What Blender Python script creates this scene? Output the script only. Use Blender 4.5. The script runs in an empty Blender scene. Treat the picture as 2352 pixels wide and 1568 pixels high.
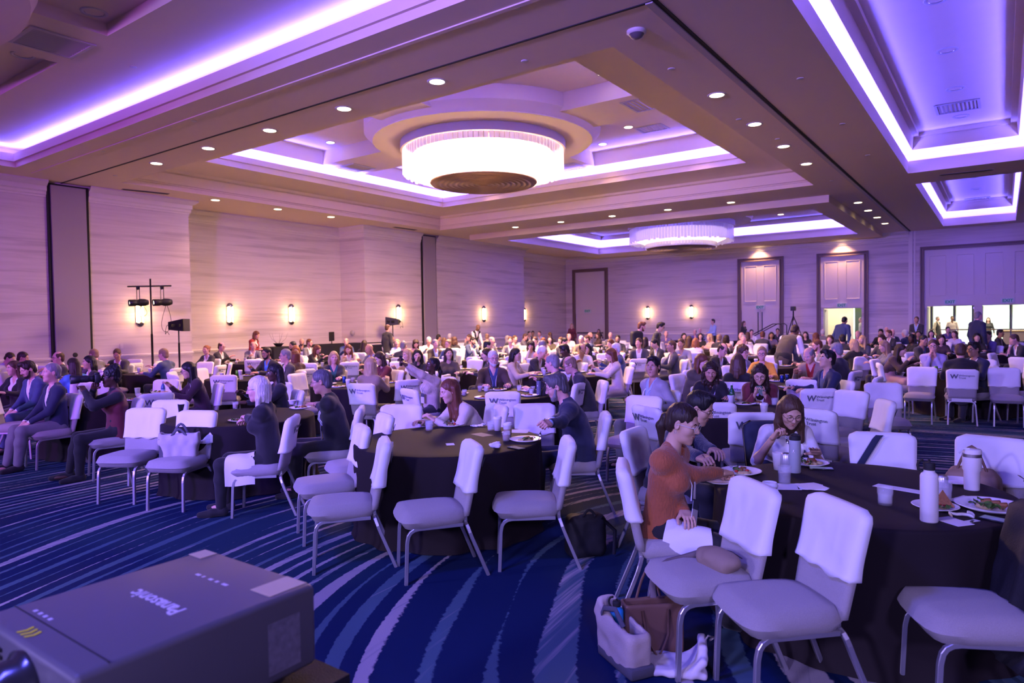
import bpy, math, random
import numpy as np
from mathutils import Matrix, Vector

# ------------------------------------------------------------------ camera
S = bpy.context.scene
COL = S.collection
PI = math.pi
CAMH, FPX, CX, CY = 1.78, 1568.0, 1176.0, 784.0
YAW, PITCH, ROLL = [math.radians(a) for a in (35.723, 1.607, -0.8555)]
_f = np.array([-math.sin(YAW) * math.cos(PITCH), math.cos(YAW) * math.cos(PITCH), -math.sin(PITCH)])
_r = np.array([math.cos(YAW), math.sin(YAW), 0.0])
_u = np.cross(_r, _f)
CR = math.cos(ROLL) * _r + math.sin(ROLL) * _u
CU = -math.sin(ROLL) * _r + math.cos(ROLL) * _u
CF = _f
cam = bpy.data.cameras.new('camera')
cam.lens, cam.sensor_width, cam.sensor_fit = 24.0, 36.0, 'HORIZONTAL'
cam.clip_start, cam.clip_end = 0.05, 200
cam.dof.use_dof, cam.dof.focus_distance, cam.dof.aperture_fstop = True, 5.6, 2.8
camo = bpy.data.objects.new('camera', cam)
COL.objects.link(camo)
camo.matrix_world = Matrix(((CR[0], CU[0], -CF[0], 0), (CR[1], CU[1], -CF[1], 0), (CR[2], CU[2], -CF[2], CAMH), (0, 0, 0, 1)))
S.camera = camo

# ------------------------------------------------------------------ world, exposure
W = bpy.data.worlds.new('world')
S.world = W
W.use_nodes = True
W.node_tree.nodes['Background'].inputs[0].default_value = (0.25, 0.22, 0.6, 1)
W.node_tree.nodes['Background'].inputs[1].default_value = 0.05
S.view_settings.view_transform = 'Standard'
S.view_settings.look = 'None'
S.view_settings.gamma = 1.0
S.view_settings.use_curve_mapping = False
S.view_settings.exposure = 0.62

COVE = (0.085, 0.078, 1.0)          # LED cove colour
WARM = (1.0, 0.52, 0.27)          # downlights, sconces, chandelier
CEIL = 5.98

def lamp(kind, name, loc, color, power, target=None, size=0.2, size_y=None, angle=60, blend=0.6, direction=None):
    l = bpy.data.lights.new(name, kind)
    l.color, l.energy = color, power
    if kind == 'AREA':
        l.shape = 'RECTANGLE' if size_y else 'SQUARE'
        l.size = size
        if size_y: l.size_y = size_y
    elif kind == 'SPOT':
        l.spot_size, l.spot_blend, l.shadow_soft_size = math.radians(angle), blend, size
    else:
        l.shadow_soft_size = size
    o = bpy.data.objects.new(name, l)
    o.location = loc
    d = None
    if target is not None: d = Vector(target) - Vector(loc)
    if direction is not None: d = Vector(direction)
    if d is not None: o.rotation_euler = d.to_track_quat('-Z', 'Y').to_euler()
    COL.objects.link(o)
    return o

# LED lines inside the ceiling coves: rect = trough centre line, z, watts per metre, tilt towards the middle
def cove_light(x0, x1, y0, y1, z, wpm, tilt=0.35, color=COVE, skip=''):
    cx, cy = (x0 + x1) / 2, (y0 + y1) / 2
    for tag, (px, py, lx, ly, d) in dict(w=(x0, cy, 0, y1 - y0, (1, 0)), e=(x1, cy, 0, y1 - y0, (-1, 0)),
                                         s=(cx, y0, x1 - x0, 0, (0, 1)), n=(cx, y1, x1 - x0, 0, (0, -1))).items():
        if tag in skip: continue
        L = max(lx, ly)
        o = lamp('AREA', 'cove_led', (px, py, z), color, wpm * L, size=0.10, size_y=L)
        zdir = Vector((-d[0] * tilt, -d[1] * tilt, -1)).normalized()       # lamp shines along -Z of the object
        ydir = Vector((0, 1, 0)) if ly else Vector((1, 0, 0))
        xdir = ydir.cross(zdir).normalized()
        ydir = zdir.cross(xdir)
        o.matrix_world = Matrix(((xdir.x, ydir.x, zdir.x, px), (xdir.y, ydir.y, zdir.y, py), (xdir.z, ydir.z, zdir.z, z), (0, 0, 0, 1)))

# big middle coffer, near coffer, far coffer, two side coffers
MA = (-20.66, -4.88, 9.55, 23.28)
MZ = (-20.80, -4.88, -6.70, 7.00)
MB = (-20.70, -4.85, 25.45, 38.20)
MB_IN = (-19.46, -5.60, 26.75, 36.0)
R1 = (-2.28, 0.45, 9.55, 23.24)
R2 = (-2.28, 0.45, 25.25, 37.93)
cove_light(MA[0] + 1.46, MA[1] - 1.46, MA[2] + 1.46, MA[3] - 1.46, 6.96, 75, -.25)
cove_light(MZ[0] - .12, MZ[1] + .12, MZ[2] - .12, MZ[3] + .12, 6.28, 30, .8)
cove_light(MB_IN[0] - .12, MB_IN[1] + .12, MB_IN[2] - .12, MB_IN[3] + .12, 6.08, 75, -.2)
for R_ in (R1, R2):
    cove_light(R_[0] - .14, R_[1] + .14, R_[2] - .14, R_[3] + .14, 6.30, 42, .1)
# stage wash: blue-violet lamps hung on the stage truss at the near end of the room, and one added blue fill
for x_, y_, c_, w_, tgt, an in ((-13.0, -8.0, (.44, .35, 1.0), 2700, (-7, 6, 0), 80), (-2.0, -8.0, (.44, .35, 1.0), 2300, (-3, 6, 0), 80), (5.0, -5.0, (.40, .31, 1.0), 1500, (-1, 6, 0), 84),
                               (-5.0, -9.0, (.42, .08, 1.0), 6500, (-22, 16, 1.6), 46), (-7.0, -9.0, (.22, .10, 1.0), 12000, (-6, 39, 1.2), 40)):
    lamp('SPOT', 'stage_wash_lamp', (x_, y_, 4.6), c_, w_, target=tgt, size=.5, angle=an, blend=.9)
lamp('SPOT', 'blue_top_fill', (-3.2, -.8, 5.7), (.10, .09, 1.0), 900, target=(-3.2, 4.5, 0), size=.4, angle=125, blend=.9)  # added fill with no known fixture, puts blue on near table and projector tops
# daylight entering the lobby windows
lamp('AREA', 'lobby_daylight', (-3.0, 47.6, 2.2), (1.0, 0.96, 0.80), 900, direction=(0, -1, -0.05), size=12, size_y=3.2)

# ------------------------------------------------------------------ pixel helpers (a pixel gives a direction, the distance comes from a plane)
def ray(px, py):
    return (px - CX) / FPX * CR - (py - CY) / FPX * CU + CF
def at_z(px, py, z):
    v = ray(px, py); t = (z - CAMH) / v[2]
    return np.array([v[0] * t, v[1] * t, z])
def at_x(px, py, x):
    v = ray(px, py); return v * (x / v[0]) + np.array([0, 0, CAMH])
def at_y(px, py, y):
    v = ray(px, py); return v * (y / v[1]) + np.array([0, 0, CAMH])

# ------------------------------------------------------------------ materials
MATS = {}
def mat(name, color, rough=0.6, metal=0.0, spec=0.5, emit=None, estr=0.0, bump=0.0, bscale=60.0, alpha=None, trans=0.0, ior=1.45, vary=0.0, vscale=8.0, sheen=0.0, stretch=None, coat=0.0):
    if name in MATS: return MATS[name]
    m = bpy.data.materials.new(name); m.use_nodes = True
    nt = m.node_tree; b = nt.nodes['Principled BSDF']
    c = tuple(color) + (1,) if len(color) == 3 else color
    b.inputs['Base Color'].default_value = c
    b.inputs['Roughness'].default_value = rough
    b.inputs['Metallic'].default_value = metal
    b.inputs['Specular IOR Level'].default_value = spec
    b.inputs['IOR'].default_value = ior
    if sheen: b.inputs['Sheen Weight'].default_value = sheen
    if coat: b.inputs['Coat Weight'].default_value = coat
    if trans: b.inputs['Transmission Weight'].default_value = trans
    if alpha is not None: b.inputs['Alpha'].default_value = alpha
    if emit is not None:
        b.inputs['Emission Color'].default_value = tuple(emit) + (1,)
        b.inputs['Emission Strength'].default_value = estr
    if bump or vary:
        tc = nt.nodes.new('ShaderNodeTexCoord'); mp = nt.nodes.new('ShaderNodeMapping')
        nt.links.new(tc.outputs['Object'], mp.inputs[0])
        if stretch: mp.inputs['Scale'].default_value = stretch
    if bump:
        n = nt.nodes.new('ShaderNodeTexNoise'); n.inputs['Scale'].default_value = bscale; n.inputs['Detail'].default_value = 3
        bp = nt.nodes.new('ShaderNodeBump'); bp.inputs['Strength'].default_value = bump; bp.inputs['Distance'].default_value = 0.01
        nt.links.new(mp.outputs[0], n.inputs['Vector']); nt.links.new(n.outputs['Fac'], bp.inputs['Height']); nt.links.new(bp.outputs[0], b.inputs['Normal'])
    if vary:
        n = nt.nodes.new('ShaderNodeTexNoise'); n.inputs['Scale'].default_value = vscale; n.inputs['Detail'].default_value = 4
        mx = nt.nodes.new('ShaderNodeMix'); mx.data_type = 'RGBA'
        mx.inputs[6].default_value = tuple(max(0, x * (1 - vary)) for x in c[:3]) + (1,)
        mx.inputs[7].default_value = tuple(min(1, x * (1 + vary)) for x in c[:3]) + (1,)
        nt.links.new(mp.outputs[0], n.inputs['Vector']); nt.links.new(n.outputs['Fac'], mx.inputs[0]); nt.links.new(mx.outputs[2], b.inputs['Base Color'])
    MATS[name] = m
    return m

def glass(name, color=(0.9, 0.95, 1.0), alpha=0.22, rough=0.03):
    return mat(name, color, rough=rough, alpha=alpha, spec=0.8)

# ------------------------------------------------------------------ mesh helpers
def np_mesh(name, verts, faces, smooth=True):
    """faces: list of integer arrays (n,3) / (n,4)"""
    me = bpy.data.meshes.new(name)
    verts = np.asarray(verts, dtype=np.float32)
    fl = [np.asarray(f, dtype=np.int32) for f in (faces if isinstance(faces, (list, tuple)) else [faces]) if len(f)]
    nl = sum(f.size for f in fl); nf = sum(len(f) for f in fl)
    me.vertices.add(len(verts)); me.vertices.foreach_set('co', verts.ravel())
    me.loops.add(nl); me.polygons.add(nf)
    me.loops.foreach_set('vertex_index', np.concatenate([f.ravel() for f in fl]))
    st = np.concatenate([np.full(len(f), f.shape[1], dtype=np.int32) for f in fl])
    me.polygons.foreach_set('loop_start', np.concatenate([[0], np.cumsum(st)[:-1]]).astype(np.int32))
    me.polygons.foreach_set('use_smooth', np.full(nf, bool(smooth)))
    me.update(calc_edges=True)
    return me

class MBd:
    """collects boxes, tubes, lathes into one mesh"""
    def __init__(self): self.v = []; self.q = []; self.t = []; self.n = 0
    def add(self, verts, quads=(), tris=()):
        verts = np.asarray(verts, float).reshape(-1, 3)
        self.v.append(verts)
        if len(quads): self.q.append(np.asarray(quads, int) + self.n)
        if len(tris): self.t.append(np.asarray(tris, int) + self.n)
        self.n += len(verts)
        return self
    def box(self, x0, x1, y0, y1, z0, z1, M=None):
        v = np.array([(x, y, z) for z in (z0, z1) for y in (y0, y1) for x in (x0, x1)], float)
        if M is not None: v = v @ np.array(M)[:3, :3].T + np.array(M)[:3, 3]
        return self.add(v, [(0, 2, 3, 1), (4, 5, 7, 6), (0, 1, 5, 4), (2, 6, 7, 3), (0, 4, 6, 2), (1, 3, 7, 5)])
    def quad(self, a, b, c, d): return self.add([a, b, c, d], [(0, 1, 2, 3)])
    def grid(self, P, close_u=False, close_v=False):
        """P (nu,nv,3)"""
        P = np.asarray(P, float); nu, nv = P.shape[:2]
        iu = np.arange(nu if close_u else nu - 1); iv = np.arange(nv if close_v else nv - 1)
        a, b = np.meshgrid(iu, iv, indexing='ij'); a = a.ravel(); b = b.ravel()
        a1 = (a + 1) % nu; b1 = (b + 1) % nv
        return self.add(P.reshape(-1, 3), np.stack([a * nv + b, a1 * nv + b, a1 * nv + b1, a * nv + b1], 1))
    def lathe(self, prof, n=24, c=(0, 0, 0), M=None):
        """prof list of (r,z)"""
        th = np.linspace(0, 2 * PI, n, endpoint=False)
        P = np.array([[(r * math.cos(t), r * math.sin(t), z) for (r, z) in prof] for t in th])
        P = P + np.array(c)
        if M is not None: P = P @ np.array(M)[:3, :3].T + np.array(M)[:3, 3]
        return self.grid(P, close_u=True)
    def tube(self, pts, r, n=8, cap=True, square=False, closed=False, flat=1.0):
        pts = np.asarray(pts, float); m = len(pts)
        r = np.full(m, r) if np.isscalar(r) else np.asarray(r, float)
        if closed: T = np.roll(pts, -1, 0) - np.roll(pts, 1, 0)
        else:
            T = np.gradient(pts, axis=0)
        T /= np.linalg.norm(T, axis=1)[:, None] + 1e-12
        up = np.array([0, 0, 1.0])
        if abs(T[0] @ up) > 0.9: up = np.array([1.0, 0, 0])
        U = []; prev = up - (up @ T[0]) * T[0]; prev /= np.linalg.norm(prev)
        for i in range(m):
            prev = prev - (prev @ T[i]) * T[i]; prev /= np.linalg.norm(prev) + 1e-12; U.append(prev.copy())
        U = np.array(U); V = np.cross(T, U)
        if square:
            a = np.array([(1, 1), (-1, 1), (-1, -1), (1, -1)], float)
            e = 0.75
            a = np.array([(1, e), (e, 1), (-e, 1), (-1, e), (-1, -e), (-e, -1), (e, -1), (1, -e)], float)
            cu, cv = a[:, 0], a[:, 1]
        else:
            th = np.linspace(0, 2 * PI, n, endpoint=False); cu, cv = np.cos(th), np.sin(th)
        P = pts[:, None] + r[:, None, None] * (cu[None, :, None] * U[:, None] + flat * cv[None, :, None] * V[:, None])
        k = P.shape[1]
        self.grid(P, close_u=closed, close_v=True)
        if cap and not closed:
            for i, s in ((0, 1), (m - 1, -1)):
                idx = list(range(k)); c = P[i].mean(0)
                tr = [(k, (j + 1) % k, j) if s == 1 else (k, j, (j + 1) % k) for j in range(k)]
                self.add(np.vstack([P[i], c]), tris=tr)
        return self
    def disc(self, c, r, n=24, nz=1):
        th = np.linspace(0, 2 * PI, n, endpoint=False)
        v = [(c[0] + r * math.cos(t), c[1] + r * math.sin(t), c[2]) for t in th] + [tuple(c)]
        return self.add(v, tris=[(n, j, (j + 1) % n) if nz > 0 else (n, (j + 1) % n, j) for j in range(n)])
    def cyl(self, c, r, z0, z1, n=16, r1=None):
        r1 = r if r1 is None else r1
        return self.lathe([(0, z0), (r, z0), (r1, z1), (0, z1)], n, (c[0], c[1], 0))
    def rbox(self, c, h, r, n=3, M=None, fn=None):
        """rounded box: centre c, half sizes h, radius r"""
        h = np.array(h, float); r = min(r, h.min() * .999)
        g = np.tan(np.linspace(-PI / 4, PI / 4, 2 * n + 1))
        a, b = np.meshgrid(g, g, indexing='ij')
        for ax in range(3):
            for s in (-1, 1):
                d = np.zeros(a.shape + (3,)); d[..., ax] = s; d[..., (ax + 1) % 3] = a * s; d[..., (ax + 2) % 3] = b
                nrm = d / np.linalg.norm(d, axis=-1, keepdims=True)
                core = np.clip(d * 50, -1, 1) * (h - r)
                # spread the middle lines evenly over the flat part
                e = d.copy(); e[..., (ax + 1) % 3] = np.sign(a * s) * np.where(np.abs(a) > 1e-6, 1, 0); e[..., (ax + 2) % 3] = np.sign(b) * np.where(np.abs(b) > 1e-6, 1, 0)
                core = e * (h - r)
                P = core + nrm * r
                if fn is not None: P = fn(P)
                P = P + np.array(c)
                if M is not None: P = P @ np.array(M)[:3, :3].T + np.array(M)[:3, 3]
                self.grid(P)
        return self
    def mesh(self, name, smooth=True, weld=True):
        v = np.vstack(self.v)
        if weld:
            key = np.round(v, 5)
            u, inv = np.unique(key, axis=0, return_inverse=True); inv = inv.ravel()
            v = u
        else: inv = np.arange(len(v))
        fl = []
        tl = []
        if self.t: tl.append(inv[np.vstack(self.t)])
        if self.q:
            q = inv[np.vstack(self.q)]
            dup = np.array([len(set(r)) for r in q.tolist()])
            fl.append(q[dup == 4])
            d3 = q[dup == 3]
            if len(d3):
                tl.append(np.array([list(dict.fromkeys(r)) for r in d3.tolist()]))
        if tl:
            t = np.vstack(tl); ok = (t[:, 0] != t[:, 1]) & (t[:, 1] != t[:, 2]) & (t[:, 0] != t[:, 2]); fl.append(t[ok])
        return np_mesh(name, v, fl, smooth)
    def obj(self, name, material, parent=None, smooth=True, loc=None, bevel=0.0, auto=None):
        o = link(name, self.mesh(name, smooth), material, parent, loc)
        if auto is not None: smooth_by_angle(o.data, auto)
        return o

def smooth_by_angle(me, deg=35):
    """sharp edges where faces meet at a steep angle"""
    me.update()
    n = len(me.polygons)
    nor = np.zeros(n * 3); me.polygons.foreach_get('normal', nor); nor = nor.reshape(-1, 3)
    ls = np.zeros(n, int); me.polygons.foreach_get('loop_start', ls)
    lt = np.zeros(n, int); me.polygons.foreach_get('loop_total', lt)
    le = np.zeros(len(me.loops), int); me.loops.foreach_get('edge_index', le)
    fp = np.repeat(np.arange(n), lt)
    order = np.argsort(le, kind='stable'); le2 = le[order]; fp2 = fp[order]
    same = le2[:-1] == le2[1:]
    e = le2[:-1][same]; c = (nor[fp2[:-1][same]] * nor[fp2[1:][same]]).sum(1)
    sharp = np.zeros(len(me.edges), bool); sharp[e[c < math.cos(math.radians(deg))]] = True
    a = me.attributes.get('sharp_edge') or me.attributes.new('sharp_edge', 'BOOLEAN', 'EDGE')
    a.data.foreach_set('value', sharp)

def link(name, data, material=None, parent=None, loc=None):
    o = bpy.data.objects.new(name, data)
    COL.objects.link(o)
    if material is not None and data is not None:
        if len(data.materials) == 0: data.materials.append(material)
        elif data.materials[0] != material:
            o.material_slots[0].link = 'OBJECT'; o.material_slots[0].material = material
    if parent is not None: o.parent = parent
    if loc is not None: o.location = loc
    return o
def omat(o, material):
    """object-level material, so that copies can share mesh data"""
    if len(o.data.materials) == 0: o.data.materials.append(material)
    o.material_slots[0].link = 'OBJECT'; o.material_slots[0].material = material
    return o
def tag(o, label, cat, group=None):
    o['label'] = label; o['category'] = cat
    if group: o['group'] = group
    return o
def thing(name, label, cat, loc=(0, 0, 0), rz=0.0, group=None):
    o = bpy.data.objects.new(name, None); COL.objects.link(o)
    o.empty_display_size = 0.1
    o.location = loc; o.rotation_euler = (0, 0, rz)
    return tag(o, label, cat, group)
def struct(o):
    o['kind'] = 'structure'; return o
def copy_tree(o, parent=None):
    c = o.copy(); COL.objects.link(c)
    if parent is not None: c.parent = parent
    for ch in o.children: copy_tree(ch, c)
    return c
def text_mesh(body, size, depth=0.001, align='CENTER', name='lettering', spacing=1.0, bold=0.0):
    cu = bpy.data.curves.new(name, 'FONT'); cu.body = body; cu.size = size; cu.extrude = depth
    cu.align_x = align; cu.align_y = 'CENTER'; cu.space_line = spacing; cu.offset = bold; cu.resolution_u = 2
    o = bpy.data.objects.new(name, cu); COL.objects.link(o)
    me = bpy.data.meshes.new_from_object(o.evaluated_get(bpy.context.evaluated_depsgraph_get()))
    me.name = name
    bpy.data.objects.remove(o); bpy.data.curves.remove(cu)
    return me
def rot(ax, a):
    return np.array(Matrix.Rotation(a, 3, ax))
# ================================================================== ROOM
def N(nt, typ, **kw):
    n = nt.nodes.new(typ)
    for k, v in kw.items():
        if k.startswith('i_'):
            key = k[2:]; n.inputs[int(key) if key.isdigit() else key].default_value = v
        else: setattr(n, k, v)
    return n

def carpet_material():
    m = bpy.data.materials.new('carpet'); m.use_nodes = True; nt = m.node_tree; L = nt.links.new
    b = nt.nodes['Principled BSDF']; b.inputs['Roughness'].default_value = 0.95; b.inputs['Specular IOR Level'].default_value = 0.15
    def math_(op, a, c=None, clamp=False):
        n = N(nt, 'ShaderNodeMath', operation=op, use_clamp=clamp)
        for i, x in enumerate((a, c)):
            if x is None: continue
            if isinstance(x, (int, float)): n.inputs[i].default_value = x
            else: L(x, n.inputs[i])
        return n.outputs[0]
    def noise(vec, scale, detail=2.0, rough=.5):
        n = N(nt, 'ShaderNodeTexNoise'); n.inputs['Scale'].default_value = scale; n.inputs['Detail'].default_value = detail; n.inputs['Roughness'].default_value = rough
        L(vec, n.inputs['Vector']); return n.outputs['Fac']
    def step(x, lo, hi):
        n = N(nt, 'ShaderNodeMapRange', interpolation_type='SMOOTHSTEP'); L(x, n.inputs[0])
        n.inputs[1].default_value = lo; n.inputs[2].default_value = hi; return n.outputs[0]
    tc = N(nt, 'ShaderNodeTexCoord')
    # low-frequency warp so that the arcs wander
    wn = N(nt, 'ShaderNodeTexNoise'); wn.inputs['Scale'].default_value = 0.22; wn.inputs['Detail'].default_value = 1.0
    L(tc.outputs['Object'], wn.inputs['Vector'])
    sub = N(nt, 'ShaderNodeVectorMath', operation='SUBTRACT'); L(wn.outputs['Color'], sub.inputs[0]); sub.inputs[1].default_value = (.5, .5, .5)
    sc = N(nt, 'ShaderNodeVectorMath', operation='SCALE'); L(sub.outputs[0], sc.inputs[0]); sc.inputs['Scale'].default_value = 1.1
    ad = N(nt, 'ShaderNodeVectorMath', operation='ADD'); L(tc.outputs['Object'], ad.inputs[0]); L(sc.outputs[0], ad.inputs[1])
    ce = N(nt, 'ShaderNodeVectorMath', operation='SUBTRACT'); L(ad.outputs[0], ce.inputs[0]); ce.inputs[1].default_value = (0.7, 4.9, 0)
    sp = N(nt, 'ShaderNodeSeparateXYZ'); L(ce.outputs[0], sp.inputs[0])
    ln = N(nt, 'ShaderNodeVectorMath', operation='LENGTH'); L(ce.outputs[0], ln.inputs[0])
    r = ln.outputs['Value']
    th = math_('ARCTAN2', sp.outputs[1], sp.outputs[0])
    arc = math_('MULTIPLY', th, r)
    # stripe coordinate, finer away from the middle
    extra = math_('MAXIMUM', math_('SUBTRACT', r, 4.2), 0.0)
    s = math_('ADD', math_('MULTIPLY', r, 3.2), math_('MULTIPLY', extra, 3.6))
    fr = math_('FRACT', s); cell = math_('FLOOR', s)
    # per-stripe random that changes slowly along the stripe: gives every stroke its own length and taper
    cv = N(nt, 'ShaderNodeCombineXYZ'); L(math_('MULTIPLY', cell, 7.31), cv.inputs[0]); L(math_('MULTIPLY', arc, 0.30), cv.inputs[1])
    life = noise(cv.outputs[0], 1.0, 1.0)
    width = math_('MULTIPLY', math_('SUBTRACT', life, math_('ADD', 0.31, math_('MULTIPLY', math_('MINIMUM', extra, 1.0), 0.06))), 1.1)
    edge = math_('ABSOLUTE', math_('SUBTRACT', fr, 0.5))
    fine = noise(tc.outputs['Object'], 26.0, 2.0)
    wob = math_('MULTIPLY', math_('SUBTRACT', fine, 0.5), 0.16)
    mask = step(math_('ADD', math_('SUBTRACT', width, math_('MULTIPLY', edge, 1.1)), wob), 0.0, 0.05)
    # brush streaks across a stroke
    sv = N(nt, 'ShaderNodeCombineXYZ'); L(math_('MULTIPLY', arc, 9.0), sv.inputs[0]); L(math_('MULTIPLY', r, 2.0), sv.inputs[1]); L(math_('MULTIPLY', cell, 3.3), sv.inputs[2])
    streak = noise(sv.outputs[0], 1.0, 3.0, .6)
    tone = noise(cv.outputs[0], 0.37, 0.0)
    pale = step(math_('ADD', tone, math_('MULTIPLY', math_('SUBTRACT', streak, .5), .5)), 0.46, 0.62)
    c1 = N(nt, 'ShaderNodeMix', data_type='RGBA'); L(pale, c1.inputs[0]); c1.inputs[6].default_value = (0.060, 0.115, 0.17, 1); c1.inputs[7].default_value = (0.36, 0.33, 0.36, 1)
    # broad washes of teal ground
    big = noise(ad.outputs[0], 0.5, 2.0)
    g = N(nt, 'ShaderNodeMix', data_type='RGBA'); L(step(big, .48, .62), g.inputs[0]); g.inputs[6].default_value = (0.002, 0.013, 0.066, 1); g.inputs[7].default_value = (0.010, 0.034, 0.075, 1)
    c2 = N(nt, 'ShaderNodeMix', data_type='RGBA'); L(mask, c2.inputs[0]); L(g.outputs[2], c2.inputs[6]); L(c1.outputs[2], c2.inputs[7])
    pile = noise(tc.outputs['Object'], 420.0, 1.0)
    c3 = N(nt, 'ShaderNodeMix', data_type='RGBA', blend_type='MULTIPLY'); c3.inputs[0].default_value = .5
    L(c2.outputs[2], c3.inputs[6])
    cr = N(nt, 'ShaderNodeMapRange'); L(pile, cr.inputs[0]); cr.inputs[1].default_value = .3; cr.inputs[2].default_value = .7; cr.inputs[3].default_value = .5; cr.inputs[4].default_value = 1.4
    L(cr.outputs[0], c3.inputs[7]); L(c3.outputs[2], b.inputs['Base Color'])
    bp = N(nt, 'ShaderNodeBump', i_Strength=.35); bp.inputs['Distance'].default_value = .004; L(pile, bp.inputs['Height']); L(bp.outputs[0], b.inputs['Normal'])
    return m

def wallpaper_material():
    m = bpy.data.materials.new('wallpaper'); m.use_nodes = True; nt = m.node_tree; L = nt.links.new
    b = nt.nodes['Principled BSDF']; b.inputs['Roughness'].default_value = 0.75; b.inputs['Specular IOR Level'].default_value = 0.25
    tc = N(nt, 'ShaderNodeTexCoord')
    def lay(scale, vec, lo, hi, det=4.0):
        mp = N(nt, 'ShaderNodeMapping'); mp.inputs['Scale'].default_value = vec; L(tc.outputs['Object'], mp.inputs[0])
        n = N(nt, 'ShaderNodeTexNoise'); n.inputs['Scale'].default_value = scale; n.inputs['Detail'].default_value = det; n.inputs['Roughness'].default_value = .6
        L(mp.outputs[0], n.inputs['Vector'])
        r = N(nt, 'ShaderNodeMapRange'); L(n.outputs['Fac'], r.inputs[0]); r.inputs[1].default_value = lo; r.inputs[2].default_value = hi
        return r.outputs[0]
    vein = lay(1.0, (.22, .22, 4.2), .52, .66)
    thin = lay(1.0, (.5, .5, 16.0), .42, .68)
    a = N(nt, 'ShaderNodeMix', data_type='RGBA'); L(vein, a.inputs[0]); a.inputs[6].default_value = (.64, .57, .56, 1); a.inputs[7].default_value = (.47, .41, .41, 1)
    c = N(nt, 'ShaderNodeMix', data_type='RGBA'); L(thin, c.inputs[0]); L(a.outputs[2], c.inputs[6]); c.inputs[7].default_value = (.50, .435, .43, 1)
    f = N(nt, 'ShaderNodeMix', data_type='RGBA'); f.inputs[0].default_value = .5; L(a.outputs[2], f.inputs[6]); L(c.outputs[2], f.inputs[7])
    # wide panels of wallcovering: faint seams every 1.22 m along the wall, 2.4 m in height
    L(f.outputs[2], b.inputs['Base Color'])
    return m

M_CARPET = carpet_material()
M_WALL = wallpaper_material()
M_CEIL = mat('ceiling_paint', (.76, .62, .48), .85, vary=.02, vscale=3)
M_TRIMW = mat('trim_paint', (.70, .64, .60), .6)
M_PANEL = mat('partition_fabric', (.33, .29, .30), .8, bump=.1, bscale=300)
M_BLACK = mat('black_gap', (.012, .012, .014), .7)
M_DKWOOD = mat('dark_door_frame', (.16, .11, .10), .5)
M_DOOR = mat('door_panel_paint', (.62, .56, .54), .55)
M_METAL = mat('brushed_metal', (.55, .54, .56), .35, metal=1.0)
M_DMETAL = mat('dark_metal', (.06, .06, .07), .4, metal=.6)
XW, XR, YB = -22.05, -23.60, 39.03
XE, YN = 9.0, -14.0

b = MBd(); b.quad((XR - .5, YN, 0), (XE, YN, 0), (XE, YB + 9, 0), (XR - .5, YB + 9, 0))
floor = struct(b.obj('floor', M_CARPET))

# ---- ceiling plane with the openings of the coffers left out
def ceiling_plane():
    holes = [MA, MZ, R1, R2, (MB[0], MB[1], MB[2], MB[3])]
    xs = sorted(set([XR - .5, XE] + [h[i] for h in holes for i in (0, 1)]))
    ys = sorted(set([YN, YB] + [h[i] for h in holes for i in (2, 3)]))
    b = MBd()
    for x0, x1 in zip(xs, xs[1:]):
        for y0, y1 in zip(ys, ys[1:]):
            cx, cy = (x0 + x1) / 2, (y0 + y1) / 2
            if any(h[0] < cx < h[1] and h[2] < cy < h[3] for h in holes): continue
            b.quad((x0, y1, CEIL), (x1, y1, CEIL), (x1, y0, CEIL), (x0, y0, CEIL))
    return b
ceiling = struct(ceiling_plane().obj('ceiling', M_CEIL, smooth=False))

def rect_loft(b, R_, prof):
    """prof list of (inset, z) rings of a rectangle"""
    rings = []
    for i, z in prof:
        x0, x1, y0, y1 = R_[0] + i, R_[1] - i, R_[2] + i, R_[3] - i
        rings.append([(x0, y0, z), (x1, y0, z), (x1, y1, z), (x0, y1, z)])
    b.grid(np.array(rings), close_v=True)
    i, z = prof[-1]
    return (R_[0] + i, R_[1] - i, R_[2] + i, R_[3] - i), z

def plate_with_panels(b, R_, z, zp, cross=None, margin=(.35, .35)):
    """upper ceiling at z with raised corner panels (zp) left between crossing beams"""
    x0, x1, y0, y1 = R_
    cx, cy = (x0 + x1) / 2, (y0 + y1) / 2
    mx, my = margin
    if cross is None:
        b.quad((x0, y1, z), (x1, y1, z), (x1, y0, z), (x0, y0, z)); return
    pan = [(x0 + mx, cx - cross, y0 + my, cy - cross), (cx + cross, x1 - mx, y0 + my, cy - cross),
           (x0 + mx, cx - cross, cy + cross, y1 - my), (cx + cross, x1 - mx, cy + cross, y1 - my)]
    xs = [x0, x0 + mx, cx - cross, cx + cross, x1 - mx, x1]; ys = [y0, y0 + my, cy - cross, cy + cross, y1 - my, y1]
    for a, c in zip(xs, xs[1:]):
        for d, e in zip(ys, ys[1:]):
            px, py = (a + c) / 2, (d + e) / 2
            if any(h[0] < px < h[1] and h[2] < py < h[3] for h in pan): continue
            b.quad((a, e, z), (c, e, z), (c, d, z), (a, d, z))
    for h in pan:
        b.grid(np.array([[(h[0], h[2], q), (h[1], h[2], q), (h[1], h[3], q), (h[0], h[3], q)] for q in (z, zp)]), close_v=True)
        b.quad((h[0], h[3], zp), (h[1], h[3], zp), (h[1], h[2], zp), (h[0], h[2], zp))

def disc_ring(b, c, R0, z0, R1_, z1):
    b.lathe([(0, z0), (R0, z0), (R0, z0 + .02), (R1_, z0 + .25), (R1_, z1)], 72, (c[0], c[1], 0))

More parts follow.
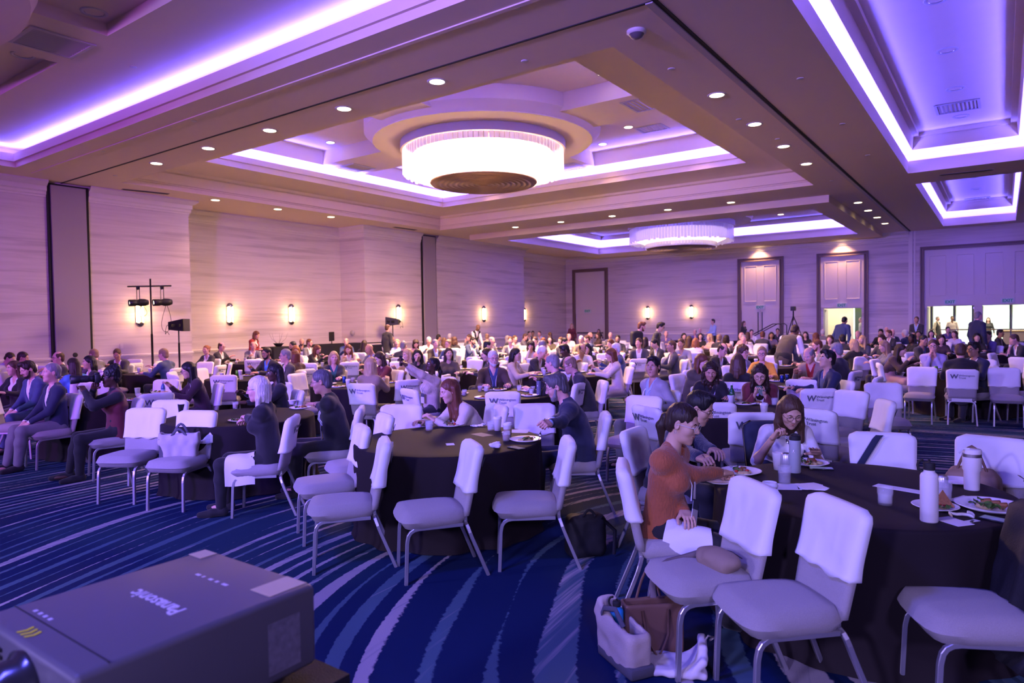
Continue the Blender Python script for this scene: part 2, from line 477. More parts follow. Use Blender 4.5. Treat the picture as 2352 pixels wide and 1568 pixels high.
# middle coffer: stepped cornice, soffit, lip, hidden trough, beams, disc
b = MBd()
r, z = rect_loft(b, MA, [(0, CEIL), (0, 6.11), (.05, 6.11), (.05, 6.15), (.13, 6.15), (.15, 6.44), (.24, 6.47), (.30, 6.54), (.50, 6.60), (.62, 6.63),
                         (1.62, 6.63), (1.62, 6.80), (1.66, 6.82), (1.66, 7.0), (1.52, 7.0), (1.52, 6.86), (1.05, 6.86), (1.05, 7.30)])
plate_with_panels(b, r, z, 7.78, .92, (.55, .55))
CA = ((MA[0] + MA[1]) / 2, (MA[2] + MA[3]) / 2)
disc_ring(b, CA, 3.28, 7.16, 3.52, 7.78)
b.obj('coffer', M_CEIL, ceiling, auto=30)
# near coffer
b = MBd()
r, z = rect_loft(b, MZ, [(0, CEIL), (0, 6.12), (.06, 6.12), (.06, 6.32), (-.06, 6.32), (-.06, 6.20), (-.55, 6.20), (-.55, 6.55)])
plate_with_panels(b, r, z, 6.75, .95, (2.2, 2.2))
CZ = ((MZ[0] + MZ[1]) / 2, (MZ[2] + MZ[3]) / 2)
disc_ring(b, CZ, 4.2, 6.42, 4.3, 6.75)
b.obj('coffer', M_CEIL, ceiling, auto=30)
# far coffer: a dropped frame with its opening
b = MBd()
x0, x1, y0, y1 = MB; i0, i1, j0, j1 = MB_IN; zd = 5.73
b.grid(np.array([[(x0, y0, q), (x1, y0, q), (x1, y1, q), (x0, y1, q)] for q in (CEIL, zd)] +
                [[(i0, j0, q), (i1, j0, q), (i1, j1, q), (i0, j1, q)] for q in (zd, 6.05)]), close_v=True)
r, z = rect_loft(b, MB_IN, [(0, 6.05), (.05, 6.05), (.05, 6.12), (-.06, 6.12), (-.06, 5.98), (-.55, 5.98), (-.55, 6.50)])
plate_with_panels(b, r, z, 6.72, .92, (.9, .9))
CB = ((MB_IN[0] + MB_IN[1]) / 2, (MB_IN[2] + MB_IN[3]) / 2)
disc_ring(b, CB, 3.2, 6.36, 3.35, 6.72)
b.obj('coffer', M_CEIL, ceiling, auto=30)
for R_ in (R1, R2):
    b = MBd()
    r, z = rect_loft(b, R_, [(0, CEIL), (0, 6.33), (-.08, 6.33), (-.08, 6.22), (-.50, 6.22), (-.50, 6.62), (.12, 6.62), (.16, 6.95), (.30, 6.95), (.30, 7.05)])
    plate_with_panels(b, r, z, z)
    b.obj('coffer', M_CEIL, ceiling, auto=30)

# ---- tracks of the folding partitions in the ceiling
def slot(name, x0, x1, y0, y1, w=.05):
    b = MBd(); b.box(x0, x1, y0, y1, CEIL - .012, CEIL + .02); return b.obj(name, M_BLACK, ceiling, smooth=False)
slot('partition_track', -3.755, -3.695, -2, YB - .02)
slot('partition_track', XW, -3.76, 8.50, 8.54)
b = MBd(); b.box(-3.86, -3.755, 8.5, YB - .02, CEIL - .03, CEIL + .02); b.obj('track_rail', mat('track_rail', (.42, .37, .36), .5), ceiling, smooth=False)
b = MBd(); b.box(-21.2, -4.2, 7.48, 7.56, CEIL - .02, CEIL + .02); b.obj('ceiling_reveal', M_CEIL, ceiling, smooth=False)

# ---- left wall: projecting bays, one deep recess, folded partition panels
def wall_left():
    b = MBd()
    pts = [(XW, YN), (XW, 12.3), (XR, 12.3), (XR, 20.0), (XW, 20.0), (XW, 31.9), (XR, 31.9), (XR, YB)]
    for (ax, ay), (bx, by) in zip(pts, pts[1:]):
        b.quad((ax, ay, 0), (bx, by, 0), (bx, by, CEIL), (ax, ay, CEIL))
    return b.obj('wall_left', M_WALL, smooth=False)
wl = struct(wall_left())
def crown(b, pts, prof):
    """sweep prof (out, z) along the polyline of a wall, mitred; out to the room side (right of travel)"""
    pts = np.array(pts, float); rows = []
    for i in range(len(pts)):
        ns = []
        for a, c in ((i - 1, i), (i, i + 1)):
            if 0 <= a and c < len(pts):
                d = pts[c] - pts[a]; d /= np.linalg.norm(d); ns.append(np.array([d[1], -d[0]]))
        nrm = sum(ns); nrm = nrm / (np.linalg.norm(nrm) ** 2) * (1 if len(ns) == 1 else 2)
        if len(ns) == 1: nrm = ns[0]
        rows.append([(pts[i][0] + nrm[0] * o, pts[i][1] + nrm[1] * o, z) for o, z in prof])
    b.grid(np.array(rows))
WPTS = [(XW, YN), (XW, 8.12), None, (XW, 9.22), (XW, 12.3), (XR, 12.3), (XR, 20.0), (XW, 20.0), (XW, 23.45), None, (XW, 24.5), (XW, 31.9), (XR, 31.9), (XR, YB)]
segs = [[]]
for p in WPTS:
    if p is None: segs.append([])
    else: segs[-1].append(p)
CROWN = [(.0, 5.52), (.03, 5.52), (.03, 5.56), (.06, 5.60), (.06, 5.66), (.10, 5.70), (.10, 5.82), (.14, 5.84), (.24, 5.93), (.24, CEIL)]
RAIL = [(0, .87), (.025, .87), (.025, .89), (.045, .91), (.045, .95), (.02, .97), (0, .97)]
BASE = [(0, .16), (.012, .16), (.02, .14), (.02, 0)]
for nm, pr in (('trim_1', CROWN), ('trim_2', RAIL), ('baseboard_left', BASE)):
    b = MBd()
    for s_ in segs: crown(b, s_, pr)
    struct(b.obj(nm, M_TRIMW, smooth=False))
for y0, y1 in ((8.18, 9.16), (23.52, 24.42)):
    t = MBd()
    b = MBd(); b.box(XW, XW + .06, y0 - .05, y1 + .05, 0, CEIL - .05); p = b.obj('partition_recess', M_BLACK, wl, smooth=False)
    b = MBd(); b.rbox((XW + .07, (y0 + y1) / 2, 2.95), (.05, (y1 - y0) / 2 - .03, 2.93), .012, 1); b.obj('partition_panel', M_PANEL, wl, smooth=False)
b = MBd(); b.lathe([(0, .012), (.05, .012), (.065, .004), (.07, 0)], 24, M=Matrix.Translation((XW + .121, 8.7, 1.02)) @ Matrix.Rotation(PI / 2, 4, 'Y')); b.obj('pull_ring', M_BLACK, wl)

# ---- far wall with tall door surrounds
DO = [dict(x0=-23.05, x1=-20.46, w=.20, open=False, leaf=1), dict(x0=-12.22, x1=-9.73, w=.20, open=False, leaf=2), dict(x0=-8.04, x1=-5.58, w=.20, open=True, leaf=2), dict(x0=-3.31, x1=4.6, w=.18, open=True, leaf=4)]
DH = 2.25
OPEN = [(-7.72, -5.90), (-3.02, -1.09), (-.79, 1.14), (1.44, 3.37)]
def wall_far():
    b = MBd()
    xs = [XR] + [x for o in OPEN for x in o] + [XE]
    for x0, x1 in zip(xs, xs[1:]):
        hole = any(abs(x0 - o[0]) < 1e-6 for o in OPEN)
        b.box(x0, x1, YB, YB + .18, DH if hole else 0, CEIL)
    return b.obj('wall_far', M_WALL, smooth=False)
wf = struct(wall_far())
b = MBd(); crown(b, [(XR, YB), (-3.78, YB)], CROWN); struct(b.obj('trim_3', M_TRIMW, smooth=False))
def cuts(a, c, holes):
    out = [(a, c)]
    for h0, h1 in holes:
        out = [q for s0, s1 in out for q in ((s0, min(s1, h0)), (max(s0, h1), s1)) if q[1] - q[0] > .05]
    return out
DH_ = [(d['x0'], d['x1']) for d in DO]
for nm, pr in (('trim_4', RAIL), ('baseboard_far', BASE)):
    b = MBd()
    for a, c in cuts(XR, XE, DH_): crown(b, [(a, YB), (c, YB)], pr)
    struct(b.obj(nm, M_TRIMW, smooth=False))
b = MBd(); b.box(-3.80, -3.62, YB - .07, YB, 0, CEIL); b.box(-3.58, -3.5, YB - .03, YB, 0, CEIL); struct(b.obj('trim_5', M_TRIMW, smooth=False))
EXIT_ME = text_mesh('EXIT', .17, .004, name='exit_lettering', bold=.006)
M_EXITB = mat('exit_sign_body', (.55, .58, .60), .4)
M_EXITG = mat('exit_lettering_green', (.01, .10, .09), .5, emit=(.0, .12, .10), estr=.4)
def exit_sign(x, z):
    t = thing('exit_sign', 'small exit sign with green letters above the ' + ('closed corner door' if x < -20 else 'closed double doors' if x < -9 else 'open doorway with the dark green panel' if x < -5 else 'open lobby doorways'), 'exit sign', (x, YB - .06, z), group='exit signs over the far doors')
    b = MBd(); b.rbox((0, 0, 0), (.26, .025, .12), .01, 1); b.obj('housing', M_EXITB, t, smooth=False)
    o = link('lettering', EXIT_ME, M_EXITG, t, (0, -.029, 0)); o.rotation_euler = (PI / 2, 0, 0); o.scale = (1.15, 1.15, 1)
def door_frame(k, d):
    w, x0, x1, top = d['w'], d['x0'], d['x1'], 5.17
    t = MBd()
    pr = [(0, 0), (0, .10), (.05, .10), (.07, .07), (w - .06, .07), (w - .04, .12), (w, .12), (w, 0)]
    rows = []
    for (x, z, sx, sz) in ((x0, 0, 1, 0), (x0, top, 1, -1), (x1, top, -1, -1), (x1, 0, -1, 0)):
        rows.append([(x + sx * i, YB - o, z + sz * i) for i, o in pr])
    t.grid(np.array(rows))
    f = struct(t.obj('door_%d' % (k + 1), M_DKWOOD, smooth=False))
    # infill above the leaves
    b = MBd(); b.box(x0 + w, x1 - w, YB - .03, YB + .001, DH + .04 if d['open'] else DH + .02, top - w); b.obj('overdoor_board', M_DOOR, f, smooth=False)
    n = d['leaf']; inner = x1 - x0 - 2 * w; pw = inner / max(2, n if n > 2 else 2)
    if n == 4: pw = 1.116
    cnt = int(inner / pw + .01)
    for i in range(cnt):
        a = x0 + w + i * pw + pw * .17; c = x0 + w + (i + 1) * pw - pw * .17
        if k == 0: continue
        b = MBd()
        rows = [[(a + s, YB - .03 - o, 2.72 + s), (c - s, YB - .03 - o, 2.72 + s), (c - s, YB - .03 - o, 4.72 - s), (a + s, YB - .03 - o, 4.72 - s)] for s, o in ((0, 0), (0, .025), (.03, .025), (.05, .004))]
        b.grid(np.array(rows), close_v=True); s, o = .05, .004
        b.quad(*[rows[-1][q] for q in range(4)])
        b.obj('raised_panel', M_DOOR, f, smooth=False)
    if not d['open']:
        a, c = x0 + w + .03, x1 - w - .03
        for i in range(n):
            l0 = a + (c - a) / n * i + .008; l1 = a + (c - a) / n * (i + 1) - .008
            b = MBd(); b.box(l0, l1, YB - .05, YB - .005, .01, DH - .02); lf = b.obj('door_leaf', M_DOOR, f, smooth=False)
            b = MBd(); hx = l1 - .1 if i == 0 and n == 2 else l0 + .1
            if n == 1: b.box(l0 + .1, l1 - .1, YB - .12, YB - .08, .98, 1.06)
            else: b.box(hx - .02, hx + .02, YB - .11, YB - .07, .95, DH - .1)
            b.obj('push_bar', M_DMETAL, lf, smooth=False)
            b = MBd()
            for z0, z1 in ((.2, .85), (1.15, DH - .2)):
                b.box(l0 + .14, l1 - .14, YB - .062, YB - .05, z0, z1)
            b.obj('leaf_panel', M_DOOR, lf, smooth=False)
    return f
for k, d in enumerate(DO):
    door_frame(k, d)
for x, z in ((-21.93, 2.43), (-10.97, 2.41), (-6.82, 2.41), (-2.06, 2.44), (.18, 2.44)): exit_sign(x, z)
# open leaves folded back into the lobby
for i, (a, c) in enumerate(OPEN[:3]):
    for s, x in ((1, a), (-1, c)):
        b = MBd(); b.box(x - .025, x + .025, YB + .2, YB + 1.08, .01, DH - .02); o = struct(b.obj('door_%d' % (5 + i * 2 + (s < 0)), M_DOOR, smooth=False))
        b = MBd(); b.box(x - .05 + .1 * (s > 0), x + .0 + .05 * (s > 0), YB + .3, YB + .45, DH - .16, DH - .06); b.obj('door_closer', M_METAL, o, smooth=False)
# jib doors and small plates on the far wall
for x0, x1, z1 in ((-15.3 + .95, -13.3 + .1, 2.05), (-9.1, -8.55, 1.75)):
    b = MBd(); b.box(x0, x1, YB - .012, YB, .97, z1); b.obj('flush_hatch', M_WALL, wf, smooth=False)
b = MBd(); b.rbox((-5.05, YB - .02, 1.25), (.13, .015, .07), .006, 1); b.obj('switch_plate', M_TRIMW, wf, smooth=False)
# recess of the left wall: small hatch with a round grille
b = MBd(); b.box(XR + 1.02, XR + 1.5, 19.985, 20.0, .97, 2.02); b.obj('flush_hatch', M_WALL, wl, smooth=False)
b = MBd(); b.lathe([(0, .03), (.11, .03), (.13, 0)], 20, M=Matrix.Translation((XR + .72, 19.97, 1.42)) @ Matrix.Rotation(PI / 2, 4, 'X')); b.obj('wall_grille', mat('grille_grey', (.35, .33, .35), .6), wl)
b = MBd(); b.box(XW, XW + .015, 10.0, 10.09, 1.15, 1.3); b.obj('switch_plate', M_TRIMW, wl, smooth=False)
# sides of the room that the photograph does not show
b = MBd(); b.box(XE, XE + .1, YN, YB, 0, CEIL); struct(b.obj('wall_right', M_WALL, smooth=False))
b = MBd(); b.box(XR - .5, XE, YN - .1, YN, 0, CEIL); struct(b.obj('wall_near', M_WALL, smooth=False))

# ---- lobby behind the open doors
M_LOB = mat('lobby_wall_paint', (.72, .66, .52), .7)
M_LOBG = mat('lobby_green_panel', (.06, .10, .06), .5)
M_DAY = mat('daylit_window_pane', (.3, .35, .3), .3, emit=(.86, 1.0, .88), estr=1.35)
_nt = M_DAY.node_tree; _n = _nt.nodes.new('ShaderNodeTexNoise'); _n.inputs['Scale'].default_value = 1.3; _n.inputs['Detail'].default_value = 5
_tc = _nt.nodes.new('ShaderNodeTexCoord'); _nt.links.new(_tc.outputs['Object'], _n.inputs['Vector'])
_rp = _nt.nodes.new('ShaderNodeValToRGB'); _rp.color_ramp.elements[0].position = .42; _rp.color_ramp.elements[0].color = (.42, .55, .38, 1); _rp.color_ramp.elements[1].position = .58; _rp.color_ramp.elements[1].color = (.85, .98, .92, 1)
_nt.links.new(_n.outputs['Fac'], _rp.inputs[0]); _nt.links.new(_rp.outputs[0], _nt.nodes['Principled BSDF'].inputs['Emission Color'])
b = MBd(); b.box(-12, -7.2, YB + 4.6, YB + 4.7, 0, 3.2); b.box(-4.9, -3.4, YB + 7.0, YB + 7.1, 0, 3.2); b.box(-12, 9, YB + 9, YB + 9.1, 3.0, 3.4)
lob = struct(b.obj('wall_lobby', M_LOB, smooth=False))
b = MBd(); b.box(-12, 9, YB + .18, YB + 9, 3.2, 3.3); struct(b.obj('ceiling_lobby', M_LOB, smooth=False))
b = MBd(); b.box(-6.75, -5.0, YB + 3.4, YB + 3.5, 0, 3.2); struct(b.obj('wall_lobby_panel', M_LOBG, smooth=False))
b = MBd(); b.box(-7.12, -6.85, YB + 3.3, YB + 3.6, 0, 3.2); struct(b.obj('trim_6', M_LOB, smooth=False))
for i, (x0, x1) in enumerate(((-9.2, -7.2), (-3.4, -2.35), (-2.28, -1.45), (-1.38, .3), (.37, 2.0), (2.07, 4.2), (4.27, 8.5))):
    w = MBd(); w.box(x0, x0 + .07, YB + 8.2, YB + 8.3, 0, 3.2); w.box(x0, x1, YB + 8.2, YB + 8.3, 0, .12); w.box(x0, x1, YB + 8.2, YB + 8.3, 3.1, 3.2)
    wo = struct(w.obj('window_%d' % (i + 1), M_DMETAL, smooth=False))
    b = MBd(); b.box(x0 + .07, x1, YB + 8.24, YB + 8.26, .12, 3.1); b.obj('pane', M_DAY, wo, smooth=False)
# balcony rail with counter in the lobby
t = thing('lobby_railing', 'dark lobby railing with wooden top seen through the open doorways', 'railing', (-3.2, YB + 3.6, 0))
b = MBd(); b.box(0, 7.5, -.06, .06, 1.02, 1.08); b.obj('top_rail', mat('walnut', (.16, .09, .05), .4), t, smooth=False)
for i in range(5):
    b = MBd(); b.box(.3 + i * 1.6, .36 + i * 1.6, -.03, .03, 0, 1.02); b.obj('post', M_DMETAL, t, smooth=False)
lamp('AREA', 'lobby_warm_fill', (-2.0, YB + 4.0, 3.15), (1.0, .86, .62), 420, direction=(0, 0, -1), size=8, size_y=3)  # two unseen warm fills, added to light the lobby and its people
lamp('AREA', 'lobby_warm_fill', (-8.2, YB + 2.4, 3.15), (1.0, .86, .62), 160, direction=(0, 0, -1), size=3)
t = thing('lobby_counter', 'wooden lobby counter with baskets beyond the far doorway', 'counter', (.9, YB + 5.6, 0))
b = MBd(); b.box(-.9, 3.0, -.3, .3, 0, .92); b.obj('body', M_DKWOOD, t, smooth=False)
b = MBd(); b.box(-.95, 3.05, -.34, .34, .92, .97); b.obj('worktop', mat('light_oak', (.42, .27, .14), .5), t, smooth=False)
# ================================================================== LIGHT FITTINGS
M_LENS = mat('downlight_lens', (1, .9, .75), .4, emit=(1.0, .80, .48), estr=9.0)
M_LENSO = mat('downlight_reflector', (.55, .55, .6), .15, metal=.9)
M_WHITEP = mat('white_fitting', (.62, .56, .52), .5)
def make_downlight(lit):
    t = thing('downlight', '', 'downlight')
    b = MBd(); b.lathe([(.10, .0), (.105, -.008), (.135, -.010), (.14, 0)], 24); b.obj('trim_ring', M_WHITEP, t)
    b = MBd()
    if lit: b.lathe([(0, -.004), (.06, -.005), (.104, -.007)], 24); b.obj('lens', M_LENS, t)
    else:
        b.lathe([(0, .05), (.05, .045), (.085, .02), (.10, -.004)], 24); b.obj('reflector', M_LENSO, t)
        b = MBd(); b.lathe([(0, .0), (.03, .004), (.035, .03), (0, .045)], 12); b.obj('lamp_bulb', M_METAL, t)
    return t
proto_dl = {}
def downlight(x, y, z, lit=True, label='', power=90, ang=95, scale=1.0, target=None):
    if lit in proto_dl: o = copy_tree(proto_dl[lit])
    else: o = proto_dl[lit] = make_downlight(lit)
    o.location = (x, y, z); o.scale = (scale,) * 3
    tag(o, label, 'downlight', 'lit ceiling downlights' if lit else 'unlit ceiling downlights')
    if lit and power:
        lamp('SPOT', 'downlight_beam', (x, y, z - .03), WARM, power, direction=(0, 0, -1), size=.09, angle=ang, blend=.8)
DLP = 300
for x in (-17.6, -15.2, -12.81, -10.42, -8.0): downlight(x, 9.01, CEIL, True, 'glowing round downlight in the ceiling strip before the lit chandelier coffer', DLP, scale=1.25)
for y in (12.78, 15.18, 17.58): downlight(-21.22, y, CEIL, True, 'glowing round downlight above the recessed bay of the long wall', 120, scale=1.25)
for y in (12.77, 15.18, 17.57, 19.95): downlight(-4.37, y, CEIL, True, 'glowing round downlight beside the black ceiling track, next to the lit chandelier', DLP, scale=1.25)
for x in (-17.5, -15.15, -12.74, -10.38, -7.97): downlight(x, 24.72, CEIL, True, 'glowing round downlight in the strip between the two chandelier coffers', DLP * .55, scale=1.25)
for y in (27.88, 30.21, 32.57, 34.94): downlight(-4.33, y, CEIL, True, 'glowing round downlight beside the black ceiling track, next to the dim chandelier', DLP * .6, scale=1.25)
for x, y in ((-16.42, 13.64), (-17.98, 14.94), (-9.44, 13.6), (-7.91, 14.95), (-9.46, 19.51), (-11.06, 20.82), (-7.89, 20.77), (-17.98, 19.5), (-16.42, 20.8)):
    downlight(x, y, 7.78, True, 'glowing round downlight in a raised panel around the lit chandelier', DLP * .8, scale=1.2)
for x, y in ((-16.3, 34.0), (-8.6, 34.0), (-7.2, 32.6), (-16.3, 29.0)):
    downlight(x, y, 6.72, True, 'glowing round downlight in a raised panel around the dim chandelier', DLP * .4, scale=1.2)
for x in (-11.0, -6.8): downlight(x, 38.62, CEIL, True, 'glowing wall-washing downlight over the far doors', 420, 100, 1.2)
for y in (13.53, 16.23, 19.05, 21.77, 31.6, 34.55): downlight(-.92, y, 7.05, False, 'unlit downlight in a blue side coffer', 0, scale=1.4)
for p in ((216, 28), (53, 126)):
    q = at_z(p[0], p[1], 6.75); downlight(q[0], q[1], 6.75, False, 'unlit downlight in the near coffer beside the black air vent', 0, scale=1.4)

# ---- wall sconces: twin glowing tubes between rounded metal caps
M_TUBE = mat('sconce_tube', (1, .85, .6), .4, emit=(1.0, .62, .20), estr=9.0)
M_CAP = mat('sconce_cap', (.22, .21, .30), .25, metal=.9)
def make_sconce():
    t = thing('wall_sconce', '', 'wall lamp')
    b = MBd()                      # local: wall plane x=0, room towards +x
    for s in (-1, 1):
        th = np.linspace(-PI / 2, PI / 2, 9)
        P = np.array([[(.03 + .095 * math.cos(a), s * .062 + .052 * math.sin(a), z) for a in th] for z in (-.30, .30)])
        b.grid(P)
    b.obj('glass_tube', M_TUBE, t)
    b = MBd(); b.box(0, .03, -.12, .12, -.33, .33); b.obj('back_plate', M_CAP, t, smooth=False)
    b = MBd(); b.box(.03, .13, -.010, .010, -.30, .30); b.obj('centre_bar', M_CAP, t, smooth=False)
    for s in (-1, 1):
        b = MBd()
        a = np.linspace(0, PI / 2, 7)
        rows = []
        for q in a:
            rad = math.cos(q)
            rows.append([(.02 + .115 * rad * math.sin(u), .125 * rad * math.cos(u), s * (.30 + .135 * math.sin(q))) for u in np.linspace(0, PI, 13)])
        rows = [[(x, y, s * .30 - s * .02) for x, y, z in rows[0]]] + rows
        b.grid(np.array(rows)); b.obj('end_cap', M_CAP, t)
    return t
ps = None
def sconce(p, rz, label):
    global ps
    o = ps = make_sconce() if ps is None else copy_tree(ps)
    o.location = p; o.rotation_euler = (0, 0, rz)
    tag(o, label, 'wall lamp', 'twin tube wall sconces')
    lamp('POINT', 'sconce_glow', (p[0] + .3 * math.cos(rz), p[1] + .3 * math.sin(rz), p[2]), (1, .55, .22), 22, size=.15)
ZS = 2.235
for px, X, lb in ((320, XW, 'glowing twin tube wall sconce behind the spotlight stand'), (527, XR, 'glowing twin tube wall sconce in the recess, beside the speaker stand'), (668, XR, 'glowing twin tube wall sconce in the recess, above the black draped table'),
                  (914, XW, 'glowing twin tube wall sconce behind the second speaker'), (1110, XW, 'glowing twin tube wall sconce on the purple wall bay past the second folded partition'), (1203, XR, 'glowing twin tube wall sconce in the corner recess')):
    q = at_x(px, 720, X); sconce((X + .0, q[1], ZS), 0, lb)
for x, lb in ((-17.74, 'glowing twin tube wall sconce on the far wall, nearer the corner door'), (-14.96, 'glowing twin tube wall sconce on the far wall, nearer the closed double doors')): sconce((x, YB, ZS), -PI / 2, lb)

# ---- drum chandeliers of hanging glass strips
M_STRIP = mat('chandelier_glass_strip', (.85, .80, .88), .25, alpha=.52, spec=.8)
M_GOLD = mat('chandelier_bronze', (.32, .20, .12), .35, metal=.8)
M_RIM = mat('chandelier_rim', (.46, .38, .35), .5)
def chandelier(c, ztop, label, glow, mglow, R_=2.42):
    t = thing('chandelier', label, 'chandelier', (c[0], c[1], ztop))
    b = MBd(); b.lathe([(R_ - .10, .0), (R_ + .06, .0), (R_ + .06, -.24), (R_ - .05, -.24), (R_ - .05, -.02)], 96); b.obj('rim_band', M_RIM, t, auto=40)
    b = MBd(); b.lathe([(0, 0), (R_, 0)], 48); b.obj('canopy_plate', M_RIM, t)
    b = MBd(); b.lathe([(R_ - .32, -.35), (R_ - .30, -.40), (R_ - .34, -.78), (R_ - .75, -.95), (1.2, -1.0)], 96); b.obj('lamp_ring', mglow, t)
    sm = MBd(); sm.rbox((0, 0, -.34), (.066, .010, .34), .008, 1); sme = sm.mesh('glass_strip', False)
    n = 108
    for i in range(n):
        a = 2 * PI * i / n
        o = link('glass_strip', sme, M_STRIP, t, (R_ * math.cos(a), R_ * math.sin(a), -.22 - (.02 if i % 2 else 0))); o.rotation_euler = (0, 0, a + PI / 2)
        o.scale = (1, 1, .96 + .09 * ((i * 7) % 5) / 5)
    n = 72
    for i in range(n):
        a = 2 * PI * i / n
        o = link('glass_strip', sme, M_STRIP, t, (1.66 * math.cos(a), 1.66 * math.sin(a), -.72)); o.rotation_euler = (0, 0, a + PI / 2); o.scale = (1.05, 1, .66)
    b = MBd()
    prof = [(0, -1.19)]
    for k in range(9):
        r0 = .12 + k * .16; prof += [(r0, -1.205), (r0 + .02, -1.225), (r0 + .06, -1.225), (r0 + .08, -1.20)]
    prof += [(1.58, -1.20), (1.62, -1.16), (1.60, -1.12)]
    b.lathe(prof, 72); b.obj('bottom_plate', M_GOLD, t)
    b = MBd()
    for k in range(4):
        a = PI / 4 + k * PI / 2; b.tube([(1.3 * math.cos(a), 1.3 * math.sin(a), 0), (1.3 * math.cos(a), 1.3 * math.sin(a), -1.18)], .015, 6)
    b.obj('hanger_rods', M_GOLD, t)
    return t
M_GLOWA = mat('chandelier_lamps_on', (1, .9, .8), .5, emit=(1.0, .66, .40), estr=13.0)
M_GLOWB = mat('chandelier_lamps_dim', (.9, .85, .9), .5, emit=(1.0, .72, .62), estr=.9)
chandelier(CA, 7.16, 'brightly lit drum chandelier of hanging glass strips with bronze bottom', 1, M_GLOWA)
chandelier(CB, 6.36, 'dim drum chandelier of hanging glass strips tinted by blue cove light', 0, M_GLOWB)
lamp('AREA', 'chandelier_downlight', (CA[0], CA[1], 5.90), (1.0, .54, .28), 1500, direction=(0, 0, -1), size=2.4)
lamp('POINT', 'chandelier_core', (CA[0], CA[1], 7.0 - .3), (1.0, .62, .38), 500, size=.6)

# ---- small ceiling devices
M_VENT = mat('vent_metal', (.50, .44, .43), .5)
def vent(x, y, z, w, h, label, rz=0, slats=8):
    t = thing('air_vent', label, 'air vent', (x, y, z), rz, 'ceiling air vents')
    b = MBd()
    rows = [[(-w - s, -h - s, q), (w + s, -h - s, q), (w + s, h + s, q), (-w - s, h + s, q)] for s, q in ((.06, 0), (.06, -.015), (0, -.02), (0, .03))]
    b.grid(np.array(rows), close_v=True); b.obj('frame', M_VENT, t, smooth=False)
    b = MBd(); b.quad((-w, h, .03), (w, h, .03), (w, -h, .03), (-w, -h, .03)); b.obj('backing', M_BLACK, t, smooth=False)
    for i in range(slats):
        u = -w + 2 * w * (i + .5) / slats
        b = MBd(); b.quad((u - .02, -h, -.015), (u + .03, -h, .02), (u + .03, h, .02), (u - .02, h, -.015)); b.obj('slat', M_VENT, t, smooth=False)
q = at_z(120, 98, 6.55); vent(q[0], q[1], 6.545, .42, .42, 'square black slatted air vent in the near coffer beam', slats=10)
q = at_z(815, 385, 7.3); vent(q[0], q[1], 7.295, .45, .45, 'square air vent in the beam between the lit chandelier and the long wall')
q = at_z(1485, 238, 7.3); vent(q[0], q[1], 7.295, .45, .45, 'square air vent in the beam on the black track side of the lit chandelier')
q = at_z(1305, 383, 7.3); vent(q[0], q[1], 7.295, .45, .45, 'square air vent in the beam behind the lit chandelier')
q = at_z(1497, 294, 7.78); vent(q[0], q[1], 7.775, .4, .3, 'square air vent in a raised panel behind the lit chandelier')
for p, lb in (((2197, 245), 'wide slatted air vent in the nearer blue side coffer'), ((2243, 457), 'wide slatted air vent in the farther blue side coffer')):
    q = at_z(p[0], p[1], 7.05); vent(-.95, q[1], 7.04, .42, .42, lb, slats=10)
q = at_z(2150, 0, 7.05); vent(-.98, 12.5, 7.04, .4, .35, 'dark slatted air vent in the nearer blue side coffer, by its unlit downlights')
def slotvent(p0, p1, label):
    a = at_z(*p0, CEIL); c = at_z(*p1, CEIL); m = (a + c) / 2; L = np.linalg.norm(c - a); an = math.atan2(c[1] - a[1], c[0] - a[0])
    t = thing('slot_diffuser', label, 'air vent', (m[0], m[1], CEIL - .004), an, 'ceiling slot diffusers')
    b = MBd(); b.box(-L / 2, L / 2, -.10, .10, -.006, .004); b.obj('frame', mat('slot_frame', (.25, .20, .20), .5), t, smooth=False)
    for k in (-.05, 0, .05):
        b = MBd(); b.box(-L / 2 + .03, L / 2 - .03, k - .012, k + .012, -.010, .0); b.obj('slot', M_BLACK, t, smooth=False)
slotvent((280, 434), (388, 445), 'long slot diffuser over the wall bay with the spotlight stand')
slotvent((905, 521), (955, 528), 'long slot diffuser over the second folded partition')
slotvent((2158, 402), (2282, 389), 'long slot diffuser between the two blue side coffers')
def puck(p, z, label, r=.06, dome=True):
    q = at_z(p[0], p[1], z)
    t = thing('smoke_detector' if dome else 'sprinkler_head', label, 'smoke detector' if dome else 'sprinkler', (q[0], q[1], z), group='smoke detectors' if dome else 'recessed sprinkler heads')
    b = MBd()
    if dome:
        b.lathe([(r * 1.3, 0), (r * 1.3, -.03), (r, -.05)], 20); b.obj('base', M_WHITEP, t)
        b = MBd(); b.lathe([(r, -.05), (r * .7, -.10), (r * .25, -.12), (0, -.12)], 20); b.obj('dome', mat('detector_dome', (.12, .1, .1), .3), t)
    else:
        b.lathe([(r, 0), (r, -.008), (r * .8, -.012), (0, -.012)], 16); b.obj('cover_plate', M_WHITEP, t)
puck((1462, 71), CEIL, 'white smoke detector with dark dome beside the crossing of the ceiling tracks', .11)
for p in ((1205, 140), (737, 173), (1187, 17), (445, 277), (235, 347), (265, 403), (1542, 158), (1838, 180), (1935, 284), (1993, 356), (1697, 274), (1786, 319), (1910, 415)):
    puck(p, CEIL, 'small round sprinkler cover plate on the ceiling', .06, False)
puck((306, 153), 6.55, 'small round sprinkler cover plate in the near coffer', .06, False)
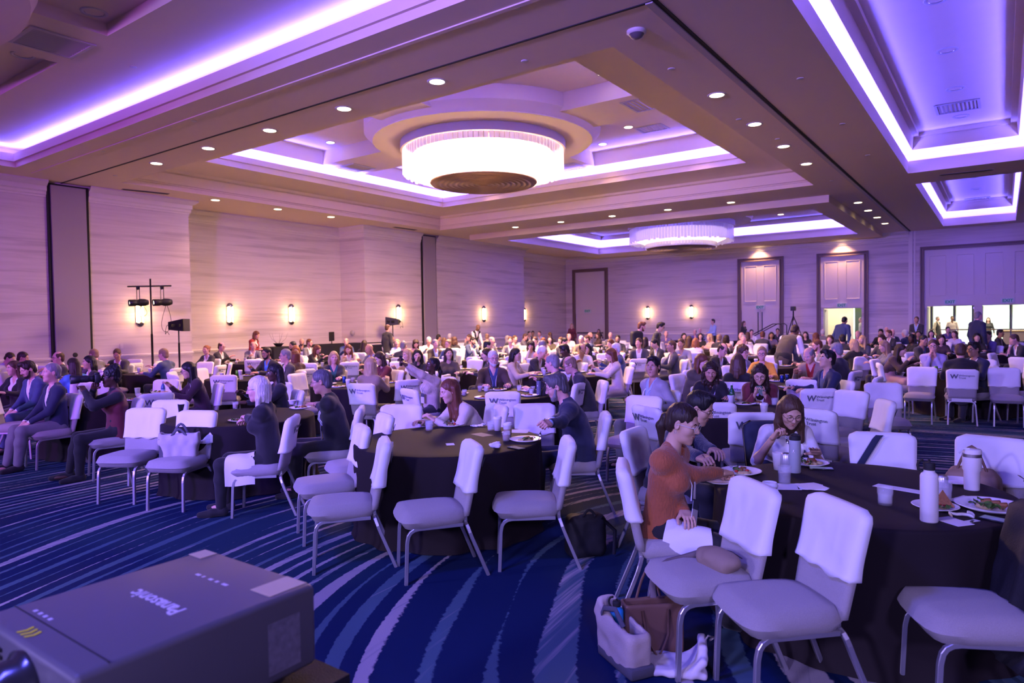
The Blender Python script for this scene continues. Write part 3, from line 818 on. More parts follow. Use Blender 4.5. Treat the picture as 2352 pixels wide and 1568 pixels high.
# ================================================================== SIGNED-DISTANCE MODELLER
def _hash(i, j, k, seed):
    n = (i * 374761393 + j * 668265263 + k * 2147483647 + seed * 1274126177) & 0xffffffff
    n = ((n ^ (n >> 13)) * 1274126177) & 0xffffffff
    return ((n ^ (n >> 16)) & 0xffff) / 65535.0
def vnoise(P, scale=10.0, seed=1):
    """value noise -1..1 at points (n,3)"""
    Q = np.asarray(P, float) * scale + 1000.0
    I = np.floor(Q).astype(np.int64); F = Q - I; F = F * F * (3 - 2 * F)
    out = 0
    for dx in (0, 1):
        for dy in (0, 1):
            for dz in (0, 1):
                w = (F[:, 0] if dx else 1 - F[:, 0]) * (F[:, 1] if dy else 1 - F[:, 1]) * (F[:, 2] if dz else 1 - F[:, 2])
                out = out + w * _hash(I[:, 0] + dx, I[:, 1] + dy, I[:, 2] + dz, seed)
    return out * 2 - 1

A3 = lambda *a: np.array(a, float)
def unit(v):
    v = np.asarray(v, float); return v / (np.linalg.norm(v) + 1e-12)
class Sdf:
    def __init__(self, k=.015): self.p = []; self.k = k
    def _add(self, fn, lo, hi, op, k):
        self.p.append((fn, np.asarray(lo, float), np.asarray(hi, float), op, self.k if k is None else k)); return self
    def cone(self, a, b, ra, rb=None, k=None, op='u', flat=1.0, lat=None):
        """tapered capsule; flat<1 squashes it across the direction lat x axis"""
        a = A3(*a); b = A3(*b); rb = ra if rb is None else rb
        ab = b - a; L2 = max(ab @ ab, 1e-9); R_ = max(ra, rb)
        if flat != 1.0:
            w = unit(ab); u = A3(*(lat if lat is not None else (1, 0, 0))); u = unit(u - (u @ w) * w); v = np.cross(w, u)
        def fn(X, Y, Z):
            px, py, pz = X - a[0], Y - a[1], Z - a[2]
            t = np.clip((px * ab[0] + py * ab[1] + pz * ab[2]) / L2, 0, 1)
            qx, qy, qz = px - t * ab[0], py - t * ab[1], pz - t * ab[2]
            r = ra + (rb - ra) * t
            if flat == 1.0: return np.sqrt(qx * qx + qy * qy + qz * qz) - r
            qv = qx * v[0] + qy * v[1] + qz * v[2]
            n2 = qx * qx + qy * qy + qz * qz - qv * qv + (qv / flat) ** 2
            return (np.sqrt(n2) - r) * (.5 + .5 * flat)
        m = R_
        return self._add(fn, np.minimum(a, b) - m, np.maximum(a, b) + m, op, k)
    def ell(self, c, r, Rm=None, k=None, op='u'):
        c = A3(*c); r = A3(*r)
        def fn(X, Y, Z):
            px, py, pz = X - c[0], Y - c[1], Z - c[2]
            if Rm is not None:
                px, py, pz = (px * Rm[0, 0] + py * Rm[1, 0] + pz * Rm[2, 0], px * Rm[0, 1] + py * Rm[1, 1] + pz * Rm[2, 1], px * Rm[0, 2] + py * Rm[1, 2] + pz * Rm[2, 2])
            k0 = np.sqrt((px / r[0]) ** 2 + (py / r[1]) ** 2 + (pz / r[2]) ** 2)
            k1 = np.sqrt((px / r[0] ** 2) ** 2 + (py / r[1] ** 2) ** 2 + (pz / r[2] ** 2) ** 2) + 1e-9
            return k0 * (k0 - 1) / k1
        e = r.max() if Rm is not None else r
        return self._add(fn, c - e, c + e, op, k)
    def box(self, c, h, rad=.005, Rm=None, k=None, op='u'):
        c = A3(*c); h = A3(*h) - rad
        def fn(X, Y, Z):
            px, py, pz = X - c[0], Y - c[1], Z - c[2]
            if Rm is not None:
                px, py, pz = (px * Rm[0, 0] + py * Rm[1, 0] + pz * Rm[2, 0], px * Rm[0, 1] + py * Rm[1, 1] + pz * Rm[2, 1], px * Rm[0, 2] + py * Rm[1, 2] + pz * Rm[2, 2])
            qx, qy, qz = np.abs(px) - h[0], np.abs(py) - h[1], np.abs(pz) - h[2]
            o = np.sqrt(np.maximum(qx, 0) ** 2 + np.maximum(qy, 0) ** 2 + np.maximum(qz, 0) ** 2)
            return o + np.minimum(np.maximum(qx, np.maximum(qy, qz)), 0) - rad
        e = np.linalg.norm(h + rad) if Rm is not None else h + rad
        return self._add(fn, c - e, c + e, op, k)
    def func(self, fn, lo, hi, op='s', k=.004): return self._add(fn, lo, hi, op, k)
    def mesh_arrays(self, vox, inflate=0.0):
        us = [q for q in self.p if q[3] == 'u']
        pad = 2.5 * vox + inflate
        lo = np.min([q[1] for q in us], 0) - pad; hi = np.max([q[2] for q in us], 0) + pad
        n = np.ceil((hi - lo) / vox).astype(int) + 1
        D = np.full(n, .25, np.float32)
        ax = [lo[i] + vox * np.arange(n[i]) for i in range(3)]
        for fn, l, h, op, k in self.p:
            m = k + 2.0 * vox + inflate
            i0 = np.maximum(np.floor((l - m - lo) / vox).astype(int), 0); i1 = np.minimum(np.ceil((h + m - lo) / vox).astype(int) + 1, n)
            if (i1 <= i0).any(): continue
            sl = tuple(slice(a, b) for a, b in zip(i0, i1))
            d = fn(ax[0][sl[0]][:, None, None], ax[1][sl[1]][None, :, None], ax[2][sl[2]][None, None, :])
            s = D[sl]
            if op == 'u':
                if k > 0:
                    hh = np.clip(.5 + .5 * (s - d) / k, 0, 1); D[sl] = s * (1 - hh) + d * hh - k * hh * (1 - hh)
                else: D[sl] = np.minimum(s, d)
            elif op == 's':
                d = -d
                hh = np.clip(.5 - .5 * (s - d) / k, 0, 1); D[sl] = s * (1 - hh) + d * hh + k * hh * (1 - hh)
            else:
                hh = np.clip(.5 - .5 * (s - d) / k, 0, 1); D[sl] = s * (1 - hh) + d * hh + k * hh * (1 - hh)
        if inflate: D = D - np.float32(inflate)
        return surface_nets(D, lo, vox)
    def mesh(self, name, vox, inflate=0.0, wr=0.0, wscale=9.0, seed=3, fn=None):
        v, f = self.mesh_arrays(vox, inflate)
        if wr: v = wrinkle(v, f, wr, wscale, seed)
        if fn is not None: v = fn(v)
        return np_mesh(name, v, [f])

def surface_nets(D, lo, h):
    s = D < 0
    c = [s[a:s.shape[0] - 1 + a, b:s.shape[1] - 1 + b, d:s.shape[2] - 1 + d] for a in (0, 1) for b in (0, 1) for d in (0, 1)]
    any_ = c[0].copy(); all_ = c[0].copy()
    for q in c[1:]: any_ |= q; all_ &= q
    act = any_ & ~all_
    ijk = np.argwhere(act)
    idx = np.full(act.shape, -1, np.int32); idx[act] = np.arange(len(ijk))
    i, j, k = ijk.T
    acc = np.zeros((len(ijk), 3)); cnt = np.zeros(len(ijk))
    corners = [(a, b, d) for a in (0, 1) for b in (0, 1) for d in (0, 1)]
    val = {q: D[i + q[0], j + q[1], k + q[2]] for q in corners}
    for q in corners:
        for ax in range(3):
            if q[ax]: continue
            q2 = list(q); q2[ax] = 1; q2 = tuple(q2)
            a, b = val[q], val[q2]; cr = (a < 0) != (b < 0)
            t = np.where(cr, a / np.where(cr, a - b, 1), 0)
            p = np.zeros((len(ijk), 3)); p += q; p[:, ax] += t
            acc += p * cr[:, None]; cnt += cr
    V = (ijk + acc / cnt[:, None]) * h + lo
    F = []
    for ax in range(3):
        a = [slice(None)] * 3; b = [slice(None)] * 3
        a[ax] = slice(0, -1); b[ax] = slice(1, None)
        sa, sb = s[tuple(a)], s[tuple(b)]
        e = np.argwhere(sa != sb)
        o1, o2 = [q for q in range(3) if q != ax]
        e = e[(e[:, o1] > 0) & (e[:, o2] > 0) & (e[:, o1] < D.shape[o1] - 1) & (e[:, o2] < D.shape[o2] - 1)]
        if not len(e): continue
        def cid(d1, d2):
            q = e.copy(); q[:, o1] -= d1; q[:, o2] -= d2; return idx[q[:, 0], q[:, 1], q[:, 2]]
        quad = np.stack([cid(1, 1), cid(0, 1), cid(0, 0), cid(1, 0)], 1)
        inside = sa[e[:, 0], e[:, 1], e[:, 2]]
        flip = inside if ax != 1 else ~inside
        quad[~flip] = quad[~flip][:, ::-1]
        F.append(quad)
    return V, np.vstack(F)

def vnormals(v, f):
    n = np.cross(v[f[:, 2]] - v[f[:, 0]], v[f[:, 3]] - v[f[:, 1]])
    o = np.zeros_like(v)
    for c in range(4): np.add.at(o, f[:, c], n)
    return o / (np.linalg.norm(o, axis=1)[:, None] + 1e-12)
def wrinkle(v, f, amp, scale, seed):
    n = vnormals(v, f)
    q = v * A3(1, 1, .55)
    d = np.abs(vnoise(q, scale, seed)) * -1.0 + .45 + .5 * vnoise(v, scale * 2.1, seed + 7)
    return v + n * (d * amp)[:, None]

# ================================================================== BANQUET CHAIRS
M_SEATF = mat('chair_tweed', (.36, .33, .325), .9, bump=.5, bscale=420, vary=.28, vscale=330, sheen=.2)
M_COVER = mat('chair_cover_cloth', (.80, .79, .82), .85, bump=.15, bscale=500, sheen=.2)
M_CHROME = mat('satin_chair_metal', (.56, .55, .58), .38, metal=.85)
M_PRINT = mat('grey_print', (.10, .11, .15), .7)
def back_point(u, w, t, top=.90):
    """backrest surface: u -1..1 across, w 0..1 up, t thickness offset (front +)"""
    z = .43 + (top - .43) * w
    y = -.195 - .10 * w - .012 * (1 - u * u) * 1.0
    hw = .195 + .022 * w
    return np.stack([u * hw, y + t, z + 0 * u], -1)
def back_shell(w0, w1, half, grow, crn, wob=0.0, seed=0, nu=13, nw=11, flare=0.0):
    """closed slab between heights w0,w1 following the backrest, rounded upper corners"""
    b = MBd()
    U = np.linspace(-1, 1, nu); Wv = np.linspace(w0, w1, nw)
    u, w = np.meshgrid(U, Wv, indexing='ij')
    # round the upper corners
    cw = crn / .47; cu = crn / .21
    over = np.maximum(w - (w1 - cw), 0) / cw; k = 1 - cu * (1 - np.sqrt(np.maximum(0, 1 - over ** 2)))
    uu = u * k * (1 + grow / .21)
    # edges thin out to a rounded border
    ed = np.minimum(np.minimum(1 - np.abs(u), (w1 - w) * 2.3) / .22, 1); th = half * np.sqrt(np.maximum(1 - (1 - ed) ** 2, .30))
    F = back_point(uu, w, 0) ; F[..., 1] += th; B = back_point(uu, w, 0); B[..., 1] -= th
    fl = flare * np.maximum(0, 1 - (w - w0) / .25) ** 2
    F[..., 1] += fl; B[..., 1] -= fl; F[..., 0] *= 1 + fl[:, :] * 1.2; B[..., 0] *= 1 + fl * 1.2
    if wob:
        n1 = vnoise(F.reshape(-1, 3) * A3(1, 0, .6), 14, seed).reshape(u.shape) * wob; n2 = vnoise(B.reshape(-1, 3) * A3(1, 0, .6), 13, seed + 5).reshape(u.shape) * wob
        F[..., 1] += np.abs(n1) * ed; B[..., 1] -= np.abs(n2) * ed
        hem = vnoise(np.stack([u.ravel() * 2, 0 * u.ravel(), 0 * u.ravel()], 1), 1.3, seed + 2).reshape(u.shape) * .012 * (w - w0 < .02)
        F[..., 2] += hem; B[..., 2] += hem * .5
    b.grid(F[::-1]); b.grid(B)
    # sides, top
    b.grid(np.stack([F[-1], B[-1]])); b.grid(np.stack([B[0], F[0]])); b.grid(np.stack([B[:, -1], F[:, -1]])[::-1]); 
    b.grid(np.stack([F[:, 0], B[:, 0]])[::-1])
    return b
def fix_normals(me):
    import bmesh
    bm = bmesh.new(); bm.from_mesh(me); bmesh.ops.recalc_face_normals(bm, faces=bm.faces[:]); bm.to_mesh(me); bm.free(); return me
def logo_meshes():
    W_ = text_mesh('W', .105, .0006, name='logo_letter', bold=.002)
    T = text_mesh('Wilmington\nTrust', .046, .0006, align='LEFT', name='logo_words', spacing=.85)
    return W_, T
LOGO_W, LOGO_T = logo_meshes()
def seat_mesh():
    def shape(P):
        P = P.copy(); v = (P[..., 1] + .235) / .47
        P[..., 0] *= 1 + .10 * (v - .5)
        rr = np.clip(1 - (np.abs(P[..., 0]) / .235) ** 2.4, 0, 1) * np.clip(1 - (np.abs(P[..., 1]) / .24) ** 2.4, 0, 1)
        P[..., 2] += np.where(P[..., 2] > 0, .026 * rr, 0)
        P[..., 1] += .022 * (P[..., 1] > .1) * (1 - (P[..., 0] / .235) ** 2)
        return P
    b = MBd(); h = A3(.222, .235, .054); r = .040
    n = 9
    # finely divided rounded slab
    g = np.linspace(-1, 1, n)
    U, V = np.meshgrid(g, g, indexing='ij')
    def pt(x, y, s):
        d = np.maximum(np.maximum(np.abs(x), np.abs(y)) - .82, 0) / .18
        z = np.sqrt(np.maximum(0, 1 - d * d))
        # superellipse outline
        k = (np.abs(x) ** 6 + np.abs(y) ** 6 + 1e-9) ** (1 / 6.) / np.maximum(np.maximum(np.abs(x), np.abs(y)), 1e-6)
        return np.stack([x / k * h[0], y / k * h[1], s * z * h[2]], -1)
    warp = lambda a: np.sign(a) * (1 - (1 - np.abs(a)) ** 1.6)
    X, Y = warp(U), warp(V)
    T = shape(pt(X, Y, 1)); Bm = pt(X, Y, -1); Bm[..., 0] *= 1 + .10 * (Bm[..., 1] / .47)
    off = A3(0, .025, .424)
    b.grid((T + off)); b.grid((Bm + off)[::-1])
    return b.mesh('seat')
def chair_parts():
    P = {}
    P['seat'] = (seat_mesh(), M_SEATF)
    P['backrest'] = (back_shell(.0, 1.0, .026, .0, .05).mesh('backrest'), M_SEATF)
    def arc(p0, c, p1, n=5):
        t = np.linspace(0, 1, n)[:, None]; return (1 - t) ** 2 * A3(*p0) + 2 * t * (1 - t) * A3(*c) + t * t * A3(*p1)
    for s in (-1, 1):
        pts = np.vstack([[A3(s * .195, .235, 0)], [A3(s * .192, .222, .28)], arc((s * .192, .219, .30), (s * .192, .213, .372), (s * .19, .14, .374)), [A3(s * .185, -.17, .374)]])
        P['front_leg%d' % s] = (MBd().tube(pts, .0125, square=True).mesh('front_leg', False), M_CHROME)
        pts = np.vstack([[A3(s * .20, -.345, 0)], [A3(s * .187, -.235, .27)], arc((s * .185, -.22, .31), (s * .18, -.20, .372), (s * .12, -.195, .374)), [A3(0, -.195, .374)]])
        P['rear_leg%d' % s] = (MBd().tube(pts, .0125, square=True).mesh('rear_leg', False), M_CHROME)
    P['post'] = (MBd().box(-.14, .14, -.212, -.19, .37, .46).mesh('back_bracket', False), M_CHROME)
    for k in range(4):
        P['cover%d' % k] = (back_shell(.34 + .02 * (k % 2), 1.025, .038, .012, .055, wob=.010, seed=11 + k * 3, flare=.010, nu=17, nw=15).mesh('chair_cover'), M_COVER)
    for q in P.values(): fix_normals(q[0])
    return P
CP = chair_parts()
CHAIRS = []
def make_chair(x, y, yaw, label, group='white-covered banquet chairs', cover=0, name='banquet_chair', logo=True):
    """yaw = direction the sitter faces, seen from above (0 = +Y)"""
    t = thing(name, label, 'chair', (x, y, 0), yaw, group)
    for key, nm in (('seat', 'seat'), ('backrest', 'backrest'), ('front_leg-1', 'leg'), ('front_leg1', 'leg'), ('rear_leg-1', 'leg'), ('rear_leg1', 'leg'), ('post', 'back_bracket')):
        link(nm, CP[key][0], CP[key][1], t)
    c = link('chair_cover', CP['cover%d' % (cover % 4)][0], M_COVER, t)
    if logo:
        for me, dx, dz in ((LOGO_W, -.115, .79), (LOGO_T, -.055, .79)):
            o = link('printed_logo', me, M_PRINT, c, (dx, -.333, dz)); o.rotation_euler = (PI / 2 + .21, 0, 0)
    CHAIRS.append((x, y))
    return t

# ================================================================== ROUND TABLES WITH FLOOR-LENGTH CLOTHS
M_CLOTH = mat('table_cloth_brown', (.015, .0105, .012), .8, spec=.25, bump=.08, bscale=600)
M_WOOD = mat('plywood', (.35, .24, .14), .6)
TR, TZ = .825, .75
def cloth_mesh(seed):
    rng = random.Random(seed); n = 96
    th = np.linspace(0, 2 * PI, n, endpoint=False)
    ph = [rng.uniform(0, 6.28) for _ in range(4)]
    fold = .5 * np.sin(11 * th + ph[0]) + .35 * np.sin(17 * th + ph[1]) + .25 * np.sin(7 * th + ph[2])
    rows = [np.stack([0 * th, 0 * th, 0 * th + TZ], 1)]
    for r in (.25, .5, .70, TR - .02): rows.append(np.stack([r * np.cos(th), r * np.sin(th), 0 * th + TZ], 1))
    for a in (30, 60, 90):
        q = math.radians(a); r = TR - .02 + .02 * math.sin(q); z = TZ - .02 + .02 * math.cos(q); rows.append(np.stack([r * np.cos(th), r * np.sin(th), 0 * th + z], 1))
    for w in (.08, .2, .4, .6, .8, .94, 1.0):
        amp = .045 * w ** .8; r = TR + .012 * w + amp * fold; z = (TZ - .02) * (1 - w) + .008
        if w == 1.0: r = r + .02
        rows.append(np.stack([r * np.cos(th), r * np.sin(th), 0 * th + z], 1))
    b = MBd(); b.grid(np.array(rows), close_v=True); 
    return b.mesh('tablecloth')
CLOTHS = [cloth_mesh(s) for s in range(4)]
TTOP = MBd().lathe([(0, TZ - .035), (TR - .03, TZ - .035), (TR - .03, TZ - .005), (0, TZ - .005)], 40).mesh('tabletop', False)
TLEG = MBd().tube([(0, 0, 0), (0, 0, TZ - .035)], .015, 8).mesh('leg')
TABLES = []
def make_table(x, y, label, k=0, rz=0.0):
    t = thing('banquet_table', label, 'table', (x, y, 0), rz, 'round banquet tables')
    link('tablecloth', CLOTHS[k % 4], M_CLOTH, t)
    link('tabletop', TTOP, M_WOOD, t)
    for a in (-.42, .42):
        for c in (-.42, .42): link('leg', TLEG, M_DMETAL, t, (a, c, 0))
    TABLES.append((x, y))
    return t
# ================================================================== PEOPLE
SKIN = dict(light=(.62, .38, .29), pink=(.66, .37, .30), tan=(.46, .26, .17), asian=(.60, .38, .26), brown=(.20, .105, .065), dark=(.085, .042, .028))
def skin_mat(t): return mat('skin_' + t, SKIN[t], .5, spec=.4, vary=.06, vscale=30, bump=.05, bscale=200)
HAIRC = dict(black=(.010, .009, .010), darkbrown=(.028, .016, .011), brown=(.075, .040, .022), auburn=(.13, .045, .020), ginger=(.28, .11, .04), sandy=(.26, .17, .10), blonde=(.46, .32, .16), platinum=(.62, .56, .50), grey=(.22, .21, .22), white=(.55, .54, .53), saltpepper=(.09, .085, .09))
def hair_mat(c): return mat('hair_' + c, HAIRC[c], .45, spec=.4, bump=.8, bscale=70, stretch=(1, 1, .16), vary=.35, vscale=60)
CLO = dict(navy=(.016, .022, .060), blue=(.05, .085, .22), suitblue=(.045, .07, .16), black=(.010, .010, .012), charcoal=(.030, .030, .035), darkgrey=(.055, .055, .060), grey=(.16, .16, .17), lightgrey=(.32, .32, .34), tan=(.30, .22, .15), beige=(.48, .40, .32), cream=(.62, .55, .46), white=(.78, .77, .78), lightblue=(.34, .46, .72), skyblue=(.10, .30, .72), lavender=(.52, .48, .66), red=(.32, .018, .015), maroon=(.115, .012, .022), burgundy=(.14, .022, .030), rust=(.36, .105, .035), pink=(.62, .38, .36), salmon=(.70, .28, .22), yellow=(.72, .36, .03), olive=(.075, .065, .040), brown=(.075, .045, .032), plum=(.040, .018, .030), teal=(.03, .12, .13), purple=(.12, .09, .22))
def cloth_mat(c, knit=False):
    if knit: return mat('knit_' + c, CLO[c], .9, bump=.9, bscale=95, stretch=(1, 1, .35), sheen=.3, vary=.15, vscale=80)
    return mat('cloth_' + c, CLO[c], .8, bump=.25, bscale=350, sheen=.15, vary=.08, vscale=40)

def ik(S_, T, a, b, hint):
    d = T - S_; L = np.linalg.norm(d); u = d / (L + 1e-9); L = min(L, .985 * (a + b))
    x = (a * a - b * b + L * L) / (2 * L); h = math.sqrt(max(a * a - x * x, 1e-6))
    hh = hint - (hint @ u) * u; hh = unit(hh)
    return S_ + u * x + hh * h, S_ + u * L

_cache = {}
def cached(key, fn):
    if key not in _cache: _cache[key] = fn()
    return _cache[key]

def head_arrays(fem, vox):
    def make():
        s = Sdf(.018); j = .92 if fem else 1.0
        s.ell((0, -.014, .034), (.077, .096, .088)); s.ell((0, .028, -.025), (.064, .066, .088), k=.03)
        s.ell((0, .040, -.080), (.047 * j, .044, .036), k=.025); s.ell((0, .070, -.104), (.020 * j, .018, .016), k=.022)
        for q in (-1, 1):
            s.ell((q * .040, .058, -.022), (.026, .026, .030), k=.02)
            s.cone((q * .012, .084, .026), (q * .045, .074, .024), .010, .009, k=.012)
        s.cone((0, .086, .018), (0, .108, -.022), .0075, .0115, k=.010)
        for q in (-1, 1): s.ell((q * .011, .099, -.026), (.009, .010, .008), k=.008)
        for q in (-1, 1): s.ell((q * .031, .101, .006), (.017, .022, .011), op='s', k=.012)
        s.cone((-.019, .084, -.056), (.019, .084, -.056), .0085, k=.006); s.cone((-.014, .083, -.066), (.014, .083, -.066), .0085, k=.006)
        s.box((0, .100, -.0605), (.026, .012, .0012), .001, op='s', k=.004)
        for q in (-1, 1):
            s.ell((q * .079, -.006, -.004), (.009, .020, .031), rot('Z', q * -.35), k=.006)
            s.ell((q * .086, .002, .002), (.006, .011, .018), rot('Z', q * -.35), op='s', k=.006)
        s.cone((0, -.018, -.06), (0, -.028, -.13), .052 * (.88 if fem else 1), .054 * (.88 if fem else 1), k=.03)
        return s.mesh_arrays(vox)
    return cached(('head', fem, vox), make)

def hand_arrays(pose, side, vox):
    """wrist at origin, fingers along +Y, palm facing -Z, thumb towards -X for the right hand"""
    def make():
        s = Sdf(.006)
        s.box((0, .048, 0), (.040, .050, .013), .012, k=.008); s.cone((0, -.05, 0), (0, .02, 0), .026, .028, k=.02, flat=.75, lat=(1, 0, 0))
        bend = dict(flat=(.08, .12, .08), curl=(.45, .55, .35), grip=(1.15, 1.35, .8), hold=(.75, .9, .5), point=(.1, .15, .1))[pose]
        for i, (x, L, r) in enumerate(((-.030, .074, .0088), (-.010, .083, .0090), (.011, .077, .0086), (.030, .060, .0076))):
            p = A3(x, .096 - abs(x - .0) * .12, .002); a = 0.0; sp = (x + .0) * 2.2
            bb = (1.1, 1.3, .8) if (pose == 'point' and i > 0) else bend
            for f, bd in zip((.46, .31, .23), bb):
                a += bd; d = A3(math.sin(sp) * math.cos(a), math.cos(sp) * math.cos(a), -math.sin(a)); q = p + d * L * f
                s.cone(p, q, r, r * .93, k=.004); p = q; r *= .95
        th = dict(flat=.1, curl=.35, grip=.8, hold=.6, point=.5)[pose]
        p = A3(-.030, .022, -.004); d = unit(A3(-.72 + .45 * th, .62, -.25 - .5 * th)); q = p + d * .048; s.cone(p, q, .0145, .0108, k=.012)
        d = unit(A3(-.30 + .65 * th, .85, -.25 - .45 * th)); s.cone(q, q + d * .040, .0106, .0088, k=.004)
        v, f = s.mesh_arrays(vox)
        return v, f
    v, f = cached(('hand', pose, vox), make)
    if side < 0: return v * A3(-1, 1, 1), f[:, ::-1]
    return v, f

def hair_arrays(style, vox, down):
    """hair in the head frame; down = direction of gravity in that frame"""
    key = (style, vox, tuple(np.round(down * 4) / 4))
    def make():
        D_ = unit(np.round(down * 4) / 4); s = Sdf(.012); amp, sc = .003, 60
        def face_cut(z=-.02, w=.070, dep=.062, hgt=.098, y=.115, k=.012):
            z, hgt, dep = z + .018, hgt + .006, dep + .006
            s.ell((0, y, z), (w, dep, hgt), op='s', k=k)
        def ears():
            pass
        cran = ((0, -.016, .036), (.0835, .104, .097))
        if style in ('short', 'buzz', 'crew'):
            g = dict(short=1.0, buzz=.965, crew=1.02)[style]
            s.ell(cran[0], tuple(x * g for x in cran[1])); s.ell((0, -.055, -.03), (.074 * g, .055 * g, .062), k=.02)
            if style == 'crew': s.ell((0, .035, .105), (.058, .055, .036), k=.02)
            face_cut(-.022); s.box((0, .05, -.12), (.12, .085, .085), .02, op='s', k=.012)
            for q in (-1, 1): s.ell((q * .088, .012, -.022), (.02, .036, .045), op='s', k=.01)
        elif style == 'side':
            s.ell(cran[0], (.0845, .105, .097)); s.ell((0, -.055, -.03), (.075, .056, .066), k=.02); s.ell((.018, .045, .098), (.062, .052, .042), rot('Y', .25), k=.02)
            face_cut(-.026); s.box((0, .05, -.12), (.12, .085, .085), .02, op='s', k=.012)
            for q in (-1, 1): s.ell((q * .088, .012, -.024), (.02, .036, .045), op='s', k=.01)
            amp = .005
        elif style == 'balding':
            s.ell(cran[0], (.083, .103, .094)); s.ell((0, -.055, -.03), (.074, .055, .062), k=.02)
            face_cut(-.01, .074, .075, .15); s.ell((0, .012, .115), (.062, .085, .052), op='s', k=.015); s.box((0, .05, -.12), (.12, .085, .085), .02, op='s', k=.012)
            for q in (-1, 1): s.ell((q * .088, .012, -.022), (.02, .036, .045), op='s', k=.01)
        elif style in ('long', 'longwave', 'bob', 'shoulder', 'braids', 'pony', 'halfup', 'updo', 'bun', 'curly', 'afro', 'quiff'):
            s.ell(cran[0], (.086, .107, .099) if style not in ('pony', 'updo', 'bun', 'halfup') else (.0815, .101, .0945))
            L = dict(long=.40, longwave=.42, bob=.17, shoulder=.25, braids=.44, pony=0, halfup=.42, updo=0, bun=0, curly=.18, afro=0, quiff=0)[style]
            if L:
                n = 7 if style != 'braids' else 13
                for i in range(n):
                    a = -PI * .07 - PI * .86 * i / (n - 1)                          # from right side round the back to the left
                    r0 = .078; p = A3(r0 * math.cos(a), -.012 + .088 * math.sin(a), -.005)
                    out = A3(math.cos(a), math.sin(a), 0) * .012
                    ln = L * (.82 + .18 * math.sin(i * 2.3))
                    q = p + out + D_ * ln * .5; e = p + out * 1.6 + D_ * ln
                    if style == 'bob': e = e + A3(-math.cos(a) * .012, 0, 0)
                    ra = .029 if style != 'braids' else .017
                    s.cone(p + A3(0, 0, .03), q, ra, ra * 1.0, k=.02); s.cone(q, e, ra, ra * (.55 if L > .3 else .85), k=.02)
                s.cone((0, -.05, .0), A3(0, -.065, -.0) + D_ * L * .75, .07, .05, k=.03)
                face_cut(-.035, .074, .074, .094)
                s.box((0, .115, -.13), (.078, .08, .15), .03, op='s', k=.015)
                amp = .007 if style in ('longwave', 'curly', 'braids') else .0035; sc = 40 if style != 'braids' else 70
            if style in ('pony', 'bun', 'updo', 'afro', 'quiff'):
                s.ell((0, -.055, -.02), (.074, .056, .062), k=.02); face_cut(-.030, .068, .068, .094)
                s.box((0, .05, -.12), (.12, .085, .085), .02, op='s', k=.012)
                for q in (-1, 1): s.ell((q * .088, .014, -.028), (.02, .036, .042), op='s', k=.01)
            if style == 'pony':
                p = A3(0, -.118, .005); s.ell(p, (.024, .024, .022)); q = p + A3(0, -.03, 0) + D_ * .07; s.cone(p, q, .024, .032, k=.015); s.cone(q, q + D_ * .13 + A3(0, .005, 0), .032, .012, k=.015)
            if style in ('bun', 'updo'):
                s.ell((0, -.11, .055), (.045, .042, .042), k=.012)
            if style == 'afro':
                s.ell((0, -.03, .085), (.085, .088, .062), k=.02); s.ell((0, -.05, .12), (.06, .06, .05), k=.02); amp = .008; sc = 55
            if style == 'updo': amp = .007
            if style == 'curly': s.ell((0, -.02, .06), (.105, .115, .095), k=.02); face_cut(-.035, .064, .07, .094); amp = .012; sc = 45
            if style == 'quiff': s.ell((.0, .02, .112), (.066, .075, .040), k=.015); amp = .007; sc = 50
            if style in ('long', 'longwave', 'bob', 'shoulder', 'halfup') : s.ell((0, .03, .143), (.0035, .075, .022), op='s', k=.008)
            if style == 'halfup': s.ell((0, -.09, .05), (.055, .03, .05), k=.015)
        v, f = s.mesh_arrays(vox)
        n = vnormals(v, f)
        # strands: noise fine around the head, stretched along the fall of the hair
        q = v - np.outer(v @ D_, D_) * .90
        d = vnoise(q, sc * 1.6, 5) * .7 + vnoise(q, sc * .6, 9) * .6
        if style in ('curly', 'afro', 'longwave', 'updo'): d = d * .5 + vnoise(v, sc, 4)
        return v + n * (d * amp)[:, None], f
    return cached(('hair',) + key, make)

POSES = dict(
    rest=dict(R=(.20, .34, .80), L=(-.20, .34, .80)), eat=dict(R=(.10, .36, .90), L=(-.16, .40, .81)), chin=dict(R=(.05, .17, 1.04), L=(-.12, .34, .80)),
    lap=dict(R=(.07, .26, .60), L=(-.07, .25, .60)), cross=dict(R=(-.10, .20, .84), L=(.10, .22, .82)), phone=dict(R=(.05, .30, .88), L=(-.05, .30, .88)),
    hang=dict(R=(.24, .05, .80), L=(-.24, .05, .80)), reach=dict(R=(.16, .52, .84), L=(-.16, .36, .80)))

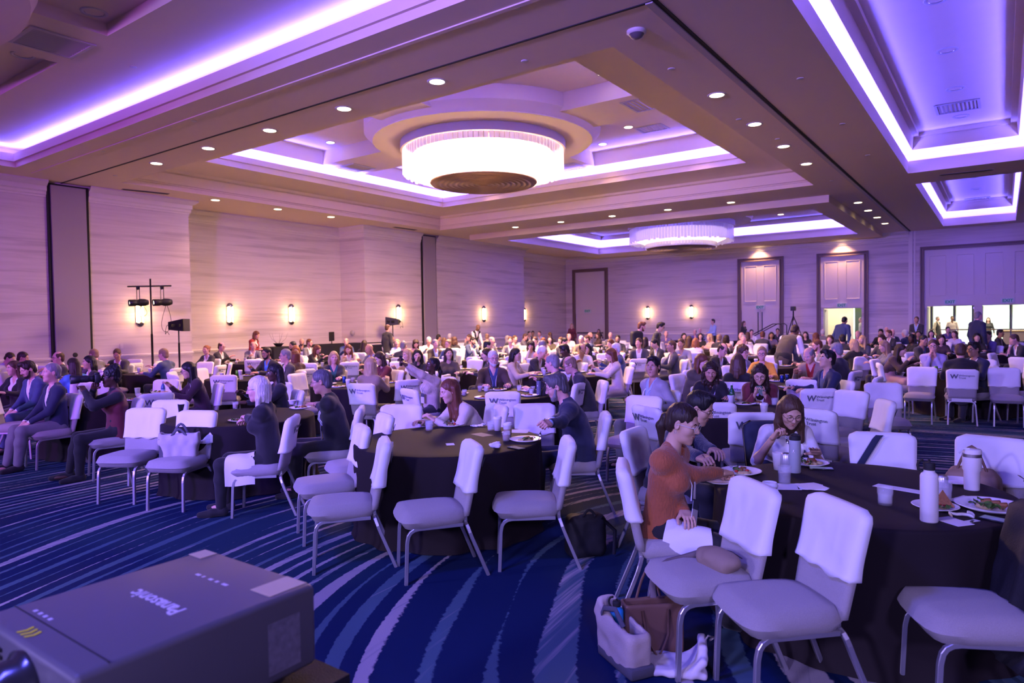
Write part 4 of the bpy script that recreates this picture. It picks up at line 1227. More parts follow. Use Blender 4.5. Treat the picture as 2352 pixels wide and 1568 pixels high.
def skeleton(sp):
    J = {}
    h = sp.get('h', .94 if sp['fem'] else 1.0) * (1.0 if sp.get('stand') else .95); bw = sp.get('bw', 1.0); st = sp.get('stand', False)
    lean, side, twist = [math.radians(sp.get(k, 0)) for k in ('lean', 'side', 'twist')]
    zs = .440
    pc = A3(0, -.07, zs + .085) if not st else A3(0, 0, .93 * h)
    def dr(a): return unit(A3(math.sin(side), math.sin(a), math.cos(a)))
    w = pc + dr(lean * .55) * .17 * h; c = w + dr(lean * .95) * .17 * h; nb = c + dr(lean * 1.15) * .175 * h
    up = dr(lean * 1.15)
    lat = A3(math.cos(twist), math.sin(twist), 0); lat = unit(lat - (lat @ up) * up); fr = np.cross(up, lat)
    lat0 = A3(1, 0, 0)
    sw = (.158 if sp['fem'] else .182) * h * (.6 + .4 * bw)
    J.update(pc=pc, w=w, c=c, nb=nb, up=up, lat=lat, fr=fr, h=h, bw=bw, sh={q: nb - up * .045 + lat * q * sw for q in (1, -1)})
    hy, hp, hr = [math.radians(sp.get(k, 0)) for k in ('hyaw', 'hpitch', 'hroll')]
    Rh = rot('Z', hy + twist) @ rot('X', -hp) @ rot('Y', hr)
    nd = unit(up * .7 + A3(0, 0, .45) + Rh[:, 1] * (.12 + .18 * math.sin(max(hp, 0))))
    hs = (.955 if sp['fem'] else 1.0) * sp.get('hs', 1.0)
    J['hc'] = nb + nd * .085 * h + Rh @ A3(0, .022, .115) * hs; J['Rh'] = Rh; J['hs'] = hs
    po = dict(POSES[sp.get('pose', 'rest')]); po.update({k: sp[k] for k in ('R', 'L') if k in sp})
    ua, fa = .285 * h, .255 * h
    J['el'] = {}; J['wr'] = {}
    for q, k in ((1, 'R'), (-1, 'L')):
        T = A3(*po[k])
        if st and k not in sp: T = A3(q * .27, .05, .80 * h)
        hint = A3(q * .42, -.30, -.85) if 'hint' + k not in sp else A3(*sp['hint' + k])
        J['el'][q], J['wr'][q] = ik(J['sh'][q], T, ua, fa, hint)
    J['hip'] = {q: pc + A3(q * .085 * h, .0, -.02) for q in (1, -1)}
    J['kn'] = {}; J['an'] = {}
    for q, k in ((1, 'R'), (-1, 'L')):
        ft = sp.get('foot' + k)
        if ft is None: ft = (q * .11, .36, .085) if not st else (q * .10, -.02 + .06 * q * sp.get('stride', .6), .085)
        T = A3(*ft)
        J['kn'][q], J['an'][q] = ik(J['hip'][q], T, .43 * h / (1.0 if st else .95), .42 * h / (1.0 if st else .95), A3(q * .18, 1.0, .9) if not st else A3(0, 1, 0))
    J['st'] = st
    return J

def torso_prims(s, J, fem, e=0.0, hem=0.0, k=.035, chest_only=False, belly=0.0):
    bw, h, lat = J['bw'], J['h'], J['lat']
    g = bw * h
    fl = .66
    if not chest_only:
        s.cone(J['pc'] + A3(0, 0, -.035 - hem), J['w'], (.168 if fem else .160) * g + e + hem * .12, (.130 if fem else .150) * g + e, flat=.74, lat=lat, k=k)
    s.cone(J['w'], J['c'], (.130 if fem else .150) * g + e, (.145 if fem else .166) * g + e, flat=fl, lat=lat, k=k)
    s.cone(J['c'], J['nb'] - J['up'] * .075, (.145 if fem else .166) * g + e, (.105 if fem else .118) * g + e, flat=.64, lat=lat, k=k)
    s.cone(J['sh'][1] - J['lat'] * .02, J['sh'][-1] + J['lat'] * .02, .056 * h + e, k=k)
    for q in (1, -1): s.cone(J['nb'] + J['up'] * .015, J['sh'][q] * .75 + J['nb'] * .25, .040 * h + e * .6, .050 * h + e, k=k)
    if fem:
        for q in (1, -1): s.ell(J['c'] + J['fr'] * .078 + J['lat'] * q * .066 + J['up'] * .005, (.062 + e, .062 + e, .062 + e), k=.04)
    if belly: s.ell(J['w'] + J['fr'] * .05, (.135 * g + e, .12 * belly + e, .13), k=.05)
    if not J['st'] and not chest_only: s.box((0, -.05, .445 - .2), (.4, .4, .2), .001, op='s', k=.02)
    return s
def arm_prims(s, J, e, upto=1.0, k=.03, start=0):
    h = J['h']
    for q in (1, -1):
        s.cone(J['sh'][q], J['el'][q], .051 * h + e, .042 * h + e * .9, k=k)
        if upto > 0:
            wr = J['el'][q] + (J['wr'][q] - J['el'][q]) * upto
            s.cone(J['el'][q], wr, .042 * h + e * .9, (.042 - .015 * upto) * h + e * .8, k=k)
    return s
def leg_prims(s, J, e, k=.03, upto=1.0):
    h = J['h']
    for q in (1, -1):
        s.cone(J['hip'][q], J['kn'][q], .088 * h * (.7 + .3 * J['bw']) + e, .060 * h + e, k=k)
        an = J['kn'][q] + (J['an'][q] - J['kn'][q]) * upto
        m = J['kn'][q] * .66 + J['an'][q] * .34
        s.cone(J['kn'][q], m, .057 * h + e, .057 * h + e, k=k); s.cone(m, an, .057 * h + e, .040 * h + e * 1.3, k=k)
    return s
def vcut(s, J, depth=.30, w=.070, y0=.0):
    nb, up, lat, fr = J['nb'], J['up'], J['lat'], J['fr']
    def fn(X, Y, Z):
        px, py, pz = X - nb[0], Y - nb[1], Z - nb[2]
        sd = -(px * up[0] + py * up[1] + pz * up[2]); x = px * lat[0] + py * lat[1] + pz * lat[2]; y = px * fr[0] + py * fr[1] + pz * fr[2]
        return np.maximum(np.maximum((np.abs(x) - w * (1 - sd / depth)) * .9, -(y - y0)), -(sd + .13))
    s.func(fn, nb - .35, nb + .2)
    return s
def frame_mat(o, X, Y, Z):
    return np.stack([X, Y, Z], 1), np.asarray(o)

LODV = {0: dict(core=.013, gar=.0095, head=.0048, hair=.0062, hand=.0048, shoe=.010), 1: dict(core=.020, gar=.0155, head=.0085, hair=.0105, hand=.0085, shoe=.018), 2: dict(core=.028, gar=.024, head=.0125, hair=.015, hand=.0125, shoe=.03)}
PEOPLE = []
def garment_sig(sp): return tuple(sorted((k, str(v)) for k, v in sp.items() if k in ('fem', 'lean', 'side', 'twist', 'pose', 'R', 'L', 'h', 'bw', 'stand', 'top', 'footR', 'footL', 'hintR', 'hintL', 'stride', 'bottom', 'belly', 'lod', 'sleeve')))
def person(sp, loc, yaw):
    sp = dict(sp); sp.setdefault('fem', False); lod = sp.setdefault('lod', 2); V = LODV[lod]
    J = skeleton(sp); fem = sp['fem']; top = sp.setdefault('top', 'suit'); sig = garment_sig(sp)
    col = sp.get('color', 'charcoal'); under = sp.get('under', 'white'); bott = sp.get('bcolor', 'charcoal'); belly = sp.get('belly', 0.0)
    sl = sp.get('sleeve', 1.0 if top != 'tee' else -.35)
    # ---- body: one skin mesh made of trunk and limbs, head, hands
    def core():
        s = Sdf(.03); torso_prims(s, J, fem, e=-.012); arm_prims(s, J, -.004 if top != 'tee' else .0); leg_prims(s, J, -.010 if sp.get('bottom') != 'skirt' else -.004)
        s.cone(J['nb'] - J['up'] * .03, J['hc'] + J['Rh'] @ A3(0, -.02, -.06) * J['hs'], .056 * J['hs'] * (.88 if fem else 1.02), .048 * J['hs'], k=.03)
        for q in (1, -1): s.ell(J['an'][q] + A3(0, .06, -.05), (.034, .10, .028), k=.03)
        return s.mesh_arrays(V['core'])
    parts = [core()]
    hv, hf = head_arrays(fem, V['head'])
    fs = A3(*sp.get('face', (1, 1, 1)))
    parts.append(((hv * fs * J['hs']) @ J['Rh'].T + J['hc'], hf))
    HM = {}
    for q, k in ((1, 'R'), (-1, 'L')):
        v, f = hand_arrays(sp.get('hand' + k, 'curl'), q, V['hand'])
        d = unit(J['wr'][q] - J['el'][q]); d = unit(A3(*sp['hd' + k])) if 'hd' + k in sp else d
        pn = A3(*sp.get('hn' + k, (-q * .35, .1, -.9))); Zv = -unit(pn - (pn @ d) * d); Xv = np.cross(d, Zv)
        Rm = np.stack([Xv, d, Zv], 1); sc = .93 if fem else 1.02
        HM[q] = (Rm, J['wr'][q] + d * .012)
        parts.append(((v * sc) @ Rm.T + HM[q][1], f))
    off = 0; vs = []; fs_ = []
    for v, f in parts: vs.append(v); fs_.append(f + off); off += len(v)
    me = np_mesh('person', np.vstack(vs), [np.vstack(fs_)])
    body = link('person', me, skin_mat(sp.get('skin', 'light')))
    body.location = (loc[0], loc[1], loc[2] if len(loc) > 2 else 0); body.rotation_euler = (0, 0, yaw)
    def gar(name, fn, material, vox, wr=.0, ws=9, seed=1):
        m = cached(('gar', name) + sig, lambda: fn().mesh(name, vox, wr=wr, wscale=ws, seed=seed))
        o = link(name, m, None, body); omat(o, material); return o
    wr = {0: .0065, 1: .006, 2: .0}[lod]; sd = sp.get('seed', 3)
    # ---- clothing
    def g_shirt():
        s = Sdf(.03); torso_prims(s, J, fem, e=.006, chest_only=True, belly=belly)
        s.cone(J['nb'] - J['up'] * .02, J['nb'] + J['up'] * .032 + J['fr'] * .004, .066 * J['h'] * (.9 if fem else 1), .060 * J['h'] * (.9 if fem else 1), k=.012); vcut(s, J, .09, .035, .02)
        if top == 'suit':
            for q in (1, -1):
                d = J['wr'][q] - J['el'][q]; s.cone(J['el'][q] + d * .88, J['el'][q] + d * 1.0, .036 * J['h'], .035 * J['h'], k=.01)
        return s
    def g_jacket():
        s = Sdf(.03); hem = .06 if not J['st'] else .13
        torso_prims(s, J, fem, e=.022, hem=hem, belly=belly); arm_prims(s, J, .013, .93)
        s.cone(J['nb'] + J['up'] * .0 - J['fr'] * .03, J['nb'] + J['up'] * .018 - J['fr'] * .03, .060 * J['h'], .056 * J['h'], k=.03)
        for q in (1, -1): s.box(J['sh'][q] + J['up'] * .012 - J['lat'] * q * .01, (.05, .055, .03), .025, np.stack([J['lat'], J['fr'], J['up']], 1), k=.03)
        vcut(s, J, .34 if not fem else .30, .074, .015)
        return s
    def g_top():
        s = Sdf(.03); e = dict(sweater=.018, shirt=.012, tee=.010, blouse=.014, vest=.016).get(top, .012)
        torso_prims(s, J, fem, e=e, hem=.02 if top != 'tee' else .0, belly=belly)
        if top != 'vest': arm_prims(s, J, e * .8, sl if sl > 0 else 0)
        if sl <= 0 and top != 'vest':
            pass
        if top == 'shirt': s.cone(J['nb'] - J['up'] * .02, J['nb'] + J['up'] * .030, .066 * J['h'] * (.9 if fem else 1), .061 * J['h'], k=.012); vcut(s, J, .10, .038, .02)
        else: s.cone(J['nb'] - J['up'] * .02, J['nb'] + J['up'] * .006, .070 * J['h'], .066 * J['h'], k=.02); s.ell(J['nb'] + J['up'] * .06 + J['fr'] * .05, (.062, .062, .075), op='s', k=.012)
        if top == 'vest': vcut(s, J, .24, .075, .0)
        return s
    def g_trousers():
        s = Sdf(.03); s.cone(J['pc'] + A3(0, 0, -.03), J['w'] - A3(0, 0, .03), .172 * J['bw'] * J['h'], .150 * J['bw'] * J['h'], flat=.74, lat=J['lat'], k=.03); leg_prims(s, J, .012 if not fem else .006, upto=.97); return s
    def g_skirt():
        s = Sdf(.04); s.cone(J['pc'] + A3(0, 0, -.02), J['w'], .18, .15, flat=.76, k=.04)
        for q in (1, -1): s.cone(J['hip'][q], J['kn'][q], .105, .085, k=.05)
        s.cone(J['kn'][1], J['kn'][-1], .075, k=.05); return s
    if top in ('suit', 'blazer'):
        gar('shirt', g_shirt, cloth_mat(under), V['gar'] * 1.1)
        gar('jacket', g_jacket, cloth_mat(col), V['gar'], wr, 10, 4 + sd)
    elif top == 'vest':
        t2 = dict(sp); gar('vest', g_top, cloth_mat(col), V['gar'], wr, 9, 5)
        def g_sl():
            s = Sdf(.03); torso_prims(s, J, fem, e=.006, chest_only=True, belly=belly); arm_prims(s, J, .014, .97)
            s.cone(J['nb'] - J['up'] * .02, J['nb'] + J['up'] * .030, .066 * J['h'], .061 * J['h'], k=.012); return s
        gar('shirt', g_sl, cloth_mat(under), V['gar'], wr, 9, 6)
    else:
        gar(dict(tee='t_shirt', blouse='blouse', sweater='sweater', shirt='shirt').get(top, 'shirt'), g_top, cloth_mat(col, top == 'sweater' and lod == 0), V['gar'], wr, 9, 5 + sd)
    if sp.get('tie'):
        m = MBd()
        P = []
        for t_, w_ in ((0, .018), (.03, .014), (.12, .022), (.24, .030), (.27, .004)):
            c_ = J['nb'] - J['up'] * (.005 + t_) + J['fr'] * (.058 + (.118 if t_ > .2 else .095 if t_ > .1 else .03 if t_ > .01 else .012)); P.append([c_ - J['lat'] * w_, c_ + J['fr'] * .008, c_ + J['lat'] * w_])
        m.grid(np.array(P)); m.obj('necktie', cloth_mat(sp['tie']), body)
    if sp.get('bottom') == 'skirt': gar('skirt', g_skirt, cloth_mat(bott), V['gar'] * 1.2, wr, 7, 3)
    else: gar('trousers', g_trousers, cloth_mat(bott), V['gar'] * 1.2, wr, 8, 2)
    if lod < 2 or J['st']:
        for q in (1, -1):
            def shoe(q=q):
                s = Sdf(.02); a = J['an'][q]; f = unit(A3(q * .15, 1, 0)); zf = a[2] - .085
                s.cone(A3(a[0], a[1] - .03, zf + .042), A3(a[0], a[1] - .03, zf + .042) + f * .10, .036, .040, k=.02); s.cone(A3(a[0], a[1], zf + .032) + f * .10, A3(a[0], a[1], zf + .028) + f * .185, .040, .028, k=.02)
                s.cone(A3(a[0], a[1] - .02, zf + .055), A3(a[0], a[1] - .015, zf + .085), .038, .034, k=.02)
                s.box((a[0], a[1], zf - .05), (.3, .4, .05), .001, op='s', k=.004)
                return s
            o = link('shoe', cached(('shoe', q) + sig, lambda: shoe().mesh('shoe', V['shoe'])), None, body); omat(o, cloth_mat(sp.get('shoe', 'black')))
    # ---- head details
    st = sp.get('hair', 'short'); hc = sp.get('hcolor', 'brown')
    hm = lambda v: (v * J['hs']) @ J['Rh'].T + J['hc']
    if st != 'bald':
        v, f = hair_arrays(st, V['hair'], J['Rh'].T @ A3(0, 0, -1))
        o = link('hair', np_mesh('hair', hm(v * fs), [f]), hair_mat(hc), body)
    if lod < 2 or sp.get('brow'):
        b_ = MBd()
        eyec = 'darkbrown' if hc in ('white', 'platinum', 'blonde') else hc
        for q in (-1, 1):
            e_ = MBd(); e_.tube(hm(A3([q * .014, .0925, .0225], [q * .03, .0905, .028], [q * .046, .079, .0235]) * fs), [.003, .0042, .002] if lod == 0 else [.004, .005, .003], 5)
            e_.obj('eyebrow', hair_mat('grey' if hc in ('white', 'grey') else eyec), body)
        if lod <= 1:
            for q in (-1, 1):
                e_ = MBd(); c_ = A3(q * .031, .0785, .006) * fs; a_ = np.linspace(0, PI, 7)
                e_.lathe([(.0118 * math.sin(t), .0118 * math.cos(t)) for t in a_], 10, M=Matrix.Translation(Vector(hm(c_[None])[0])) @ Matrix(J['Rh'].tolist()).to_4x4()); ey = e_.obj('eye', mat('eye_white', (.60, .55, .52), .25), body)
                if lod == 0:
                    hpd = math.radians(sp.get('hpitch', 0)); e2 = MBd(); d_ = unit(A3(0, 1, -.25 if sp.get('hpitch', 0) > 5 else -.05)); p_ = hm((c_ + d_ * .0090)[None])[0]
                    e2.lathe([(0, .0032), (.0040, .0026), (.0058, 0)], 10, M=Matrix.Translation(Vector(p_)) @ Matrix(J['Rh'].tolist()).to_4x4() @ Matrix.Rotation(-PI / 2, 4, 'X')); e2.obj('iris', mat('iris_brown', (.03, .018, .012), .2), ey)
                    # upper lid
                    e3 = MBd(); P = []
                    for t in np.linspace(-.35, .9, 6): P.append([hm((c_ + .0132 * A3(math.cos(u) * math.cos(t), math.sin(u) * math.cos(t), math.sin(t)))[None])[0] for u in np.linspace(.15, PI - .15, 9)])
                    down = sp.get('hpitch', 0) > 8
                    if not down: P = P[3:]
                    else: P = P[1:]
                    e3.grid(np.array(P)); e3.obj('eyelid', skin_mat(sp.get('skin', 'light')), body)
        if lod == 0:
            l_ = MBd(); l_.tube(hm(A3([-.021, .0835, -.0585], [-.010, .0915, -.0555], [0, .0925, -.0575], [.010, .0915, -.0555], [.021, .0835, -.0585])), [.001, .0042, .0045, .0042, .001], 6)
            l_.obj('upper_lip', mat('lip_' + sp.get('skin', 'light'), tuple(c * w for c, w in zip(SKIN[sp.get('skin', 'light')], (.72, .42, .45))), .4), body)
            l_ = MBd(); l_.tube(hm(A3([-.019, .0835, -.0615], [0, .0925, -.0665], [.019, .0835, -.0615])), [.001, .0052, .001], 6)
            l_.obj('lower_lip', mat('lip_' + sp.get('skin', 'light'), (.4, .15, .13), .4), body)
    if sp.get('beard'):
        def beard():
            s = Sdf(.012); s.ell((0, .040, -.083), (.053, .050, .042)); s.ell((0, .068, -.105), (.026, .024, .022), k=.02)
            for q in (-1, 1): s.cone((q * .062, .02, -.02), (q * .050, .045, -.075), .014, .02, k=.015)
            s.cone((-.024, .088, -.046), (.024, .088, -.046), .008, k=.008)
            s.ell((0, .10, -.060), (.020, .02, .008), op='s', k=.006); s.ell((0, .07, .02), (.052, .09, .062), op='s', k=.012)
            return s.mesh_arrays(V['hair'])
        v, f = cached(('beard', V['hair']), beard); link('beard', np_mesh('beard', hm(v), [f]), hair_mat(sp['beard']), body)
    if sp.get('glasses'):
        g_ = MBd(); rr = .0014 if lod == 0 else .0022
        for q in (-1, 1):
            a_ = np.linspace(0, 2 * PI, 18, endpoint=False)
            g_.tube(hm(np.stack([q * .032 + .0245 * np.cos(a_), .1045 + 0 * a_ - .004 * np.abs(np.cos(a_)), .002 + .0195 * np.sin(a_)], 1)), rr, 5, closed=True)
            g_.tube(hm(A3([q * .0565, .1005, .008], [q * .072, .085, .008], [q * .083, .0, .006], [q * .082, -.018, -.008])), rr, 5)
        g_.tube(hm(A3([-.008, .104, .006], [0, .107, .009], [.008, .104, .006])), rr, 5)
        g_.obj('glasses', mat('glasses_' + ('dark' if sp['glasses'] is True else sp['glasses']), (.03, .02, .02) if sp['glasses'] in (True, 'dark') else (.6, .6, .62), .25), body)
    if sp.get('earring'):
        for q in (-1, 1):
            e_ = MBd(); a_ = np.linspace(0, 2 * PI, 12, endpoint=False); e_.tube(hm(np.stack([q * .086 + 0 * a_, -.004 + .007 * np.sin(a_), -.045 + .010 * np.cos(a_)], 1)), .0012, 5, closed=True); e_.obj('earring', M_METAL, body)
    if sp.get('lanyard'):
        ch = J['c'] + J['fr'] * (.135 if fem else .125); low = J['w'] + J['up'] * .03 + J['fr'] * .14
        low = A3(*sp['badge']) if 'badge' in sp else low
        for q in (-1, 1):
            m = MBd(); pts = [J['nb'] + J['up'] * .035 - J['fr'] * .045, J['nb'] + J['lat'] * q * .062 + J['up'] * .018, J['nb'] - J['up'] * .07 + J['lat'] * q * .058 + J['fr'] * .075, ch * .6 + J['nb'] * .4 + J['lat'] * q * .042 + J['fr'] * .045, ch + J['lat'] * q * .026 + J['fr'] * .030, low + A3(0, 0, .055) + J['lat'] * q * .03]
            m.tube(pts, .0075, 4, flat=.18); m.obj('lanyard_strap', mat('lanyard_white', (.70, .70, .74), .6), body)
            if lod == 0:
                tm = cached(('kbra',), lambda: text_mesh('KBRA', .014, .0004, name='lanyard_print', bold=.0004))
        bg = link('badge', cached(('badge',), lambda: MBd().rbox((0, 0, 0), (.05, .002, .07), .0018, 1).mesh('badge', False)), mat('badge_card', (.68, .68, .74), .4), body)
        bt = link('badge_header', cached(('badgeh',), lambda: MBd().box(-.05, .05, -.0026, .0026, .022, .07).mesh('badge_header', False)), mat('badge_header_grey', (.07, .08, .12), .4), bg)
        bg.location = low + J['fr'] * .012 - A3(0, 0, .02); bg.rotation_euler = (0, sp.get('btilt', 0), math.atan2(-J['fr'][0], J['fr'][1]))
        bg.name = 'badge'
    body['label'] = sp.get('label', 'person'); body['category'] = 'person'; body['group'] = sp.get('group', 'guests seated at the banquet tables')
    PEOPLE.append((loc[0], loc[1]))
    body['_hm'] = 0
    del body['_hm']
    return body, J, HM

def place(sp, px, py, ang, seat=True):
    """put a person so that the head centre falls on a pixel; ang: 0 faces the camera, 90 image right, -90 image left, 180 away"""
    sp = dict(sp); sp.setdefault('fem', False); J = skeleton(sp)
    q = at_z(px, py, J['hc'][2]); v = unit(A3(q[0], q[1], 0)); r = A3(v[1], -v[0], 0); a = math.radians(ang)
    f = -v * math.cos(a) + r * math.sin(a); yaw = math.atan2(-f[0], f[1])
    hx = rot('Z', yaw) @ J['hc']
    return (q[0] - hx[0], q[1] - hx[1]), yaw
# ================================================================== TABLES AND CHAIRS
random.seed(7)
def dirang(x, y, ang):
    v = unit(A3(x, y, 0)); r = A3(v[1], -v[0], 0); a = math.radians(ang); f = -v * math.cos(a) + r * math.sin(a)
    return math.atan2(-f[0], f[1])
TSPEC = [  # x, y, words that tell the table apart
    (-0.7, 4.5, 'with the tall white flask'),
    (-4, 4.57, 'with the tan envelope'),
    (-7.1, 4.5, 'with the dark coffee cup'),
    (-10.6, 4.6, 'behind the raised camera'),
    (-13.9, 4.7, 'by the bright blue top'),
    (-2.38, 7.72, 'with the green glass bottle'),
    (-5.9, 7.85, 'with the amber tea glass'),
    (-9, 8, 'with the blue drink can'),
    (-12.25, 8, 'with the green drink can'),
    (-15.6, 8, 'before the spotlight stand'),
    (-18.9, 8.1, 'before the folded partition'),
    (-2.95, 11, 'with the two dark blue cans'),
    (-6.95, 11.4, 'beside the beige coat'),
    (-10.05, 11.25, 'with the pale blue water bottle'),
    (-13.7, 11.4, 'before the recessed wall bay'),
    (-17.4, 11.3, 'next to the draped tables'),
    (-0.55, 14.95, 'with the two bright green cans'),
    (-4.3, 15.1, 'behind the yellow cardigan'),
    (-7.9, 15.1, 'behind the beige coat'),
    (-11.5, 15, 'behind the raised phone'),
    (-15.1, 15.1, 'before the second speaker'),
]
far_words = ['below the dim chandelier', 'near the closed double doors', 'by the dark green doorway', 'near the lobby doorways', 'before the corner recess', 'before the corner door', 'beside the standing backpack wearer', 'in the crowded middle']
for j, y in enumerate((18.6, 22.1, 25.6, 29.1, 32.6)):
    for i, x in enumerate((1.2, -2.4, -6.0, -9.6, -13.2, -16.8)):
        xx = x - (1.7 if j % 2 else 0)
        if y > 30 and xx < -15: continue
        w = far_words[4] if xx < -15 and y < 28 else far_words[5] if xx < -14 else far_words[3] if xx > -1 else far_words[2] if xx > -6.5 and y > 25 else far_words[1] if xx > -11 and y > 25 else far_words[6] if -12 < xx < -8 and y < 24 else far_words[0] if y > 25 else far_words[7]
        TSPEC.append((xx, y, w))
TOBJ = []
for i, (x, y, w) in enumerate(TSPEC):
    TOBJ.append(make_table(x, y, 'round table under a dark cloth ' + w, i, i * 1.3))
def near_table(x, y):
    d = [(math.hypot(x - a, y - c), i) for i, (a, c, w) in enumerate(TSPEC)]
    return min(d)

def seat_xy(px, py, yaw):
    q = at_z(px, py, .475); f = A3(-math.sin(yaw), math.cos(yaw), 0); return q - f * .03
def cover_xy(px, py, yaw):
    q = at_z(px, py, .905); f = A3(-math.sin(yaw), math.cos(yaw), 0); return q + f * .295
D2 = math.radians
EMPTY = [   # x, y, yaw, label
    (-3.31, 3.61, D2(143), 'empty chair turned from the tan envelope table, between two turned chairs'),
    (-2.85, 4.16, D2(128), 'empty chair turned from the table, beside the black backpack on the floor'),
    (-3.98, 3.38, D2(140), 'empty chair turned from the table, beside the plain water glass'),
    (-4.62, 3.74, D2(150), 'empty chair turned from the table, with another chair close behind its back'),
    (-4.98, 4.36, D2(152), 'empty chair tucked behind another turned chair, next to a black jacket'),
    (-7.39, 3.42, D2(-150), 'empty chair in front of the seat with the black backpack'),
    (-6.68, 3.57, D2(-155), 'chair with a pale tote bag on its seat'),
    (-7.95, 3.98, D2(-150), 'chair with a black backpack on its seat'),
]
p = cover_xy(1705, 1095, D2(165)); EMPTY.append((-1.27, 3.46, D2(136), 'chair with a tan belt pouch on its seat'))
EMPTY.append((-.84, 3.30, D2(134), 'empty chair nearest the camera, beside the chair with the belt pouch'))
p = seat_xy(2222, 1388, D2(116)); EMPTY.append((p[0], p[1], D2(116), 'chair with a black jacket hung over its back'))
for c in ((2025, 995, 8, 'empty chair with a dark blue strap across its cover'), (2280, 1005, -12, 'chair behind the large white tumbler, with a tan handbag on its seat'), (1481, 910, -28, 'empty chair turned sideways behind the navy blazer'), (1640, 925, 186, 'empty chair behind the bent diner in dark blue'),
          (922, 930, -6, 'empty chair across the table from the turned chairs, beside the cream sweater'), (1155, 900, 176, 'empty chair facing the brown blazer'), (1227, 928, 6, 'empty chair behind the takeaway cups'),
          (2028, 880, 12, 'empty chair in the aisle with a second chair leaning against it'), (2035, 920, -70, 'empty chair seen edge-on in the aisle'), (2118, 843, -6, 'empty chair turned out beside the brown jacket'), (2305, 845, 8, 'empty chair turned out beside the black suit'),
          (1843, 872, 170, 'empty chair by the two dark blue cans'), (1882, 893, 205, 'empty chair beside the burgundy jacket'), (1868, 940, 150, 'empty chair behind the white short-sleeved top')):
    q = at_z(c[0], c[1], .905); yw = dirang(q[0], q[1], c[2]); q = cover_xy(c[0], c[1], yw); EMPTY.append((q[0], q[1], yw, c[3]))
EMP = []
for i, (x, y, yw, lb) in enumerate(EMPTY):
    EMP.append(make_chair(x, y, yw, 'white-covered banquet ' + lb if not lb.startswith('empty') else 'empty white-covered banquet ' + lb[6:], cover=i))
chair_backpack, chair_tote, chair_pouch, chair_jacket, chair_strap, chair_bag, chair_blue = EMP[7], EMP[6], EMP[8], EMP[10], EMP[11], EMP[12], None

# ================================================================== GUESTS WITH THEIR OWN POSES
def lt(loc, yaw, w):
    """world point -> person space"""
    d = A3(w[0] - loc[0], w[1] - loc[1], 0); q = rot('Z', -yaw) @ d; return (q[0], q[1], w[2])
CHOF = {}
def guest(sp, px, py, ang, R=None, L=None, label='', chair=True, cang=0, push=0.0):
    """R/L: (px,py,z) pixel targets of the hands"""
    sp = dict(sp); sp['label'] = label
    loc, yaw = place(sp, px, py, ang)
    for k, t in (('R', R), ('L', L)):
        if t is not None: sp[k] = tuple(np.round(lt(loc, yaw, at_z(*t)), 3))
    if R is not None or L is not None: loc, yaw = place(sp, px, py, ang)
    if push: v = unit(A3(loc[0], loc[1], 0)); loc = (loc[0] + v[0] * push, loc[1] + v[1] * push)
    b, J, HM = person(sp, loc, yaw)
    if chair and not sp.get('stand'):
        CHOF[label] = make_chair(loc[0], loc[1], yaw + math.radians(cang), 'white-covered banquet chair of the ' + label.split(',')[0], 'occupied banquet chairs', cover=len(CHAIRS), logo=True)
    pass
    return b, J, HM, loc, yaw
G = {}
G['rust'] = guest(dict(lod=0, fem=True, top='sweater', color='rust', hair='pony', hcolor='darkbrown', skin='asian', lean=9, hpitch=16, hyaw=0, glasses='clear', earring=True, lanyard=True, badge=(.06, .13, .66), btilt=-.35, bcolor='black', handR='grip', handL='curl', hnR=(-.2, .1, -.9), h=.95, twist=-8),
                  1568, 972, 78, R=(1672, 1090, .80), L=(1572, 1172, .64), label='person in a rust knit sweater with lanyard, eating salad', cang=18)
G['bent'] = guest(dict(lod=0, top='sweater', color='navy', hair='crew', hcolor='black', skin='asian', lean=30, hpitch=24, glasses=True, lanyard=True, bcolor='charcoal', handR='grip', handL='curl', h=.97),
                  1603, 926, 72, R=(1628, 1052, .82), L=(1668, 1046, .80), push=-0.3, label='person in a dark blue sweater, bent over a plate behind the rust sweater')
G['white'] = guest(dict(lod=0, fem=True, top='tee', color='white', hair='shoulder', hcolor='brown', skin='asian', lean=34, hpitch=28, hyaw=4, glasses=True, bcolor='navy', handR='grip', handL='flat', h=.95, hnL=(0, .1, -1)),
                   1818, 962, 14, R=(1772, 1030, .88), L=(1882, 1068, .79), push=.4, label='person in a white short-sleeved top and glasses, reaching for a phone')
G['blazer'] = guest(dict(lod=0, top='suit', color='navy', under='lightblue', hair='side', hcolor='saltpepper', skin='pink', lean=20, hpitch=20, glasses=True, beard='grey', bcolor='navy', handR='curl', handL='grip', belly=.8, bw=1.08, h=1.0, hnL=(.5, .3, -.6)),
                    1278, 888, -88, R=(1222, 1008, .82), L=(1240, 985, .90), label='person in a navy blazer with pale blue shirt, eating beside the turned chairs')
G['sweater'] = guest(dict(lod=0, fem=True, top='blouse', color='cream', hair='halfup', hcolor='auburn', skin='light', lean=34, hpitch=18, bcolor='charcoal', handR='curl', handL='curl', lanyard=True, bw=1.12, h=.96),
                     1030, 903, -66, R=(968, 978, .79), L=(1000, 975, .80), push=0.25, label='person in a cream sweater, leaning over the table with the tan envelope')
G['blonde'] = guest(dict(lod=0, fem=True, top='blazer', color='black', under='black', hair='bob', hcolor='platinum', skin='pink', lean=6, hpitch=8, glasses=True, bcolor='black', handR='curl', handL='curl', h=.97),
                    592, 893, -104, R=(560, 968, .79), L=(548, 962, .82), label='person in a black jacket and black trousers, eating beside the tote bag chair')
